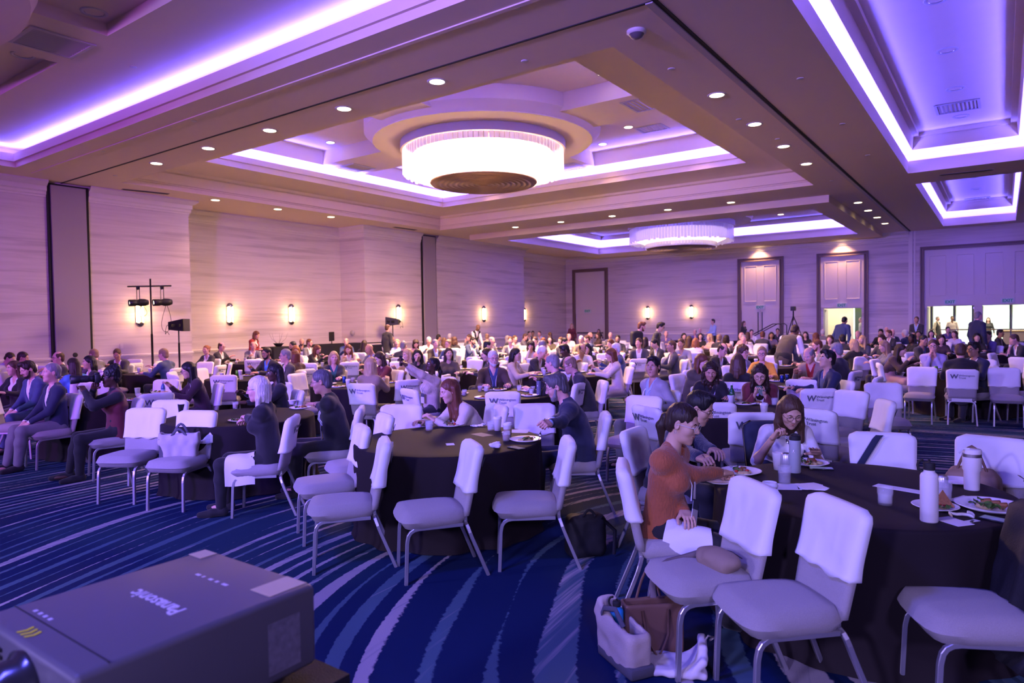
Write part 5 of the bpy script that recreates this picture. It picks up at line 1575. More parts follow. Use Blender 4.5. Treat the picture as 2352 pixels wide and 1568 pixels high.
G['greyblack'] = guest(dict(lod=0, top='suit', color='black', under='white', hair='short', hcolor='saltpepper', skin='tan', lean=14, hpitch=10, glasses=True, bcolor='black', handR='flat', handL='curl', belly=.6, lanyard=True),
                       738, 876, -98, R=(695, 935, .80), L=(700, 930, .80), label='person in a black jacket with white collar and lanyard, reaching to a plate')
G['navy'] = guest(dict(lod=0, top='suit', color='navy', under='white', hair='buzz', hcolor='grey', skin='pink', lean=2, hpitch=-2, pose='lap', bcolor='grey', footR=(.12, .46, .085), footL=(-.10, .40, .085), handR='curl', handL='curl'),
                  118, 856, -72, label='person in a navy jacket and grey trousers, hands in lap')
G['bluesuit'] = guest(dict(lod=0, top='suit', color='suitblue', under='white', hair='side', hcolor='darkbrown', skin='light', lean=6, hpitch=22, pose='lap', bcolor='suitblue', beard='darkbrown', handR='hold', handL='hold', bw=1.05),
                      64, 848, -64, label='person in a mid blue suit, looking down at their hands')
G['photo'] = guest(dict(lod=0, fem=True, top='vest', color='maroon', under='black', hair='afro', hcolor='black', skin='dark', lean=4, hpitch=2, bcolor='black', handR='hold', handL='hold', R=(.075, .17, 1.05), L=(-.01, .27, 1.03), hintR=(.7, .1, -.8), hintL=(-.7, .2, -.8), bw=1.16, h=.98, footR=(.14, .44, .085), footL=(-.10, .36, .085)),
                   255, 866, -82, label='person in maroon with black trousers, aiming a long camera lens')
G['braids'] = guest(dict(lod=1, fem=True, top='blazer', color='black', under='black', hair='braids', hcolor='black', skin='dark', lean=6, hpitch=4, pose='eat'), 630, 856, -76, push=0.1, label='person in a black jacket, facing the table with the dark coffee cup')
G['plum'] = guest(dict(lod=1, fem=True, top='blazer', color='plum', under='white', hair='long', hcolor='black', skin='asian', lean=18, hpitch=16, pose='eat', glasses=True), 432, 850, -80, label='person in a plum jacket and glasses, bent towards a plate')
G['burg'] = guest(dict(lod=0, fem=True, top='blazer', color='burgundy', under='white', hair='longwave', hcolor='darkbrown', skin='asian', lean=24, hpitch=26, pose='phone', glasses=True, handR='hold', handL='hold', bw=1.1), 1745, 864, 0, push=0.35, label='person in a burgundy jacket and glasses, looking down at a phone')
G['lany'] = guest(dict(lod=0, fem=True, top='blazer', color='black', under='black', hair='longwave', hcolor='darkbrown', skin='tan', lean=18, hpitch=20, pose='rest', lanyard=True), 1632, 858, 4, push=0.4, label='person in black with a white lanyard, beside the green glass bottle')
G['greyj'] = guest(dict(lod=0, top='suit', color='lightgrey', under='lightblue', hair='crew', hcolor='black', skin='tan', lean=0, hpitch=0, hyaw=30, pose='hang', lanyard=True, bcolor='grey', L=(-.30, .10, .74)), 1500, 842, -52, label='person in a light grey jacket and pale blue shirt, looking sideways')
G['white_hair'] = guest(dict(lod=0, top='suit', color='brown', under='suitblue', hair='short', hcolor='white', skin='pink', lean=4, hpitch=4, pose='rest', glasses=True, beard='white', lanyard=True, hyaw=8), 1133, 826, 8, push=0.4, label='person in a brown blazer, blue shirt and glasses, facing forward')
G['selfie'] = guest(dict(lod=0, fem=True, top='sweater', color='beige', hair='pony', hcolor='black', skin='dark', lean=-2, hpitch=-18, lanyard=True, handR='hold', handL='hold', bcolor='charcoal', R=(.10, .42, 1.30), L=(-.02, .44, 1.26), hintR=(.8, 0, -.6), hintL=(-.8, 0, -.6)), 993, 838, -62, label='person in a beige jacket, holding up a phone in both hands')
G['tanback'] = guest(dict(lod=1, fem=True, top='sweater', color='tan', hair='long', hcolor='blonde', skin='light', lean=8, hpitch=10, bcolor='black', pose='eat'), 853, 840, 152, push=0.2, label='person in a tan sweater and black trousers, seen from behind')
G['bald'] = guest(dict(lod=1, top='suit', color='charcoal', hair='balding', hcolor='sandy', skin='pink', lean=24, hpitch=22, glasses=True, pose='eat'), 1308, 838, -78, label='person in a dark suit and glasses, leaning far over a plate')
G['greyback'] = guest(dict(lod=1, top='suit', color='black', hair='short', hcolor='grey', skin='pink', lean=16, hpitch=10, pose='eat'), 1268, 834, -112, label='person in a black suit, half turned away beside the leaning diner')
G['coat'] = guest(dict(lod=1, fem=True, top='blazer', color='cream', hair='shoulder', hcolor='auburn', skin='light', lean=10, hpitch=18, pose='eat', bcolor='cream'), 1402, 814, -76, label='person in a long beige coat, eating')
G['yellow'] = guest(dict(lod=1, fem=True, top='sweater', color='yellow', hair='updo', hcolor='sandy', skin='pink', lean=4, hpitch=4, pose='rest', glasses=True), 1750, 812, -6, label='person in a yellow cardigan, sitting upright')
G['redshirt'] = guest(dict(lod=1, top='suit', color='tan', under='red', hair='balding', hcolor='grey', skin='pink', lean=14, hpitch=26, pose='eat'), 1858, 816, -28, label='person in a tan jacket and red shirt, looking down')
G['navyback'] = guest(dict(lod=1, top='suit', color='navy', under='blue', hair='side', hcolor='black', skin='asian', lean=2, hpitch=-8, pose='rest'), 1900, 828, -58, push=0.4, label='person in a navy jacket and blue shirt, chin raised')
G['bigback'] = guest(dict(lod=1, top='suit', color='black', hair='short', hcolor='grey', skin='pink', lean=6, hpitch=4, pose='rest', bw=1.12, h=1.06), 1920, 802, -112, push=-0.4, label='broad person in a black suit behind the raised chin')
G['brownj'] = guest(dict(lod=1, fem=True, top='blazer', color='brown', hair='long', hcolor='darkbrown', skin='asian', lean=26, hpitch=20, pose='eat', bcolor='pink', bottom='skirt'), 2068, 800, 72, push=-0.8, label='person in a brown jacket and pink skirt, leaning forward')
G['laven'] = guest(dict(lod=1, top='shirt', color='lavender', hair='short', hcolor='brown', skin='pink', lean=12, hpitch=8, glasses=True, R=(.04, .20, 1.02), L=(-.04, .22, 1.0), handR='grip', handL='grip'), 2143, 796, 0, push=0.4, label='person in a lavender shirt and glasses, hands at the mouth')
G['blackback'] = guest(dict(lod=1, top='suit', color='black', hair='short', hcolor='brown', skin='light', lean=14, hpitch=10, pose='eat', bw=1.15), 2206, 806, 184, label='person in a black suit, seen from behind at the bright green cans')
G['suitspec'] = guest(dict(lod=1, top='suit', color='navy', under='white', hair='crew', hcolor='black', skin='tan', lean=4, hpitch=4, glasses=True, pose='rest'), 2236, 802, -42, label='person in a dark suit and glasses, turned to a neighbour')
G['rear_brown'] = guest(dict(lod=1, fem=True, top='blazer', color='black', hair='shoulder', hcolor='brown', skin='light', lean=8, hpitch=4, pose='rest'), 1695, 838, 178, push=0.6, label='person in black, seen from behind next to the burgundy jacket')
G['edge'] = guest(dict(lod=0, fem=True, top='blouse', color='charcoal', hair='shoulder', hcolor='brown', skin='light', lean=12, hpitch=20, handL='grip', handR='grip', bcolor='black'), 2475, 985, -80, R=(2345, 1150, .83), L=(2372, 1160, .80), label='person in charcoal, holding a fork beside the large white tumbler')
# ================================================================== THE CROWD
# px py facing sex hair haircolour skin top colour shirt pose lean headpitch [extras]
CROWD = '''
23 822 40 m short darkbrown light shirt lavender - rest 22 30
53 822 70 m short darkbrown tan suit beige white eat 10 14
31 845 -50 f long brown light blazer black white rest 6 4
133 822 -74 m balding brown pink suit charcoal white rest 2 2 glasses
167 838 -150 f long darkbrown asian blouse skyblue - eat 6 6
215 814 -128 m short sandy pink suit grey white eat 8 8
204 832 -70 f bob black asian blazer charcoal white rest 4 2
269 814 -24 m short brown tan suit darkgrey white eat 10 24
375 814 -128 m short sandy pink suit suitblue white eat 8 8
474 803 -34 f updo ginger pink blazer charcoal white rest 4 2
509 796 52 m balding brown pink suit charcoal white eat 6 10 glasses
582 797 0 m balding sandy pink suit grey white eat 8 18
612 815 -48 m short black tan suit charcoal skyblue eat 6 10 glasses beard:black
655 817 -70 m short grey pink suit darkgrey white rest 4 4 glasses
676 824 -140 f long auburn light blazer brown white eat 8 8
672 794 -70 m short black tan suit blue white rest 4 4 beard:black
680 804 4 f bob ginger light blouse cream - eat 10 24
693 785 6 m bald brown tan shirt black - rest 2 2 beard:black
711 787 44 m short auburn pink suit grey white rest 4 6 glasses beard:auburn
730 808 56 f shoulder auburn light blazer black white eat 14 28
795 785 0 m balding grey pink shirt blue - eat 8 18
800 803 -8 f shoulder auburn light blazer beige white eat 12 26
767 821 -6 f bob blonde pink blazer charcoal teal eat 6 6
837 790 150 f long darkbrown light blazer charcoal white rest 6 6
848 802 -46 m bald brown tan suit grey lightblue eat 12 24
871 833 -58 f long darkbrown asian sweater maroon - eat 10 22
900 778 40 m short grey tan suit charcoal white rest 2 2
912 787 4 f shoulder blonde light blouse lightblue - rest 4 4
927 794 160 m short grey pink suit darkgrey white eat 8 8
955 790 8 f curly darkbrown light blouse pink - eat 12 24
985 782 0 m short white pink shirt white - eat 6 8
1000 789 30 m short grey pink suit olive lightblue rest 4 4
1008 775 110 m short black tan shirt grey - rest 4 4
1020 783 176 f shoulder brown light blouse grey - rest 4 4
1029 790 -34 m short sandy pink suit suitblue white rest 4 4 glasses
1033 773 180 m short white pink suit beige white rest 4 4
1044 782 170 f curly brown light blouse charcoal - rest 4 4
1031 812 -2 f long darkbrown asian blouse olive - rest 4 2
959 816 4 f bob black asian blouse charcoal - chin 6 10
935 820 -40 f long blonde light blazer tan white eat 8 14
1077 775 -60 m short brown pink shirt grey - chin 8 14
1086 782 44 m short black light suit suitblue white eat 10 22 beard:black
1119 773 176 m balding sandy pink shirt beige - rest 6 6
1130 782 60 m balding grey pink suit grey white rest 6 4
1120 794 80 m short black asian suit charcoal white rest 6 10
1117 814 -78 f shoulder darkbrown light blouse charcoal - rest 8 14
1165 777 -120 f shoulder grey light blouse charcoal - rest 6 8
1172 782 0 m short brown pink suit grey white rest 6 4
1183 778 20 m short brown light shirt cream - rest 4 4
1185 814 72 f bob black asian blazer beige white rest 6 6
1207 775 80 m short brown pink suit grey white eat 10 14
1216 766 30 m short darkbrown light suit charcoal white rest 4 4
1224 766 -10 m short black tan suit charcoal white rest 4 4
1219 794 2 f curly darkbrown light blouse cream - chin 8 20
1239 766 -14 m short brown pink shirt lightblue - rest 4 4
1229 782 -40 m short brown light shirt white - rest 6 8
1246 809 58 m short white pink suit charcoal white eat 18 28
1247 794 140 m short grey pink shirt salmon - rest 8 8
1248 783 10 f shoulder auburn light blouse beige - eat 8 20
1263 770 -160 m short brown light suit charcoal white rest 4 4
1263 779 -6 f shoulder darkbrown light blouse olive - rest 6 6
1288 782 -30 f shoulder brown light blouse beige - rest 6 6
1297 785 48 m short black light suit darkgrey white eat 14 24 beard:black
1307 773 4 m balding sandy pink shirt white - rest 4 4
1335 780 0 m short white pink suit tan lightblue rest 6 12 glasses beard:white
1348 778 -60 m short brown pink suit suitblue white eat 8 14
1356 770 70 m bald brown pink suit grey white rest 6 8 beard:brown
1373 770 -66 f long brown light blouse brown - rest 6 8
1375 759 0 f shoulder darkbrown light blouse charcoal - rest 4 4
1295 814 -64 m crew black dark suit navy white eat 14 22
1338 809 0 m balding brown tan shirt white - eat 12 30
1348 803 -20 f shoulder black light blouse charcoal - rest 8 14
1402 770 0 m bald brown pink suit grey white rest 4 4
1419 782 -8 m short black tan suit charcoal white rest 4 4 glasses beard:black
1402 789 -60 f shoulder auburn light blouse beige - eat 8 14
1414 801 -84 m short white pink suit suitblue white eat 8 8
1467 788 -12 m short brown pink suit darkgrey white rest 2 2
1503 790 -60 m short black asian suit charcoal lightblue eat 16 24
1542 795 -76 m buzz brown tan suit darkgrey white rest 2 2
1564 789 -4 m short brown tan shirt lightgrey - eat 8 12
1482 782 170 f shoulder darkbrown light blouse charcoal - rest 4 4
1530 767 -20 m balding grey pink shirt purple - rest 4 4
1598 786 170 f bob ginger light blouse white - eat 6 8
1571 772 30 f shoulder black light blouse charcoal - rest 4 4
1583 780 160 f long brown light blouse brown - rest 4 4
1609 772 -10 f long darkbrown light blouse black - rest 4 4
1630 775 -60 f longwave blonde light blouse pink - rest 4 6
1596 763 0 m balding grey pink shirt purple - rest 4 4
1608 759 -16 m bald grey pink shirt grey - rest 4 4
1652 776 168 m balding sandy tan suit charcoal white rest 6 6
1669 780 160 f bob darkbrown light blouse pink - rest 6 8
1660 803 58 m balding darkbrown pink suit black white eat 16 24 glasses
1703 771 -50 m bald grey pink shirt pink - rest 6 6
1708 782 -6 m buzz grey pink shirt white - rest 2 2
1718 769 170 f shoulder brown light blouse brown - rest 4 4
1726 763 14 m short darkbrown pink shirt white - rest 4 4
1707 809 40 f curly brown light blazer grey white rest 6 6 glasses
1612 830 60 f shoulder auburn light blazer olive white chin 18 24
1752 769 172 m short auburn pink suit darkgrey white rest 6 6
1772 771 0 f shoulder darkbrown tan blouse purple - rest 4 4
1786 760 -10 m short black tan shirt charcoal - rest 4 4
1835 778 -10 m short brown pink suit navy white rest 4 4 glasses
1850 771 0 f shoulder darkbrown light blouse black - rest 4 4
1874 777 176 f curly auburn light blouse tan - rest 4 4
1876 793 -70 m short auburn pink suit grey lightblue rest 6 8 glasses beard:auburn
1906 779 0 f longwave brown light blouse charcoal - rest 6 6
1890 763 170 m balding white pink shirt grey - rest 4 4
1935 778 176 m short black tan suit charcoal white rest 6 6
1960 791 -140 f bob blonde light blazer black white eat 6 6
1980 781 -30 f long blonde light blouse navy - rest 6 8
1970 768 -6 m bald brown pink suit charcoal white rest 4 4
2023 764 -20 m quiff black tan suit black white rest 4 4
2036 757 0 m bald grey pink suit grey white rest 4 4
2041 768 -40 m short auburn light suit charcoal white rest 4 4
2050 763 10 m bald grey pink suit navy white rest 4 4
2025 781 -40 m quiff brown light blouse charcoal - rest 8 10
2078 767 -120 m short white pink suit navy white rest 6 4
2030 795 -64 f long sandy light blouse grey - eat 10 16
2094 777 -50 f shoulder black dark blouse black - rest 4 4
2109 770 0 f shoulder darkbrown tan blouse charcoal - rest 4 4
2121 782 60 m short black tan suit charcoal blue rest 8 10
2139 767 0 f long darkbrown light blouse lavender - rest 4 4
2162 779 0 f shoulder darkbrown light blouse plum - rest 8 14
2177 757 20 m short black light shirt purple - rest 4 4
2192 767 -16 f longwave brown light blouse lavender - rest 4 4
2244 779 0 f shoulder black asian blouse black - rest 6 10
2269 771 -40 m short darkbrown light shirt purple - rest 4 4
2298 765 76 m short black tan suit charcoal white rest 4 4
2329 779 -60 m short brown pink suit charcoal white chin 12 18
'''
TOPW = dict(suit='suit', blazer='blazer', shirt='shirt', blouse='top', sweater='sweater')
COLW = dict(charcoal='dark', darkgrey='dark grey', lightgrey='light grey', suitblue='blue', skyblue='bright blue', lightblue='pale blue')
POSW = dict(rest='', eat='eating ', chin='resting chin ', phone='')
nvar = 0
for ln in CROWD.strip().split('\n'):
    w = ln.split(); px, py, ang = [float(x) for x in w[:3]]
    sx, hair, hcol, skin, top, colr, under, pose = w[3:11]; lean, hp = float(w[11]), float(w[12]); ex = w[13:]
    sp = dict(fem=sx == 'f', hair=hair, hcolor=hcol, skin=skin, top=top, color=colr, under=under if under != '-' else 'white', pose=pose, lean=lean, hpitch=hp, bcolor='charcoal', lod=2 if py < 795 else 1)
    if sp['lod'] == 2: sp['lean'] = {True: 6, False: 14}[lean < 10]
    for e in ex:
        if e == 'glasses': sp['glasses'] = True
        if e.startswith('beard:'): sp['beard'] = e[6:]
    nvar += 1
    sp['face'] = (1 + .04 * math.sin(nvar * 2.1), 1, 1 + .035 * math.sin(nvar * 3.7)); sp['hyaw'] = 12 * math.sin(nvar * 1.7)
    # keep the far rows inside the room and off one another
    loc, yaw = place(sp, px, py, ang)
    v = unit(A3(loc[0], loc[1], 0)); q = A3(loc[0], loc[1], 0)
    for step in range(14):
        bad = q[1] > 37.4 or q[0] < XR + .9 or (q[1] < 12.5 and q[0] < XW + .8) or any(math.hypot(q[0] - a, q[1] - c) < .62 for a, c in PEOPLE)
        dt = min(math.hypot(q[0] - a, q[1] - c) for a, c in TABLES)
        if not bad and dt > .92: break
        q = q + v * ((-.22 if (q[1] > 37.4 or q[0] < XR + .9 or (q[1] < 12.5 and q[0] < XW + .8)) else .16))
    loc = (q[0], q[1])
    i = near_table(*loc)[1]
    cw = COLW.get(colr, colr); art = 'an' if cw[0] in 'aeiou' else 'a'
    sp['label'] = 'person %sin %s %s %s, at the table %s' % (POSW[pose], art, cw, TOPW[top], TSPEC[i][2])
    body, J, HM = person(sp, loc, yaw)
    make_chair(loc[0], loc[1], yaw, 'white-covered banquet chair taken by a guest at the table ' + TSPEC[i][2], 'occupied banquet chairs', cover=nvar, logo=sp['lod'] == 1)

# ---- people on their feet: pixel column of the head, distance from the camera along the view axis
def stander(px, py, t, ang, sp, label, z=0.0):
    sp = dict(sp); sp.update(stand=True, label=label, group='people standing between and behind the tables'); sp.setdefault('lod', 1); sp.setdefault('fem', False)
    J = skeleton(sp); v = ray(px, py) * t
    q = A3(v[0], v[1], 0); vv = unit(q); r = A3(vv[1], -vv[0], 0); a = math.radians(ang); f = -vv * math.cos(a) + r * math.sin(a); yaw = math.atan2(-f[0], f[1])
    hx = rot('Z', yaw) @ J['hc']
    return person(sp, (q[0] - hx[0], q[1] - hx[1], z), yaw)
stander(589, 768, 21.4, 58, dict(fem=True, hair='shoulder', hcolor='auburn', skin='pink', top='blazer', color='red', under='white', hpitch=26, lean=8, h=.93, R=(.08, .26, 1.05), L=(-.08, .26, 1.05)), 'standing person in a red jacket by the long wall')
stander(891, 760, 24.5, 128, dict(hair='balding', hcolor='brown', skin='pink', color='charcoal', h=1.0), 'standing person in a dark suit below the second speaker')
stander(1098, 752, 28.0, 40, dict(hair='bald', skin='brown', top='vest', color='black', hpitch=30, lean=22, h=1.0, bcolor='black', R=(.15, .42, .85), L=(-.1, .45, .85)), 'standing server in a black vest, bending to a table')
stander(1313, 748, 38.5, -10, dict(fem=True, hair='long', hcolor='blonde', skin='light', top='blouse', color='burgundy', lod=2), 'standing person in burgundy by the corner door')
stander(1474, 752, 18.6, 92, dict(hair='side', hcolor='auburn', skin='pink', beard='auburn', color='darkgrey', under='white', hpitch=14, lean=8, h=.99), 'standing person in a dark grey jacket with a black backpack')
stander(1517, 752, 19.0, 80, dict(hair='quiff', hcolor='black', skin='asian', color='charcoal', under='white', hpitch=20, lean=10, glasses=True, h=.98), 'standing person in a dark suit and glasses, looking down')
stander(1637, 736, 33.0, -62, dict(hair='short', hcolor='darkbrown', skin='light', top='shirt', color='lightblue', bcolor='black', lod=2, R=(.1, .3, 1.1), L=(-.1, .3, 1.1), h=1.02), 'standing person in a pale blue shirt before the far wall')
stander(1709, 745, 36.0, 60, dict(fem=True, hair='long', hcolor='brown', skin='light', top='blouse', color='charcoal', lod=2), 'standing person in dark clothes before the closed double doors')
stander(1826, 765, 15.2, 150, dict(hair='short', hcolor='darkbrown', skin='brown', top='vest', color='olive', under='white', lean=48, hpitch=30, bcolor='black', h=1.04, R=(.2, .55, .85), L=(-.2, .55, .85)), 'standing server in an olive vest and white sleeves, bending over')
stander(1940, 737, 23.5, 150, dict(hair='short', hcolor='black', skin='tan', color='suitblue', under='white', lean=24, hpitch=18, h=1.06, bcolor='navy'), 'standing person in a blue suit before the dark green doorway')
stander(2105, 733, 26.5, -14, dict(hair='short', hcolor='brown', skin='tan', color='charcoal', under='lightblue', h=1.0, R=(.06, .30, 1.12), L=(-.10, .32, 1.05)), 'standing person in a dark jacket holding a white plate')
stander(2247, 728, 19.5, 130, dict(hair='buzz', hcolor='grey', skin='pink', color='navy', under='lightblue', h=1.08, bw=1.15, bcolor='navy'), 'tall standing person in a navy suit before the lobby doorways')
YL = YB + 2.6
for px, py, t, ang, sp, lb in ((2154, 742, 36.2, 60, dict(hair='short', hcolor='grey', skin='pink', top='vest', color='charcoal', under='beige'), 'lobby person in a vest and beige shirt behind the doorway'),
                               (2187, 736, 36.0, 10, dict(hair='short', hcolor='black', skin='brown', top='shirt', color='beige'), 'lobby person in a beige shirt, arms folded'),
                               (2270, 737, 36.5, 0, dict(fem=True, hair='shoulder', hcolor='brown', skin='light', top='blouse', color='charcoal'), 'lobby person in a dark top by the railing'),
                               (1977, 738, 36.5, -70, dict(hair='short', hcolor='grey', skin='light', top='shirt', color='lightgrey'), 'lobby person in a grey shirt in the green doorway')):
    sp['lod'] = 2; stander(px, py, t, ang, sp, lb)

# ---- empty chairs round the tables wherever nobody sits
rng = random.Random(3)
nfill = 0
for i, (tx, ty, w) in enumerate(TSPEC):
    far = i >= 21
    n = 9 if not far else 5
    if ty > 28: n = 0
    a0 = rng.uniform(0, 1)
    for k in range(n):
        a = a0 + 2 * PI * k / n; rr = 1.12 + rng.uniform(-.04, .10)
        x, y = tx + rr * math.cos(a), ty + rr * math.sin(a)
        if any(math.hypot(x - p_, y - q_) < .60 for p_, q_ in CHAIRS): continue
        if any(math.hypot(x - p_, y - q_) < .55 for p_, q_ in PEOPLE): continue
        if any(math.hypot(x - p_, y - q_) < 1.02 for j_, (p_, q_) in enumerate(TABLES) if j_ != i): continue
        if x < XW + .7 or y > 38 or (i < 3): continue
        v = A3(x, y, 0); dep = v @ CF
        pxl = CX + FPX * (v @ CR) / dep
        if dep < 1 or pxl < -60 or pxl > 2420: continue
        if math.hypot(x, y) < 3.0: continue
        nfill += 1
        make_chair(x, y, a + PI / 2 + rng.uniform(-.25, .25), 'empty white-covered banquet chair at the table ' + w, 'empty banquet chairs', cover=nfill, logo=not far)
# ================================================================== THINGS ON THE TABLES
M_CHINA = mat('white_china', (.78, .77, .78), .25, coat=.3)
M_PAPERW = mat('white_paper', (.78, .77, .80), .8)
M_PAPCUP = mat('paper_cup', (.74, .73, .76), .6)
M_LID = mat('cup_lid', (.70, .70, .74), .4)
M_SLEEVE = mat('cup_sleeve', (.34, .22, .13), .8)
M_GLASS = glass('clear_glass', (.85, .88, .95), .20)
M_TEA = mat('amber_tea', (.28, .07, .01), .1, alpha=.85)
M_COLA = mat('cola', (.03, .008, .006), .1)
M_ICE = mat('ice', (.75, .78, .85), .15, alpha=.28)
M_LEAF = mat('salad_leaf', (.07, .16, .03), .5, vary=.5, vscale=60)
M_MEAT = mat('browned_food', (.22, .09, .03), .6, vary=.5, vscale=70)
M_TOM = mat('tomato', (.42, .035, .015), .4)
M_GRAIN = mat('rice_grain', (.52, .40, .20), .7, vary=.3, vscale=90)
M_STEEL = mat('cutlery', (.6, .6, .62), .2, metal=1.0)
M_PHONE = mat('phone_black', (.012, .012, .016), .15)
M_SCREEN = mat('phone_screen', (.05, .06, .10), .08, emit=(.2, .24, .5), estr=.15)
def on_table(px, py, z=TZ): return at_z(px, py, z)
ITEMS = {}
def item(key, fn):
    """first call builds, later calls copy"""
    if key in ITEMS: return copy_tree(ITEMS[key])
    o = fn(); ITEMS[key] = o; return o
def put(o, p, label, cat, group, rz=0.0, s=1.0):
    o.location = (p[0], p[1], p[2] if len(p) > 2 else TZ + .001); o.rotation_euler = (0, 0, rz); o.scale = (s, s, s)
    tag(o, label, cat, group); return o
def b_plate(food):
    t = thing('plate', '', 'plate')
    b = MBd(); b.lathe([(0, .002), (.075, .002), (.085, .004), (.125, .020), (.132, .0215), (.134, .019), (.088, .0), (0, 0)], 40); b.obj('dish', M_CHINA, t)
    if food:
        s = Sdf(.01); r_ = random.Random(food)
        for i in range(7): s.ell((r_.uniform(-.03, .06), r_.uniform(-.06, .05), .012), (r_.uniform(.014, .026), r_.uniform(.014, .026), .012), k=.008)
        link('grain_heap', s.mesh('grain_heap', .007, wr=.004, wscale=60), M_GRAIN, t)
        for i in range(9):
            b = MBd(); a = r_.uniform(0, 6.28); L = r_.uniform(.025, .045); P = []
            for u in np.linspace(0, 1, 4): P.append([(L * (u - .5), w * .016 * math.sin(PI * (u * .85 + .1)), .006 * math.sin(u * 5 + w) + .004 * abs(w)) for w in (-1, -.4, .4, 1)])
            b.grid(np.array(P)); o = b.obj('leaf', M_LEAF, t, loc=(r_.uniform(-.075, -.01), r_.uniform(-.05, .05), .016 + .004 * i * .5)); o.rotation_euler = (r_.uniform(-.5, .5), r_.uniform(-.4, .4), a)
        for i in range(3):
            b = MBd(); b.rbox((0, 0, 0), (.020, .014, .008), .006, 2); o = b.obj('meat_piece', M_MEAT, t, loc=(r_.uniform(-.02, .06), r_.uniform(-.05, .05), .026)); o.rotation_euler = (0, .2, r_.uniform(0, 3))
        for i in range(2):
            b = MBd(); b.lathe([(0, -.009), (.010, -.006), (.013, 0), (.010, .007), (0, .009)], 10); o = b.obj('tomato', M_TOM, t, loc=(r_.uniform(-.05, .05), r_.uniform(-.05, .05), .022))
    return t
def b_glass(fill, h=.085, r=.036):
    t = thing('drinking_glass', '', 'glass')
    b = MBd(); b.lathe([(0, 0), (r * .86, 0), (r * .92, .02), (r * .93, h * .55), (r, h * .62), (r, h), (r - .0025, h), (r - .003, h * .62), (r * .85, h * .5), (r * .82, .010), (0, .009)], 20); b.obj('tumbler', M_GLASS, t)
    if fill:
        b = MBd(); b.lathe([(0, .010), (r * .80, .011), (r * .84, h * .5), (r * .90, h * .60), (0, h * .60)], 20); b.obj('drink', fill, t)
    return t
def b_cup(lid=True, sleeve=False, h=.115):
    t = thing('paper_cup', '', 'cup')
    b = MBd(); b.lathe([(0, .004), (.029, .004), (.029, 0), (.030, .0), (.041, h), (.0425, h + .002), (.040, h), (0, h - .004)], 28); b.obj('cup_body', M_PAPCUP, t)
    if lid: b = MBd(); b.lathe([(.044, h - .004), (.044, h + .005), (.040, h + .008), (.038, h + .018), (.034, h + .019), (.032, h + .014), (0, h + .013)], 28); b.obj('lid', M_LID, t)
    if sleeve: b = MBd(); b.lathe([(.0335, .025), (.0385, .075)], 28); b.obj('sleeve', M_SLEEVE, t)
    return t
def b_can(colr, name):
    t = thing('drink_can', '', 'can')
    m = mat('can_' + name, colr, .3, metal=.5)
    b = MBd(); b.lathe([(.024, 0), (.033, .008), (.033, .112), (.027, .121)], 24); b.obj('can_body', m, t)
    b = MBd(); b.lathe([(.027, .121), (.0265, .1225), (.025, .119), (0, .119)], 24); b.obj('can_top', M_METAL, t)
    return t
def b_flask(colr, name, r, h, kind):
    t = thing('drink_flask', '', 'flask'); m = mat('flask_' + name, colr, .5, bump=.1, bscale=400)
    b = MBd()
    if kind == 'loop':
        b.lathe([(0, 0), (r - .004, 0), (r, .006), (r, h * .76), (r * .9, h * .80), (r * .60, h * .84), (r * .58, h * .90), (0, h * .90)], 28); b.obj('flask_body', m, t)
        b = MBd(); b.lathe([(r * .64, h * .87), (r * .66, h * .97), (r * .60, h * .99), (0, h * .99)], 24); cp = b.obj('cap', M_BLACK, t)
        b = MBd(); a = np.linspace(.1, PI - .1, 9); b.tube(np.stack([-r * .55 - .0 * a - .028 * np.sin(a), 0 * a, h * .93 - .030 * np.cos(a)], 1), .006, 6); b.obj('carry_loop', M_BLACK, cp)
        b = MBd(); b.tube([(0, 0, h * .98), (0, 0, h * 1.04)], .006, 6); b.obj('spout', M_BLACK, cp)
    elif kind == 'slim':
        b.lathe([(0, 0), (r - .004, 0), (r, .006), (r, h * .84), (r * .96, h * .87), (0, h * .87)], 28); b.obj('flask_body', m, t)
        b = MBd(); b.lathe([(r * .98, h * .86), (r * .98, h * .93), (r * .9, h * .97), (0, h * .97)], 24); cp = b.obj('cap', M_BLACK, t)
        b = MBd(); a = np.linspace(0, PI, 9); b.tube(np.stack([r * .85 * np.cos(a), 0 * a, h * .93 + .022 * np.sin(a)], 1), .006, 6); b.obj('carry_loop', M_BLACK, cp)
        b = MBd(); b.box(-.003, .003, -r - .001, -r + .004, h * .55, h * .62); b.tube([(-.008, -r - .0005, h * .62), (.008, -r - .0005, h * .54)], .0012, 4); b.tube([(.008, -r - .0005, h * .62), (-.008, -r - .0005, h * .54)], .0012, 4); b.obj('printed_mark', M_PAPERW, t)
    else:
        b.lathe([(0, 0), (r * .80, 0), (r * .82, .006), (r * .86, h * .45), (r, h * .50), (r, h * .86)], 32); b.obj('flask_body', m, t)
        b = MBd(); b.lathe([(r * 1.005, h * .80), (r * 1.005, h * .88)], 32); b.obj('steel_band', M_METAL, t)
        b = MBd(); b.lathe([(r * 1.0, h * .86), (r * 1.01, h * .96), (r * .94, h * .985), (0, h * .99)], 32); cp = b.obj('lid', m, t)
        b = MBd(); b.tube([(-r * .3, -r * .2, h * .99), (-r * .9, -r * .95, h * 1.0), (-r * 1.25, -r * 1.1, h * .9)], .006, 6); b.obj('straw', M_LID, cp)
    return t
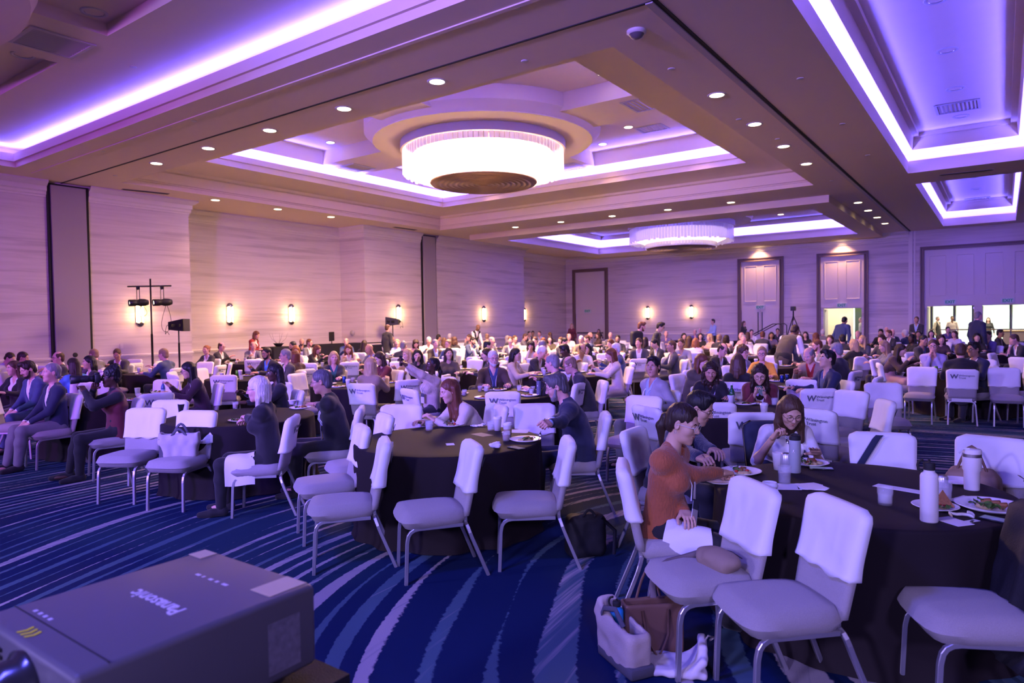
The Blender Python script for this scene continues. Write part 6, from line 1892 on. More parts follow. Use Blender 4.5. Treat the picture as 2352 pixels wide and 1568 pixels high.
def b_bottle(colr, name):
    t = thing('glass_bottle', '', 'bottle'); m = mat('bottle_' + name, colr, .1, alpha=.85, spec=.8)
    b = MBd(); b.lathe([(0, 0), (.033, 0), (.036, .006), (.036, .13), (.030, .165), (.014, .20), (.013, .235), (.015, .24)], 24); b.obj('bottle_body', m, t)
    b = MBd(); b.lathe([(.0155, .236), (.0155, .254), (0, .256)], 18); b.obj('bottle_cap', M_LID, t)
    b = MBd(); b.lathe([(.0365, .04), (.0365, .105)], 24); b.obj('paper_label', mat('bottle_label_' + name, (.40, .52, .78), .6), t)
    return t
def b_napkin(seed):
    s = Sdf(.012); r_ = random.Random(seed); p = A3(-.07, 0, .015)
    for i in range(9):
        q = p + A3(r_.uniform(.005, .028), r_.uniform(-.03, .03), r_.uniform(-.008, .012)); q[2] = np.clip(q[2], .010, .04); s.cone(p, q, r_.uniform(.010, .020), r_.uniform(.008, .018), k=.014, flat=.5, lat=(0, 1, .3)); p = q
    s.box((0, 0, -.05), (.5, .5, .05), .001, op='s', k=.003)
    m = s.mesh('napkin', .0045, wr=.006, wscale=45, seed=seed)
    return tag(link('napkin', m, mat('napkin_cloth', (.74, .73, .80), .85)), '', 'napkin')
def b_sheet(w, h, m, name='paper_sheet', n=1, t_=.0012):
    b = MBd()
    for i in range(n):
        a = .13 * i; M_ = Matrix.Rotation(a, 4, 'Z'); b.box(-w, w, -h, h, i * t_ * 1.05, (i + 1) * t_, M_)
    return tag(b.obj(name, m, smooth=False), '', 'paper')
def b_phone():
    t = thing('mobile_phone', '', 'phone')
    b = MBd(); b.rbox((0, 0, .005), (.037, .076, .0045), .004, 2); b.obj('phone_body', M_PHONE, t)
    b = MBd(); b.box(-.033, .033, -.071, .071, .0095, .0100); b.obj('screen', M_SCREEN, t, smooth=False)
    return t
def b_fork():
    t = thing('fork', '', 'cutlery')
    b = MBd(); b.tube([(0, -.09, .004), (0, 0, .006), (0, .04, .010)], [.004, .003, .003], 6, flat=.5); b.obj('fork_handle', M_STEEL, t)
    b = MBd(); b.tube([(0, .035, .010), (0, .055, .006), (0, .07, .006)], [.004, .011, .011], 6, flat=.25); b.obj('fork_neck', M_STEEL, t)
    for k in (-1, -.33, .33, 1):
        b = MBd(); b.tube([(k * .009, .068, .006), (k * .009, .105, .009)], .0014, 5); b.obj('tine', M_STEEL, t)
    return t
def b_bowl():
    t = thing('soup_bowl', '', 'bowl'); b = MBd(); b.lathe([(0, 0), (.035, 0), (.038, .004), (.058, .05), (.060, .052), (.055, .05), (.036, .010), (0, .008)], 28); b.obj('bowl_body', M_CHINA, t); return t

def P_(px, py, food, label, rz=0, s=1.0): return put(item('plate%d' % food, lambda: b_plate(food)), on_table(px, py), label, 'plate', 'dinner plates', rz, s)
# -- nearest table
P_(1702, 1086, 3, 'white plate of salad and grains under the rust sleeve', .4)
P_(1858, 1066, 4, 'white plate of food before the white short-sleeved top', 1.2)
P_(2148, 1166, 5, 'white plate with a brown pastry behind the white loop-cap flask', 2.0, .85)
put(tag(MBd().add(np.array([(-.05, -.03, 0), (.05, -.03, 0), (.045, .04, .0), (0, 0, .085), (-.03, .03, .02)]), tris=[(0, 1, 3), (1, 2, 3), (2, 4, 3), (4, 0, 3), (0, 2, 1), (0, 4, 2)]).obj('pastry', mat('crisp_pastry', (.36, .15, .045), .6, vary=.4, vscale=60, bump=.5, bscale=90), smooth=False), '', 'pastry'), at_z(2165, 1160, TZ + .012), 'brown folded pastry on a white plate', 'pastry', None, .3)
P_(2275, 1168, 6, 'large white plate of salad, tomato and grains by the phone', .9, 1.25)
P_(2200, 1108, 0, 'white plate beside the large tumbler, almost empty', 0, .85)
P_(1655, 1108, 0, 'white saucer half hidden behind the belt pouch chair', 0, .7)
put(item('cup0', lambda: b_cup(False)), on_table(1788, 1078), 'plain white paper cup without lid beside the grey flask', 'cup', 'paper cups')
put(item('canp', lambda: b_can((.55, .55, .6), 'silver')), on_table(1806, 1082), 'silver drink can with a red and blue spot behind the cola glass', 'can', 'drink cans')
for o in [bpy.data.objects[-1]] if False else []: pass
put(b_flask((.36, .40, .42), 'grey', .037, .255, 'slim'), on_table(1826, 1085), 'tall grey drink flask with black cap and small mark', 'flask', None)
put(b_glass(M_COLA, .11, .040), on_table(1802, 1110), 'clear tumbler of dark cola', 'glass', None)
put(b_sheet(.11, .08, M_PAPERW), on_table(1790, 1117), 'white paper sheet under the cola tumbler', 'paper', None, .5)
put(b_sheet(.075, .075, M_PAPERW, 'napkin_stack', 5), on_table(1862, 1118), 'stack of white paper napkins behind the nearest empty chair', 'paper', None, .3)
put(item('phone', b_phone), on_table(1886, 1077), 'black phone under a reaching hand', 'phone', 'phones on tables', 1.9)
put(item('cup1', lambda: b_cup(True)), on_table(1768, 1162), 'white paper cup with lid between the two nearest chairs', 'cup', 'paper cups')
put(item('glassw', lambda: b_glass(M_ICE)), on_table(2033, 1158), 'short glass of water standing alone on dark cloth', 'glass', 'water glasses', 0, 1.12)
put(b_sheet(.19, .045, M_PAPERW), on_table(2088, 1126), 'long white paper strip behind the white loop-cap flask', 'paper', None, -.25)
put(b_flask((.72, .70, .68), 'white', .041, .30, 'loop'), on_table(2134, 1197), 'tall white drink flask with black loop cap', 'flask', None)
put(item('canp', None), on_table(2163, 1140), 'silver drink can behind the white loop-cap flask', 'can', 'drink cans')
put(b_glass(M_ICE, .115, .040), on_table(2168, 1152), 'clear plastic cup of ice behind the white loop-cap flask', 'glass', None)
put(b_flask((.74, .72, .72), 'cream', .049, .245, 'tumbler'), on_table(2232, 1124), 'large white tumbler with steel band and straw', 'flask', None)
put(b_sheet(.09, .07, M_PAPERW, 'napkin_stack', 3), on_table(2225, 1150), 'white paper napkins beside the large food plate', 'paper', None, .9)
put(item('phone', None), on_table(2292, 1196), 'phone in a pale case beside the name badge', 'phone', 'phones on tables', 1.2)
# name badge with its ribbon on the cloth
t = thing('name_badge', 'white name badge with ribbon lying beside the white loop-cap flask', 'badge', tuple(on_table(2190, 1198)), .9)
b = MBd(); b.rbox((0, 0, .002), (.052, .072, .0018), .0015, 1); b.obj('badge_card', mat('badge_card', (.68, .68, .74), .4), t, smooth=False)
b = MBd(); b.box(-.052, .052, .03, .072, .0038, .0042); b.obj('badge_header', mat('badge_header_blue', (.16, .18, .42), .4), t, smooth=False)
b = MBd(); a = np.linspace(0, 1, 14); b.tube(np.stack([.05 + .13 * a, .05 + .045 * np.sin(a * 7), .006 + .012 * np.abs(np.sin(a * 9))], 1), .009, 4, flat=.15); rb = b.obj('ribbon', mat('lanyard_white', (.70, .70, .74), .6), t)
me = text_mesh('KBRA', .017, .0004, name='ribbon_lettering', bold=.0006); o = link('lettering', me, M_BLACK, rb, (.085, -.03, .004)); o.rotation_euler = (0, 0, .5)
b = MBd(); b.box(.04, .13, -.045, -.015, .001, .0025); o = b.obj('ribbon_end', mat('lanyard_white', (.7, .7, .74), .6), t, smooth=False); o.rotation_euler = (0, 0, .08)
# -- table with the tan envelope
P_(1036, 978, 7, 'white plate of food with a small bowl beside it, before the cream sweater', .7)
put(item('bowl', b_bowl), on_table(1062, 968), 'small white bowl beside the food plate', 'bowl', 'white bowls')
P_(1207, 1012, 8, 'white plate of vegetables before the navy blazer', 2.4, 1.05)
put(item('glassw', None), on_table(986, 988), 'short water glass before the cream sweater', 'glass', 'water glasses', 0, 1.1)
put(item('glassw', None), on_table(893, 1042), 'short water glass behind a turned chair', 'glass', 'water glasses', 0, 1.1)
put(b_glass(M_ICE, .09, .038), on_table(1128, 988), 'clear plastic cup beside the lidded cups', 'glass', None)
put(item('cup1', None), on_table(1143, 988), 'white lidded paper cup, plain, farther from the amber glass', 'cup', 'paper cups')
put(item('cups', lambda: b_cup(True, True)), on_table(1166, 1004), 'white lidded paper cup with a brown sleeve', 'cup', 'paper cups')
put(item('glasst', lambda: b_glass(M_TEA)), on_table(1163, 1012), 'short amber glass of tea beside the sleeved cup', 'glass', 'tea glasses')
put(b_sheet(.10, .06, mat('tan_envelope', (.40, .33, .20), .8), 'envelope'), on_table(1107, 998), 'tan envelope lying on the cloth', 'envelope', None, -.3)
put(b_sheet(.12, .09, M_PAPERW, 'paper_sheet', 2), on_table(1185, 990), 'white printed sheets behind the vegetable plate', 'paper', None, .4)
put(b_sheet(.035, .05, M_PAPERW), on_table(1034, 1020), 'small white card behind a turned chair', 'paper', None, .8)
put(b_napkin(2), on_table(1095, 980), 'rolled white napkin beside the plastic cup', 'napkin', 'crumpled napkins', .6, .8)
put(b_napkin(5), on_table(1150, 1028), 'crumpled white napkin before the vegetable plate', 'napkin', 'crumpled napkins', -.2, 1.25)
put(item('phone', None), on_table(1186, 1030), 'black phone beside the crumpled napkin', 'phone', 'phones on tables', 1.3)
# -- other tables
def T_(i, dx, dy): return A3(TSPEC[i][0] + dx, TSPEC[i][1] + dy, TZ + .001)
put(item('cupd', lambda: put(b_cup(False), (0, 0, 0), '', 'cup', None)), on_table(417, 950), 'dark coffee cup behind the tote bag chair', 'cup', None)
for ch in ITEMS['cupd'].children: omat(ch, mat('cup_black', (.02, .02, .025), .5))
put(b_sheet(.12, .07, M_PAPERW), on_table(440, 953), 'white paper beside the dark coffee cup', 'paper', None, .2)
put(item('glasst', None), on_table(541, 938), 'short amber tea glass beside the black jacket sleeve', 'glass', 'tea glasses')
P_(550, 967, 9, 'white plate of food before the black jacket and trousers', .2, .9)
P_(690, 938, 10, 'white plate of food under the reaching black sleeve', .8)
put(item('bowl', None), on_table(672, 928), 'small white bowl beyond the black sleeve', 'bowl', 'white bowls')
P_(368, 902, 11, 'white plate beside the small blue bottle', .8)
put(item('bottleb', lambda: b_bottle((.04, .12, .35), 'blue')), on_table(375, 907), 'small blue bottle behind the photographing person', 'bottle', None, 0, .85)
put(item('bottleg', lambda: b_bottle((.01, .10, .035), 'green')), on_table(1681, 929), 'green glass bottle with a pale blue label', 'bottle', None)
P_(1735, 927, 12, 'white plate of food before the burgundy jacket', .3)
P_(1692, 921, 13, 'white plate of food behind the green bottle', .3, .9)
put(item('glasst', None), on_table(1699, 925), 'short amber tea glass beside the green bottle', 'glass', 'tea glasses')
put(item('cup1', None), on_table(1755, 954), 'white lidded paper cup before the burgundy jacket', 'cup', 'paper cups')
put(item('glassw', None), on_table(1779, 930), 'short water glass by the burgundy jacket', 'glass', 'water glasses')
put(item('glassw', None), on_table(1117, 899), 'short water glass before the brown blazer', 'glass', 'water glasses')
P_(1145, 896, 14, 'white plate of food before the brown blazer', .3)
put(item('glasst', None), on_table(1224, 900), 'short amber tea glass at the brown blazer table', 'glass', 'tea glasses')
put(item('flaskd', lambda: b_flask((.10, .12, .18), 'slate', .035, .24, 'slim')), on_table(1238, 908), 'dark slate flask beside the amber tea glass', 'flask', None)
put(b_sheet(.05, .04, M_PAPERW), on_table(1120, 908), 'small white card before the brown blazer', 'paper', None, .5)
put(item('canb', lambda: b_can((.02, .06, .30), 'blue')), on_table(791, 879), 'blue drink can before the dark blazer', 'can', None)
put(item('bowl', None), on_table(826, 884), 'small white bowl near the blue drink can', 'bowl', 'white bowls')
put(item('cang', lambda: b_can((.10, .35, .03), 'green')), on_table(545, 864), 'green drink can at a table by the recessed bay', 'can', None)
put(item('flaskl', lambda: b_flask((.30, .45, .70), 'paleblue', .035, .25, 'slim')), on_table(1026, 850), 'pale blue water bottle at a middle table', 'flask', None)
put(item('cans', lambda: b_can((.012, .03, .16), 'darkblue')), on_table(1796, 878), 'dark blue can, one of two by the tan jacket', 'can', 'two dark blue cans')
put(item('cans', None), on_table(1808, 876), 'dark blue can, one of two by the tan jacket', 'can', 'two dark blue cans')
put(item('cang2', lambda: b_can((.12, .40, .04), 'limegreen')), (-.98, 14.50, TZ), 'bright green can, one of two by the lavender shirt', 'can', 'two bright green cans')
put(item('cang2', None), (-.72, 14.42, TZ), 'bright green can, one of two by the lavender shirt', 'can', 'two bright green cans')
# place settings of the farther tables
rng = random.Random(11)
for i in range(3, 34):
    tx, ty, w = TSPEC[i]
    n = 5 if i < 21 else 3
    a0 = rng.uniform(0, 6)
    for k in range(n):
        a = a0 + 2 * PI * k / n; r_ = .56
        put(item('plate%d' % (7 + k), None), (tx + r_ * math.cos(a), ty + r_ * math.sin(a), TZ + .001), 'white plate of food on the table ' + w, 'plate', 'dinner plates', a)
        kind = rng.choice(['glassw', 'glasst', 'cup1', 'cup0'])
        a2 = a + .32
        put(item(kind, None), (tx + .5 * math.cos(a2), ty + .5 * math.sin(a2), TZ + .001), dict(glassw='short water glass', glasst='short amber tea glass', cup1='white lidded paper cup', cup0='plain white paper cup')[kind] + ' on the table ' + w, 'glass' if kind[0] == 'g' else 'cup', dict(glassw='water glasses', glasst='tea glasses', cup1='paper cups', cup0='paper cups')[kind])

# ---- things in hands
def in_hand(g, q, fwd, side=0.0, up=0.0):
    """world position near the palm of hand q (1 right, -1 left) of guest g"""
    body, J, HM, loc, yaw = G[g]; Rm, o = HM[q]
    p = o + Rm @ A3(side, fwd, up); w = rot('Z', yaw) @ p; return A3(w[0] + loc[0], w[1] + loc[1], w[2])
def aim(o, p, d, up=(0, 0, 1)):
    d = unit(d); u = A3(*up); x = unit(np.cross(d, u)); z = np.cross(x, d)
    o.matrix_world = Matrix(((x[0], d[0], z[0], p[0]), (x[1], d[1], z[1], p[1]), (x[2], d[2], z[2], p[2]), (0, 0, 0, 1)))
def fork_at(g, q, label, d):
    o = item('fork', b_fork); p = in_hand(g, q, .085, 0, -.02); aim(o, p + unit(d) * .03, d); tag(o, label, 'cutlery', 'forks held in hands'); return o
cv = lambda r_, u_, f_: CR * r_ + CU * u_ + CF * f_
fork_at('rust', 1, 'fork in the hand of the rust sweater', cv(.75, -.6, .1))
fork_at('bent', 1, 'fork in the hand of the dark blue sweater', cv(.6, -.8, 0))
fork_at('white', 1, 'fork in the hand of the white short-sleeved top', cv(.45, -.85, 0))
fork_at('blazer', -1, 'fork in the hand of the navy blazer', cv(-.25, -.95, .1))
fork_at('edge', 1, 'fork held over the large food plate', cv(-.8, .5, .1))
def phone_at(g, q, label, d, up):
    o = item('phone', None); p = in_hand(g, q, .075, 0, -.03); aim(o, p, d, up); tag(o, label, 'phone', 'phones held in hands'); return o
phone_at('selfie', 1, 'phone held up by the beige jacket', A3(0, 0, 1), tuple(-cv(-.7, 0, -.7)))
phone_at('burg', 1, 'phone in the hands of the burgundy jacket', A3(-.1, -.5, .6), (0, -.6, -.6))
# camera of the photographer
body, J, HM, loc, yaw = G['photo']
hcw = rot('Z', yaw) @ J['hc'] + A3(loc[0], loc[1], 0); fw = rot('Z', yaw) @ J['Rh'][:, 1]; fw = unit(A3(fw[0], fw[1], 0))
t = thing('camera', 'black camera with a long lens raised to an eye', 'camera'); aim(t, hcw + fw * .145 + A3(0, 0, -.005), fw)
M_CAMB = mat('camera_black', (.012, .012, .014), .45, bump=.2, bscale=300)
b = MBd(); b.rbox((0, 0, 0), (.070, .030, .052), .012, 2); b.rbox((0, .0, .055), (.026, .028, .018), .008, 2); b.rbox((.055, .012, -.005), (.018, .03, .048), .012, 2); b.obj('camera_body', M_CAMB, t)
b = MBd(); M_ = Matrix.Rotation(-PI / 2, 4, 'X'); b.lathe([(0, .02), (.038, .02), (.040, .06), (.036, .075), (.040, .085), (.042, .16), (.039, .17), (.047, .185), (.053, .27), (.049, .27), (.046, .21), (0, .20)], 28, M=M_); ln = b.obj('lens', M_CAMB, t)
b = MBd(); b.lathe([(.0425, .10), (.0425, .13)], 28, M=M_); b.obj('zoom_ring', M_BLACK, ln)
# napkin in the lap of the rust sweater, printed lanyard letters
body, J, HM, loc, yaw = G['rust']
def lap_cloth(J, q, w, drop, u0, u1, seed):
    hp, kn = J['hip'][q], J['kn'][q]; P = []
    for u in np.linspace(u0, u1, 10):
        c = hp * (1 - u) + kn * u; row = []
        for v in np.linspace(-1, 1, 13):
            a = v * 1.9; rr = .098 - .02 * u
            if abs(a) < 1.5: p = c + A3(q * rr * math.sin(a), 0, rr * math.cos(a))
            else: p = c + A3(q * (rr + .012) * np.sign(a), 0, rr * .07 - (abs(a) - 1.5) * drop * (1.0 if a > 0 else .4))
            row.append(p + A3(.010 * math.sin(5 * v + seed + 9 * u), .012 * math.sin(7 * u + 3 * v), .006 * math.sin(11 * u + 4 * v)))
        P.append(row)
    b = MBd(); b.grid(np.array(P)); return b.mesh('napkin')
b_napkin_m = mat('napkin_cloth', (.74, .73, .80), .85)
o = link('napkin', lap_cloth(J, 1, .1, .45, .12, .80, 1), MATS['napkin_cloth']); o.location = (loc[0], loc[1], 0); o.rotation_euler = (0, 0, yaw); tag(o, 'white cloth napkin on the lap of the rust sweater', 'napkin')
me = text_mesh('KBRA', .013, .0004, name='lanyard_lettering', bold=.0006)
for nm in ('rust', 'white'):
    body, J, HM, loc, yaw = G[nm]
    o = link('lettering', me, M_BLACK, body); p = J['nb'] - J['up'] * .10 + J['lat'] * (.045 if nm == 'rust' else -.03) + J['fr'] * (.118 if nm == 'rust' else .15)
    X_ = -J['up']; Zv = unit(J['fr'] + J['lat'] * .4); Yv = np.cross(Zv, X_)
    o.matrix_local = Matrix(((X_[0], Yv[0], Zv[0], p[0]), (X_[1], Yv[1], Zv[1], p[1]), (X_[2], Yv[2], Zv[2], p[2]), (0, 0, 0, 1)))

# ================================================================== BAGS, JACKETS
def bag_mesh(fn, name, vox, material, label, cat, loc, rz, wr=.006, ws=12, seed=1, parts=()):
    t = thing(name, label, cat, loc, rz)
    s = Sdf(.02); fn(s); link('bag_body', s.mesh('bag_body', vox, wr=wr, wscale=ws, seed=seed), material, t)
    for nm, pts, r, m in parts:
        b = MBd(); b.tube(pts, r, 6, flat=.35); b.obj(nm, m, t)
    return t
M_CANVAS = mat('canvas', (.50, .46, .44), .9, bump=.4, bscale=260)
M_GREYC = mat('grey_canvas', (.10, .10, .12), .9, bump=.4, bscale=260)
M_BAGBK = mat('black_nylon', (.012, .012, .015), .7, bump=.3, bscale=200)
M_TANL = mat('tan_leather', (.30, .20, .13), .6, bump=.1, bscale=150)
M_BRNL = mat('brown_leather', (.16, .085, .055), .5, bump=.1, bscale=150)
def seat_top(ch, dx=0, dy=.03, z=.478):
    yw = ch.rotation_euler[2]; q = rot('Z', yw) @ A3(dx, dy, 0); return (ch.location[0] + q[0], ch.location[1] + q[1], z)
arcp = lambda x0, x1, y, z, h, n=9: [(x0 + (x1 - x0) * u, y, z + h * math.sin(PI * u)) for u in np.linspace(0, 1, n)]
def tote(s):
    s.box((0, 0, .10), (.17, .055, .10), .03); s.box((0, .0, .20), (.19, .040, .06), .02, k=.05); s.box((0, 0, .26), (.17, .028, .09), .01, op='s', k=.02)
t = bag_mesh(tote, 'tote_bag', .010, M_CANVAS, 'pale canvas tote bag on a chair seat', 'bag', seat_top(chair_tote, 0, .0), chair_tote.rotation_euler[2] + .3, .012, 9, 3,
             [('handle', arcp(-.07, .07, -.045, .23, .10), .013, M_GREYC), ('handle', arcp(-.08, .06, .045, .22, .07), .013, M_GREYC)])
b = MBd(); b.box(.13, .177, -.058, .058, .012, .2); b.obj('side_panel', M_GREYC, t, smooth=False)
def pack(s):
    s.box((0, 0, .16), (.15, .09, .16), .06); s.box((0, .08, .11), (.11, .045, .09), .04, k=.03); s.cone((-.05, -.05, .32), (.05, -.05, .32), .014, k=.01)
bag_mesh(pack, 'backpack', .012, M_BAGBK, 'black backpack lying on a chair seat', 'bag', seat_top(chair_backpack, 0, .02), chair_backpack.rotation_euler[2] + .4, .008, 10, 4, [('strap', arcp(-.06, .10, -.09, .06, .2), .015, M_BAGBK)]).scale = (1, 1, .75)
q = at_z(1345, 1275, 0)
bag_mesh(pack, 'backpack', .012, M_BAGBK, 'black backpack on the carpet behind a turned chair', 'bag', (q[0], q[1], 0), .9, .01, 9, 7, [('strap', [(.1, -.08, .3), (.2, -.1, .2), (.19, -.1, .02)], .014, M_BAGBK), ('handle', arcp(-.05, .05, -.08, .32, .05), .010, M_BAGBK)])
def pouch(s):
    s.ell((0, 0, .055), (.135, .07, .055)); s.box((0, 0, .03), (.10, .06, .03), .025, k=.03)
t = bag_mesh(pouch, 'belt_pouch', .008, mat('tan_nylon', (.27, .20, .14), .7, bump=.2, bscale=220), 'tan belt pouch with strap on a chair seat', 'bag', seat_top(chair_pouch, -.04, -.06, .482), chair_pouch.rotation_euler[2] + .35, .006, 14, 5,
             [('strap', [(.12, 0, .05), (.19, .06, .012), (.20, .16, .006), (.21, .235, -.02), (.215, .255, -.09), (.215, .25, -.17)], .019, mat('taupe_strap', (.14, .11, .11), .8))])
b = MBd(); b.tube([(.125 + .014 * math.cos(a), .0, .05 + .014 * math.sin(a)) for a in np.linspace(0, 2 * PI, 12, endpoint=False)], .003, 5, closed=True); b.obj('ring_buckle', M_DMETAL, t)
b = MBd(); b.tube([(-.11, -.055, .075), (-.03, -.068, .085), (.06, -.065, .08)], .003, 5); b.obj('zip', M_DMETAL, t)
# bags on the carpet beside the nearest chairs
def floor_at(px, py): q = at_z(px, py, 0); return (q[0], q[1], 0)
def big(s):
    s.box((0, 0, .11), (.17, .07, .11), .04); s.box((-.04, 0, .19), (.17, .06, .06), .03, rot('Y', .35), k=.04); s.box((0, 0, .24), (.14, .042, .12), .02, op='s', k=.02)
t = bag_mesh(big, 'tote_bag', .010, mat('cream_canvas', (.56, .48, .42), .9, bump=.4, bscale=260), 'cream and grey canvas tote slumped on the carpet, holding a blue bottle', 'bag', floor_at(1432, 1522), -.55, .012, 9, 9,
             [('handle', [(-.12, -.06, .22), (-.06, -.08, .28), (.04, -.07, .31), (.10, -.06, .24)], .015, M_GREYC)])
b = MBd(); b.rbox((.02, 0, .030), (.168, .075, .032), .02, 2); b.obj('grey_base', M_GREYC, t)
o = put(b_flask((.02, .32, .75), 'brightblue', .034, .22, 'loop'), floor_at(1418, 1512), 'bright blue bottle standing in the cream tote', 'flask', None); o.location[2] = .09
def leath(s):
    s.box((0, 0, .145), (.16, .055, .145), .015); s.box((0, 0, .22), (.145, .040, .16), .01, op='s', k=.01)
bag_mesh(leath, 'leather_tote', .009, M_BRNL, 'brown leather tote standing open on the carpet', 'bag', floor_at(1498, 1500), .75, .004, 8, 3,
         [('handle', [(-.07, -.06, .26), (-.06, -.09, .14), (0, -.10, .02), (.06, -.09, .14), (.07, -.06, .26)], .008, M_BRNL), ('handle', arcp(-.07, .07, .055, .27, .16), .008, M_BRNL)])
def flop(s):
    s.box((0, 0, .02), (.15, .11, .018), .015); s.box((.10, 0, .06), (.06, .11, .016), .012, rot('Y', -.8), k=.03); s.box((.13, .02, .10), (.02, .08, .05), .012, k=.02)
bag_mesh(flop, 'paper_bag', .009, mat('white_cotton', (.66, .62, .64), .9), 'flattened white cotton bag on the carpet under a chair', 'bag', floor_at(1553, 1535), .4, .008, 14, 6, [('cord', [(.12, 0, .12), (.16, .03, .17), (.19, .06, .15), (.17, .09, .12)], .006, M_CANVAS)])
def hand(s):
    s.box((0, 0, .07), (.16, .08, .07), .04); s.cone((-.10, 0, .13), (.10, 0, .13), .03, k=.03)
bag_mesh(hand, 'handbag', .010, M_TANL, 'tan handbag on the chair behind the large tumbler', 'bag', seat_top(chair_bag, .05, .0), chair_bag.rotation_euler[2], .006, 10, 2, [('handle', arcp(-.10, .10, .03, .12, .13), .008, M_BRNL)]).scale = (1, 1, 1.6)
# jackets over chair backs, strap across a cover
def drape(ch, material, label, seed, low=.20):
    m = back_shell(.0 + low, 1.045, .055, .030, .06, wob=.03, seed=seed, flare=.035, nu=21, nw=17).mesh('jacket')
    o = link('hung_jacket', m, material); o.location = ch.location; o.rotation_euler = ch.rotation_euler
    return tag(o, label, 'jacket')
drape(chair_jacket, M_BAGBK, 'black jacket hung over a chair back with a gold ring buckle', 5, -.35)
drape(CHOF['person in a white short-sleeved top and glasses, reaching for a phone'], cloth_mat('navy'), 'dark blue jacket hung over a chair back of the white top', 8, .05)
t = thing('shoulder_strap', 'dark blue shoulder strap lying across a chair cover', 'strap', tuple(chair_strap.location), chair_strap.rotation_euler[2])
b = MBd(); P = []
for u in np.linspace(0, 1, 8):
    x = .02 + .17 * u; w_ = 1.03 - .62 * u; z = .43 + .47 * min(w_, 1.0); y = -.195 - .10 * w_ + .058
    P.append([(x - .026, y, z), (x, y + .006, z), (x + .026, y, z)])
b.grid(np.array(P)); b.obj('strap_web', cloth_mat('navy'), t)
b = MBd(); b.rbox((.18, -.185, .63), (.022, .004, .012), .003, 1); b.obj('buckle', M_METAL, t)
b = MBd(); a = np.linspace(0, 2 * PI, 16, endpoint=False)
# folded napkin hanging from the lap of the black jacket and trousers
body, J, HM, loc, yaw = G['blonde']
o = link('napkin', lap_cloth(J, -1, .1, .5, .25, .85, 3), MATS['napkin_cloth']); o.location = (loc[0], loc[1], 0); o.rotation_euler = (0, 0, yaw); tag(o, 'white cloth napkin hanging from the lap of the black trousers', 'napkin')
# backpack on the standing person's back
q = ray(1462, 772) * 18.3
bag_mesh(pack, 'backpack', .02, M_BAGBK, 'black backpack worn by a standing person', 'bag', (q[0], q[1], 1.08), 0.9, .0, 9, 7).scale = (1.1, 1.3, 1.3)

# ================================================================== PROJECTOR
M_PROJ = mat('projector_plastic', (.10, .095, .11), .45, spec=.4)
x0, x1, y0, y1, zt = -2.13, -1.575, .60, 1.225, 1.05
t = thing('projector', 'large dark projector with white lettering and beige stickers', 'projector', ((x0 + x1) / 2, (y0 + y1) / 2, zt - .25))
hx, hy = (x1 - x0) / 2, (y1 - y0) / 2
b = MBd(); b.rbox((0, 0, .135), (hx, hy, .115), .022, 4); b.obj('housing', M_PROJ, t)
b = MBd(); b.box(-hx + .01, hx - .01, -hy + .075, -hy + .078, .2485, .2508); b.obj('lid_seam', M_BLACK, t, smooth=False)
me = text_mesh('Panasonic', .062, .0006, name='brand_lettering', bold=.0012); o = link('lettering', me, mat('silver_print', (.55, .53, .62), .4), t, (.02, -.01, .2505)); o.rotation_euler = (0, 0, PI)
b = MBd()
for i, w_ in enumerate((.03, .016, .022, .012, .026)): b.box(.055 - i * .034, .055 - i * .034 + w_ * .8, .155, .165, .2502, .2508)
b.obj('printed_line', MATS['silver_print'], t, smooth=False)
M_STK = mat('beige_sticker', (.48, .40, .26), .6)
for cx_, cy_, w_, h_ in ((-hx + .045, hy - .045, .035, .028), (hx - .07, hy - .075, .045, .06)):
    b = MBd(); b.box(cx_ - w_, cx_ + w_, cy_ - h_, cy_ + h_, .2500, .2512); b.obj('sticker', M_STK, t, smooth=False)
for i in range(3):
    b = MBd(); xx = -.08 + i * .022; yy = -hy + .035
    b.add([(xx, yy - .018, .2512), (xx + .010, yy - .018, .2512), (xx + .018, yy, .2512), (xx + .010, yy + .018, .2512), (xx, yy + .018, .2512), (xx + .008, yy, .2512)], [(0, 1, 2, 5), (5, 2, 3, 4)])
    b.obj('chevron_mark', mat('chevron_yellow', (.65, .62, .02), .5), t, smooth=False)
for i in range(4):
    b = MBd(); b.box(-.19 + i * .03, -.175 + i * .03, -hy + .09, -hy + .10, .2502, .2509); b.obj('indicator_print', MATS['silver_print'], t, smooth=False)
b = MBd(); b.box(hx - .0005, hx + .0012, hy - .16, hy - .06, .05, .19); b.obj('rating_label', mat('rating_label', (.16, .15, .18), .5, vary=.5, vscale=60), t, smooth=False)
b = MBd(); M_ = Matrix.Translation((.02, -hy + .01, .14)) @ Matrix.Rotation(PI / 2, 4, 'X')
b.lathe([(.095, 0), (.10, .02), (.085, .03), (.085, .06), (.075, .07), (.075, .12), (.070, .125), (.06, .08), (0, .06)], 36, M=M_); b.obj('lens_barrel', mat('lens_black', (.02, .02, .025), .2, spec=.8), t)
for i in range(9):
    b = MBd(); b.box(-hx + .02, -.12, -hy - .004, -hy + .004, .045 + i * .019, .054 + i * .019); b.obj('grille_bar', M_BLACK, t, smooth=False)
for sx in (-1, 1):
    for sy in (-1, 1): b = MBd(); b.cyl((sx * .2, sy * .24), .02, 0, .03); b.obj('foot', M_BLACK, t)
t = thing('projector_stand', 'black draped stand under the projector', 'stand', ((x0 + x1) / 2, (y0 + y1) / 2, 0))
b = MBd(); b.rbox((0, 0, .775), (.36, .36, .022), .008, 1); b.obj('shelf', M_BAGBK, t, smooth=False)
b = MBd(); th = np.linspace(0, 2 * PI, 64, endpoint=False)
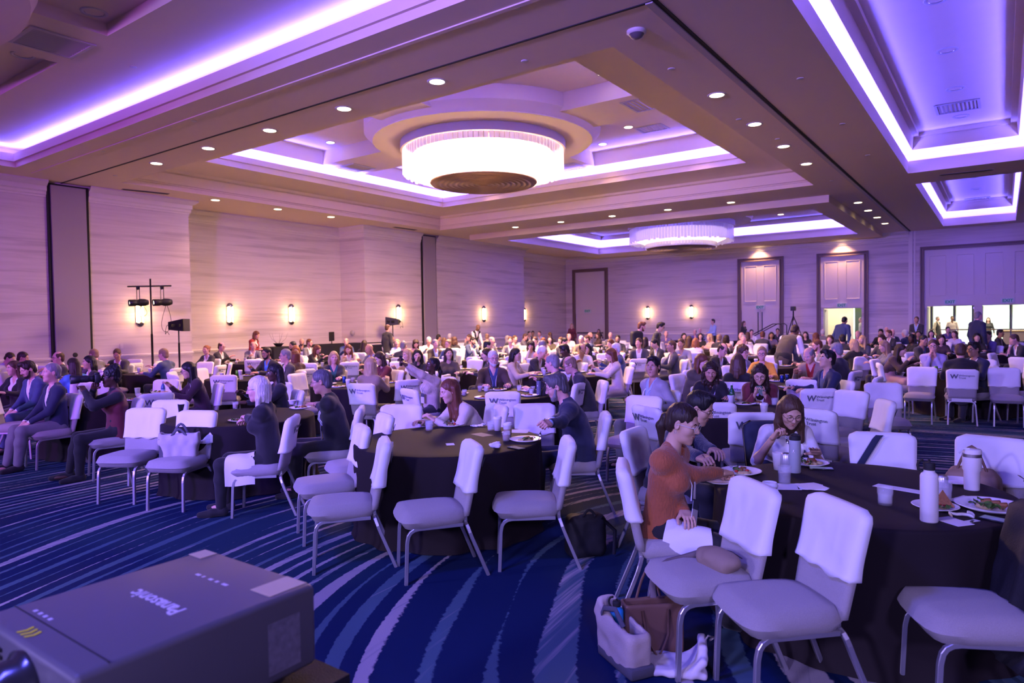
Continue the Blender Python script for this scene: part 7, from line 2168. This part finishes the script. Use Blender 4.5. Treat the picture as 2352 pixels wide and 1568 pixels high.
P = [[(np.clip(math.cos(a) * 1.45, -1, 1) * (.36 + .012 * w_ * math.sin(14 * a)), np.clip(math.sin(a) * 1.45, -1, 1) * (.36 + .012 * w_ * math.sin(14 * a)), z) for a in th] for z, w_ in ((.75, 0), (.5, .7), (.005, 1))]
b.grid(np.array(P), close_v=True); b.obj('skirt', M_BAGBK, t)

# ================================================================== STANDS BY THE LONG WALL
def tripod_base(t, r=.55, h=.55, m=M_BLACK):
    for k in range(3):
        a = k * 2 * PI / 3 + .4; b = MBd(); b.tube([(0, 0, h), (r * math.cos(a), r * math.sin(a), .01)], .014, 6); b.obj('leg', m, t)
M_BLK = mat('black_steel', (.015, .014, .016), .45)
M_SPOTL = mat('spot_lens_on', (1, .95, .8), .3, emit=(1, .90, .60), estr=7)
q = at_x(345, 640, -19.95)
t = thing('lighting_stand', 'black lighting stand with crossbar before the long wall', 'light stand', (q[0], q[1], 0))
tripod_base(t, .6, .6, M_BLK); zt_ = q[2]
b = MBd(); b.tube([(0, 0, .05), (0, 0, 1.6)], .032, 8); b.tube([(0, 0, 1.6), (0, 0, zt_)], .024, 8); b.obj('pole', M_BLK, t)
bz = at_x(345, 657, -19.95)[2]; rx = unit(A3(CR[0], CR[1], 0)); L0 = 49 * 21 / 1568
b = MBd(); b.tube([tuple(-rx * .66 + A3(0, 0, bz)), tuple(rx * .60 + A3(0, 0, bz))], .022, 8); b.obj('crossbar', M_BLK, t)
for k, (dx, lb) in enumerate(((-.36, 'spotlight on the crossbar, in front of the wall sconce'), (.33, 'spotlight on the crossbar beside the pole, with hanging cable'))):
    p = A3(q[0], q[1], 0) + rx * dx; s_ = thing('spotlight', lb, 'spotlight', (p[0], p[1], bz - .47))
    dv = unit(A3(-rx[0], -rx[1], 0) * .72 - A3(CF[0], CF[1], 0) * .7 + A3(0, 0, -.05)); up = A3(0, 0, 1); xx = unit(np.cross(dv, up)); zz = np.cross(xx, dv)
    Mo = Matrix(((xx[0], zz[0], dv[0], 0), (xx[1], zz[1], dv[1], 0), (xx[2], zz[2], dv[2], 0), (0, 0, 0, 1)))
    b = MBd(); b.lathe([(0, -.26), (.07, -.26), (.10, -.18), (.11, -.05), (.085, .02), (.085, .06), (.095, .07), (.095, .25), (.085, .25), (.08, .20)], 24, M=Mo); br = b.obj('barrel', M_BLK, s_)
    b = MBd(); b.lathe([(0, .215), (.05, .218), (.084, .21)], 24, M=Mo); b.obj('lens', M_SPOTL, br)
    b = MBd(); yk = xx * .13; b.tube([tuple(-yk), tuple(-yk + A3(0, 0, .34)), tuple(-yk * .85 + A3(0, 0, .38)), tuple(yk * .85 + A3(0, 0, .38)), tuple(yk + A3(0, 0, .34)), tuple(yk)], .010, 6); b.obj('yoke', M_BLK, s_)
    b = MBd(); b.rbox((0, 0, .43), (.04, .04, .055), .01, 1); b.obj('clamp', M_BLK, s_)
    b = MBd(); a = np.linspace(0, 1, 20); b.tube(np.stack([rx[0] * (.1 - .14 * np.sin(a * 6)), rx[1] * (.1 - .14 * np.sin(a * 6)), -.1 - .75 * np.sin(a * PI) * (1 if k else .4)], 1), .007, 5); b.obj('cable', M_BLK, s_)
    lamp('SPOT', 'spotlight_beam', tuple(p + dv * .3 + A3(0, 0, bz - .47)), (1, .9, .75), 250, direction=tuple(dv), size=.08, angle=26, blend=.3)
def speaker(px, pyc, X, wpx, label, slabel, flip=1):
    c = at_x(px, pyc, X); st = thing('speaker_stand', slabel, 'speaker stand', (c[0], c[1], 0)); tripod_base(st, .5, .55, M_BLK)
    b = MBd(); b.tube([(0, 0, .05), (0, 0, 1.3)], .03, 8); b.tube([(0, 0, 1.3), (0, 0, c[2] - .14)], .02, 8); b.obj('pole', M_BLK, st)
    t = thing('loudspeaker', label, 'loudspeaker', (c[0], c[1], c[2] - .15)); L = wpx
    dv = rx * flip; n_ = unit(A3(-CF[0], -CF[1], 0)); T = lambda a, d, z: tuple(dv * a + n_ * d + A3(0, 0, z))
    b = MBd(); v = [T(-L, -.16, .03), T(L, -.24, -.02), T(L, .24, -.02), T(-L, .16, .03), T(-L, -.16, .27), T(L, -.24, .36), T(L, .24, .36), T(-L, .16, .27)]
    b.add(v, [(0, 3, 2, 1), (4, 5, 6, 7), (0, 1, 5, 4), (2, 3, 7, 6), (1, 2, 6, 5), (3, 0, 4, 7)]); b.obj('cabinet', M_BLK, t, smooth=False)
    b = MBd(); b.add([T(L + .012, -.22, 0), T(L + .012, .22, 0), T(L + .012, .22, .34), T(L + .012, -.22, .34)], [(0, 1, 2, 3)]); b.obj('grille', M_DMETAL, t, smooth=False)
    for k in (-.04, .14):
        b = MBd(); b.rbox(T(k, .215, .16), (.05, .05, .05), .02, 1); b.obj('handle_cup', M_BLACK, t, smooth=False)
    b = MBd(); a = np.linspace(0, 1, 14); b.tube([T(-L - .05 - .12 * math.sin(u * PI), 0, .14 - .3 * u + .08 * math.sin(u * 9)) for u in a], .008, 5); b.obj('cable', M_BLK, t)
speaker(410, 748, -20.6, .24, 'black wedge loudspeaker beside the spotlights', 'black stand of the loudspeaker beside the spotlights')
speaker(902, 739, -21.0, .26, 'black wedge loudspeaker in front of a wall sconce', 'black stand of the loudspeaker in front of a wall sconce', -1)
# black draped tables with monitors in the recess
for px0, px1, Xd, lb in ((614, 668, -21.9, 'black draped table with a twig vase in the recessed bay'), (700, 905, -22.4, 'long black draped table with two monitors in the recessed bay')):
    a = at_x(px0, 800, Xd); c = at_x(px1, 800, Xd); t = thing('draped_table', lb, 'table', (Xd, (a[1] + c[1]) / 2, 0)); hw = (c[1] - a[1]) / 2
    b = MBd(); b.box(-.38, .38, -hw, hw, .98, 1.01); b.obj('top', M_BAGBK, t, smooth=False)
    n = 90; u = np.linspace(0, 1, n); per = [(-.38, -hw), (.38, -hw), (.38, hw), (-.38, hw), (-.38, -hw)]
    pts = []
    for (ax_, ay_), (bx_, by_) in zip(per, per[1:]):
        for k in np.linspace(0, 1, 24, endpoint=False): pts.append((ax_ + (bx_ - ax_) * k, ay_ + (by_ - ay_) * k))
    P = [[(x * (1 + .03 * w_ * math.sin(i * 1.9)), y + .02 * w_ * math.sin(i * 2.3), z) for i, (x, y) in enumerate(pts)] for z, w_ in ((1.0, 0), (.5, .8), (.006, 1))]
    b = MBd(); b.grid(np.array(P), close_v=True); b.obj('skirt', M_BAGBK, t)
for px, py, w_ in ((762, 785, .34), (868, 777, .26)):
    c = at_x(px, py, -22.3); t = thing('monitor', 'black monitor on the draped table' + (', wider of two' if w_ > .3 else ', smaller of two'), 'monitor', (c[0], c[1], 1.011), 0.6)
    b = MBd(); b.rbox((0, 0, .30), (.02, w_, .19), .01, 1); b.obj('screen_case', M_BLACK, t, smooth=False)
    b = MBd(); b.box(-.01, .01, -.03, .03, 0, .14); b.obj('stand_neck', M_BLACK, t, smooth=False)
    b = MBd(); b.rbox((0, 0, .008), (.09, .13, .007), .004, 1); b.obj('foot', M_BLACK, t, smooth=False)
c = at_x(640, 800, -21.9); t = thing('twig_vase', 'dark vase with bare twigs on a draped table', 'vase', (c[0], c[1], 1.011))
b = MBd(); b.lathe([(0, 0), (.10, 0), (.16, .08), (.20, .12), (.19, .12), (.1, .02)], 20); b.obj('vase', M_BLACK, t)
for k in range(5):
    b = MBd(); a = k * 1.3; b.tube([(0, 0, .05), (.15 * math.cos(a), .3 * math.sin(a), .28), (.2 * math.cos(a + .2), .42 * math.sin(a + .1), .5)], [.006, .005, .002], 5); b.obj('twig', M_DKWOOD, t)
# tripod camera and stair rail before the far wall
q = at_y(1822, 705, 37.6)
t = thing('camera_tripod', 'tall black tripod with a video camera before the far wall', 'tripod', (q[0], q[1], 0))
for k in range(3):
    a = k * 2 * PI / 3 + .5; b = MBd(); b.tube([(0, 0, q[2] - .45), (.75 * math.cos(a), .75 * math.sin(a), .01)], .022, 6); b.obj('leg', M_BLK, t)
b = MBd(); b.tube([(0, 0, q[2] - .7), (0, 0, q[2] - .2)], .035, 8); b.obj('centre_column', M_BLK, t)
b = MBd(); b.rbox((0, 0, q[2] - .08), (.10, .20, .12), .02, 1); b.obj('video_camera', M_BLK, t, smooth=False)
q = at_y(1775, 775, 35.6)
t = thing('stair_rail', 'black tubular stair rail before the closed double doors', 'railing', (q[0], q[1], 0))
for dy in (0, .9):
    b = MBd(); b.tube([(-1.35, dy, .02), (-1.3, dy, .75), (-1.2, dy, .86), (0, dy, 1.50), (.35, dy, 1.50), (.45, dy, 1.42), (.46, dy, .02)], .024, 6); b.obj('handrail', M_BLK, t)
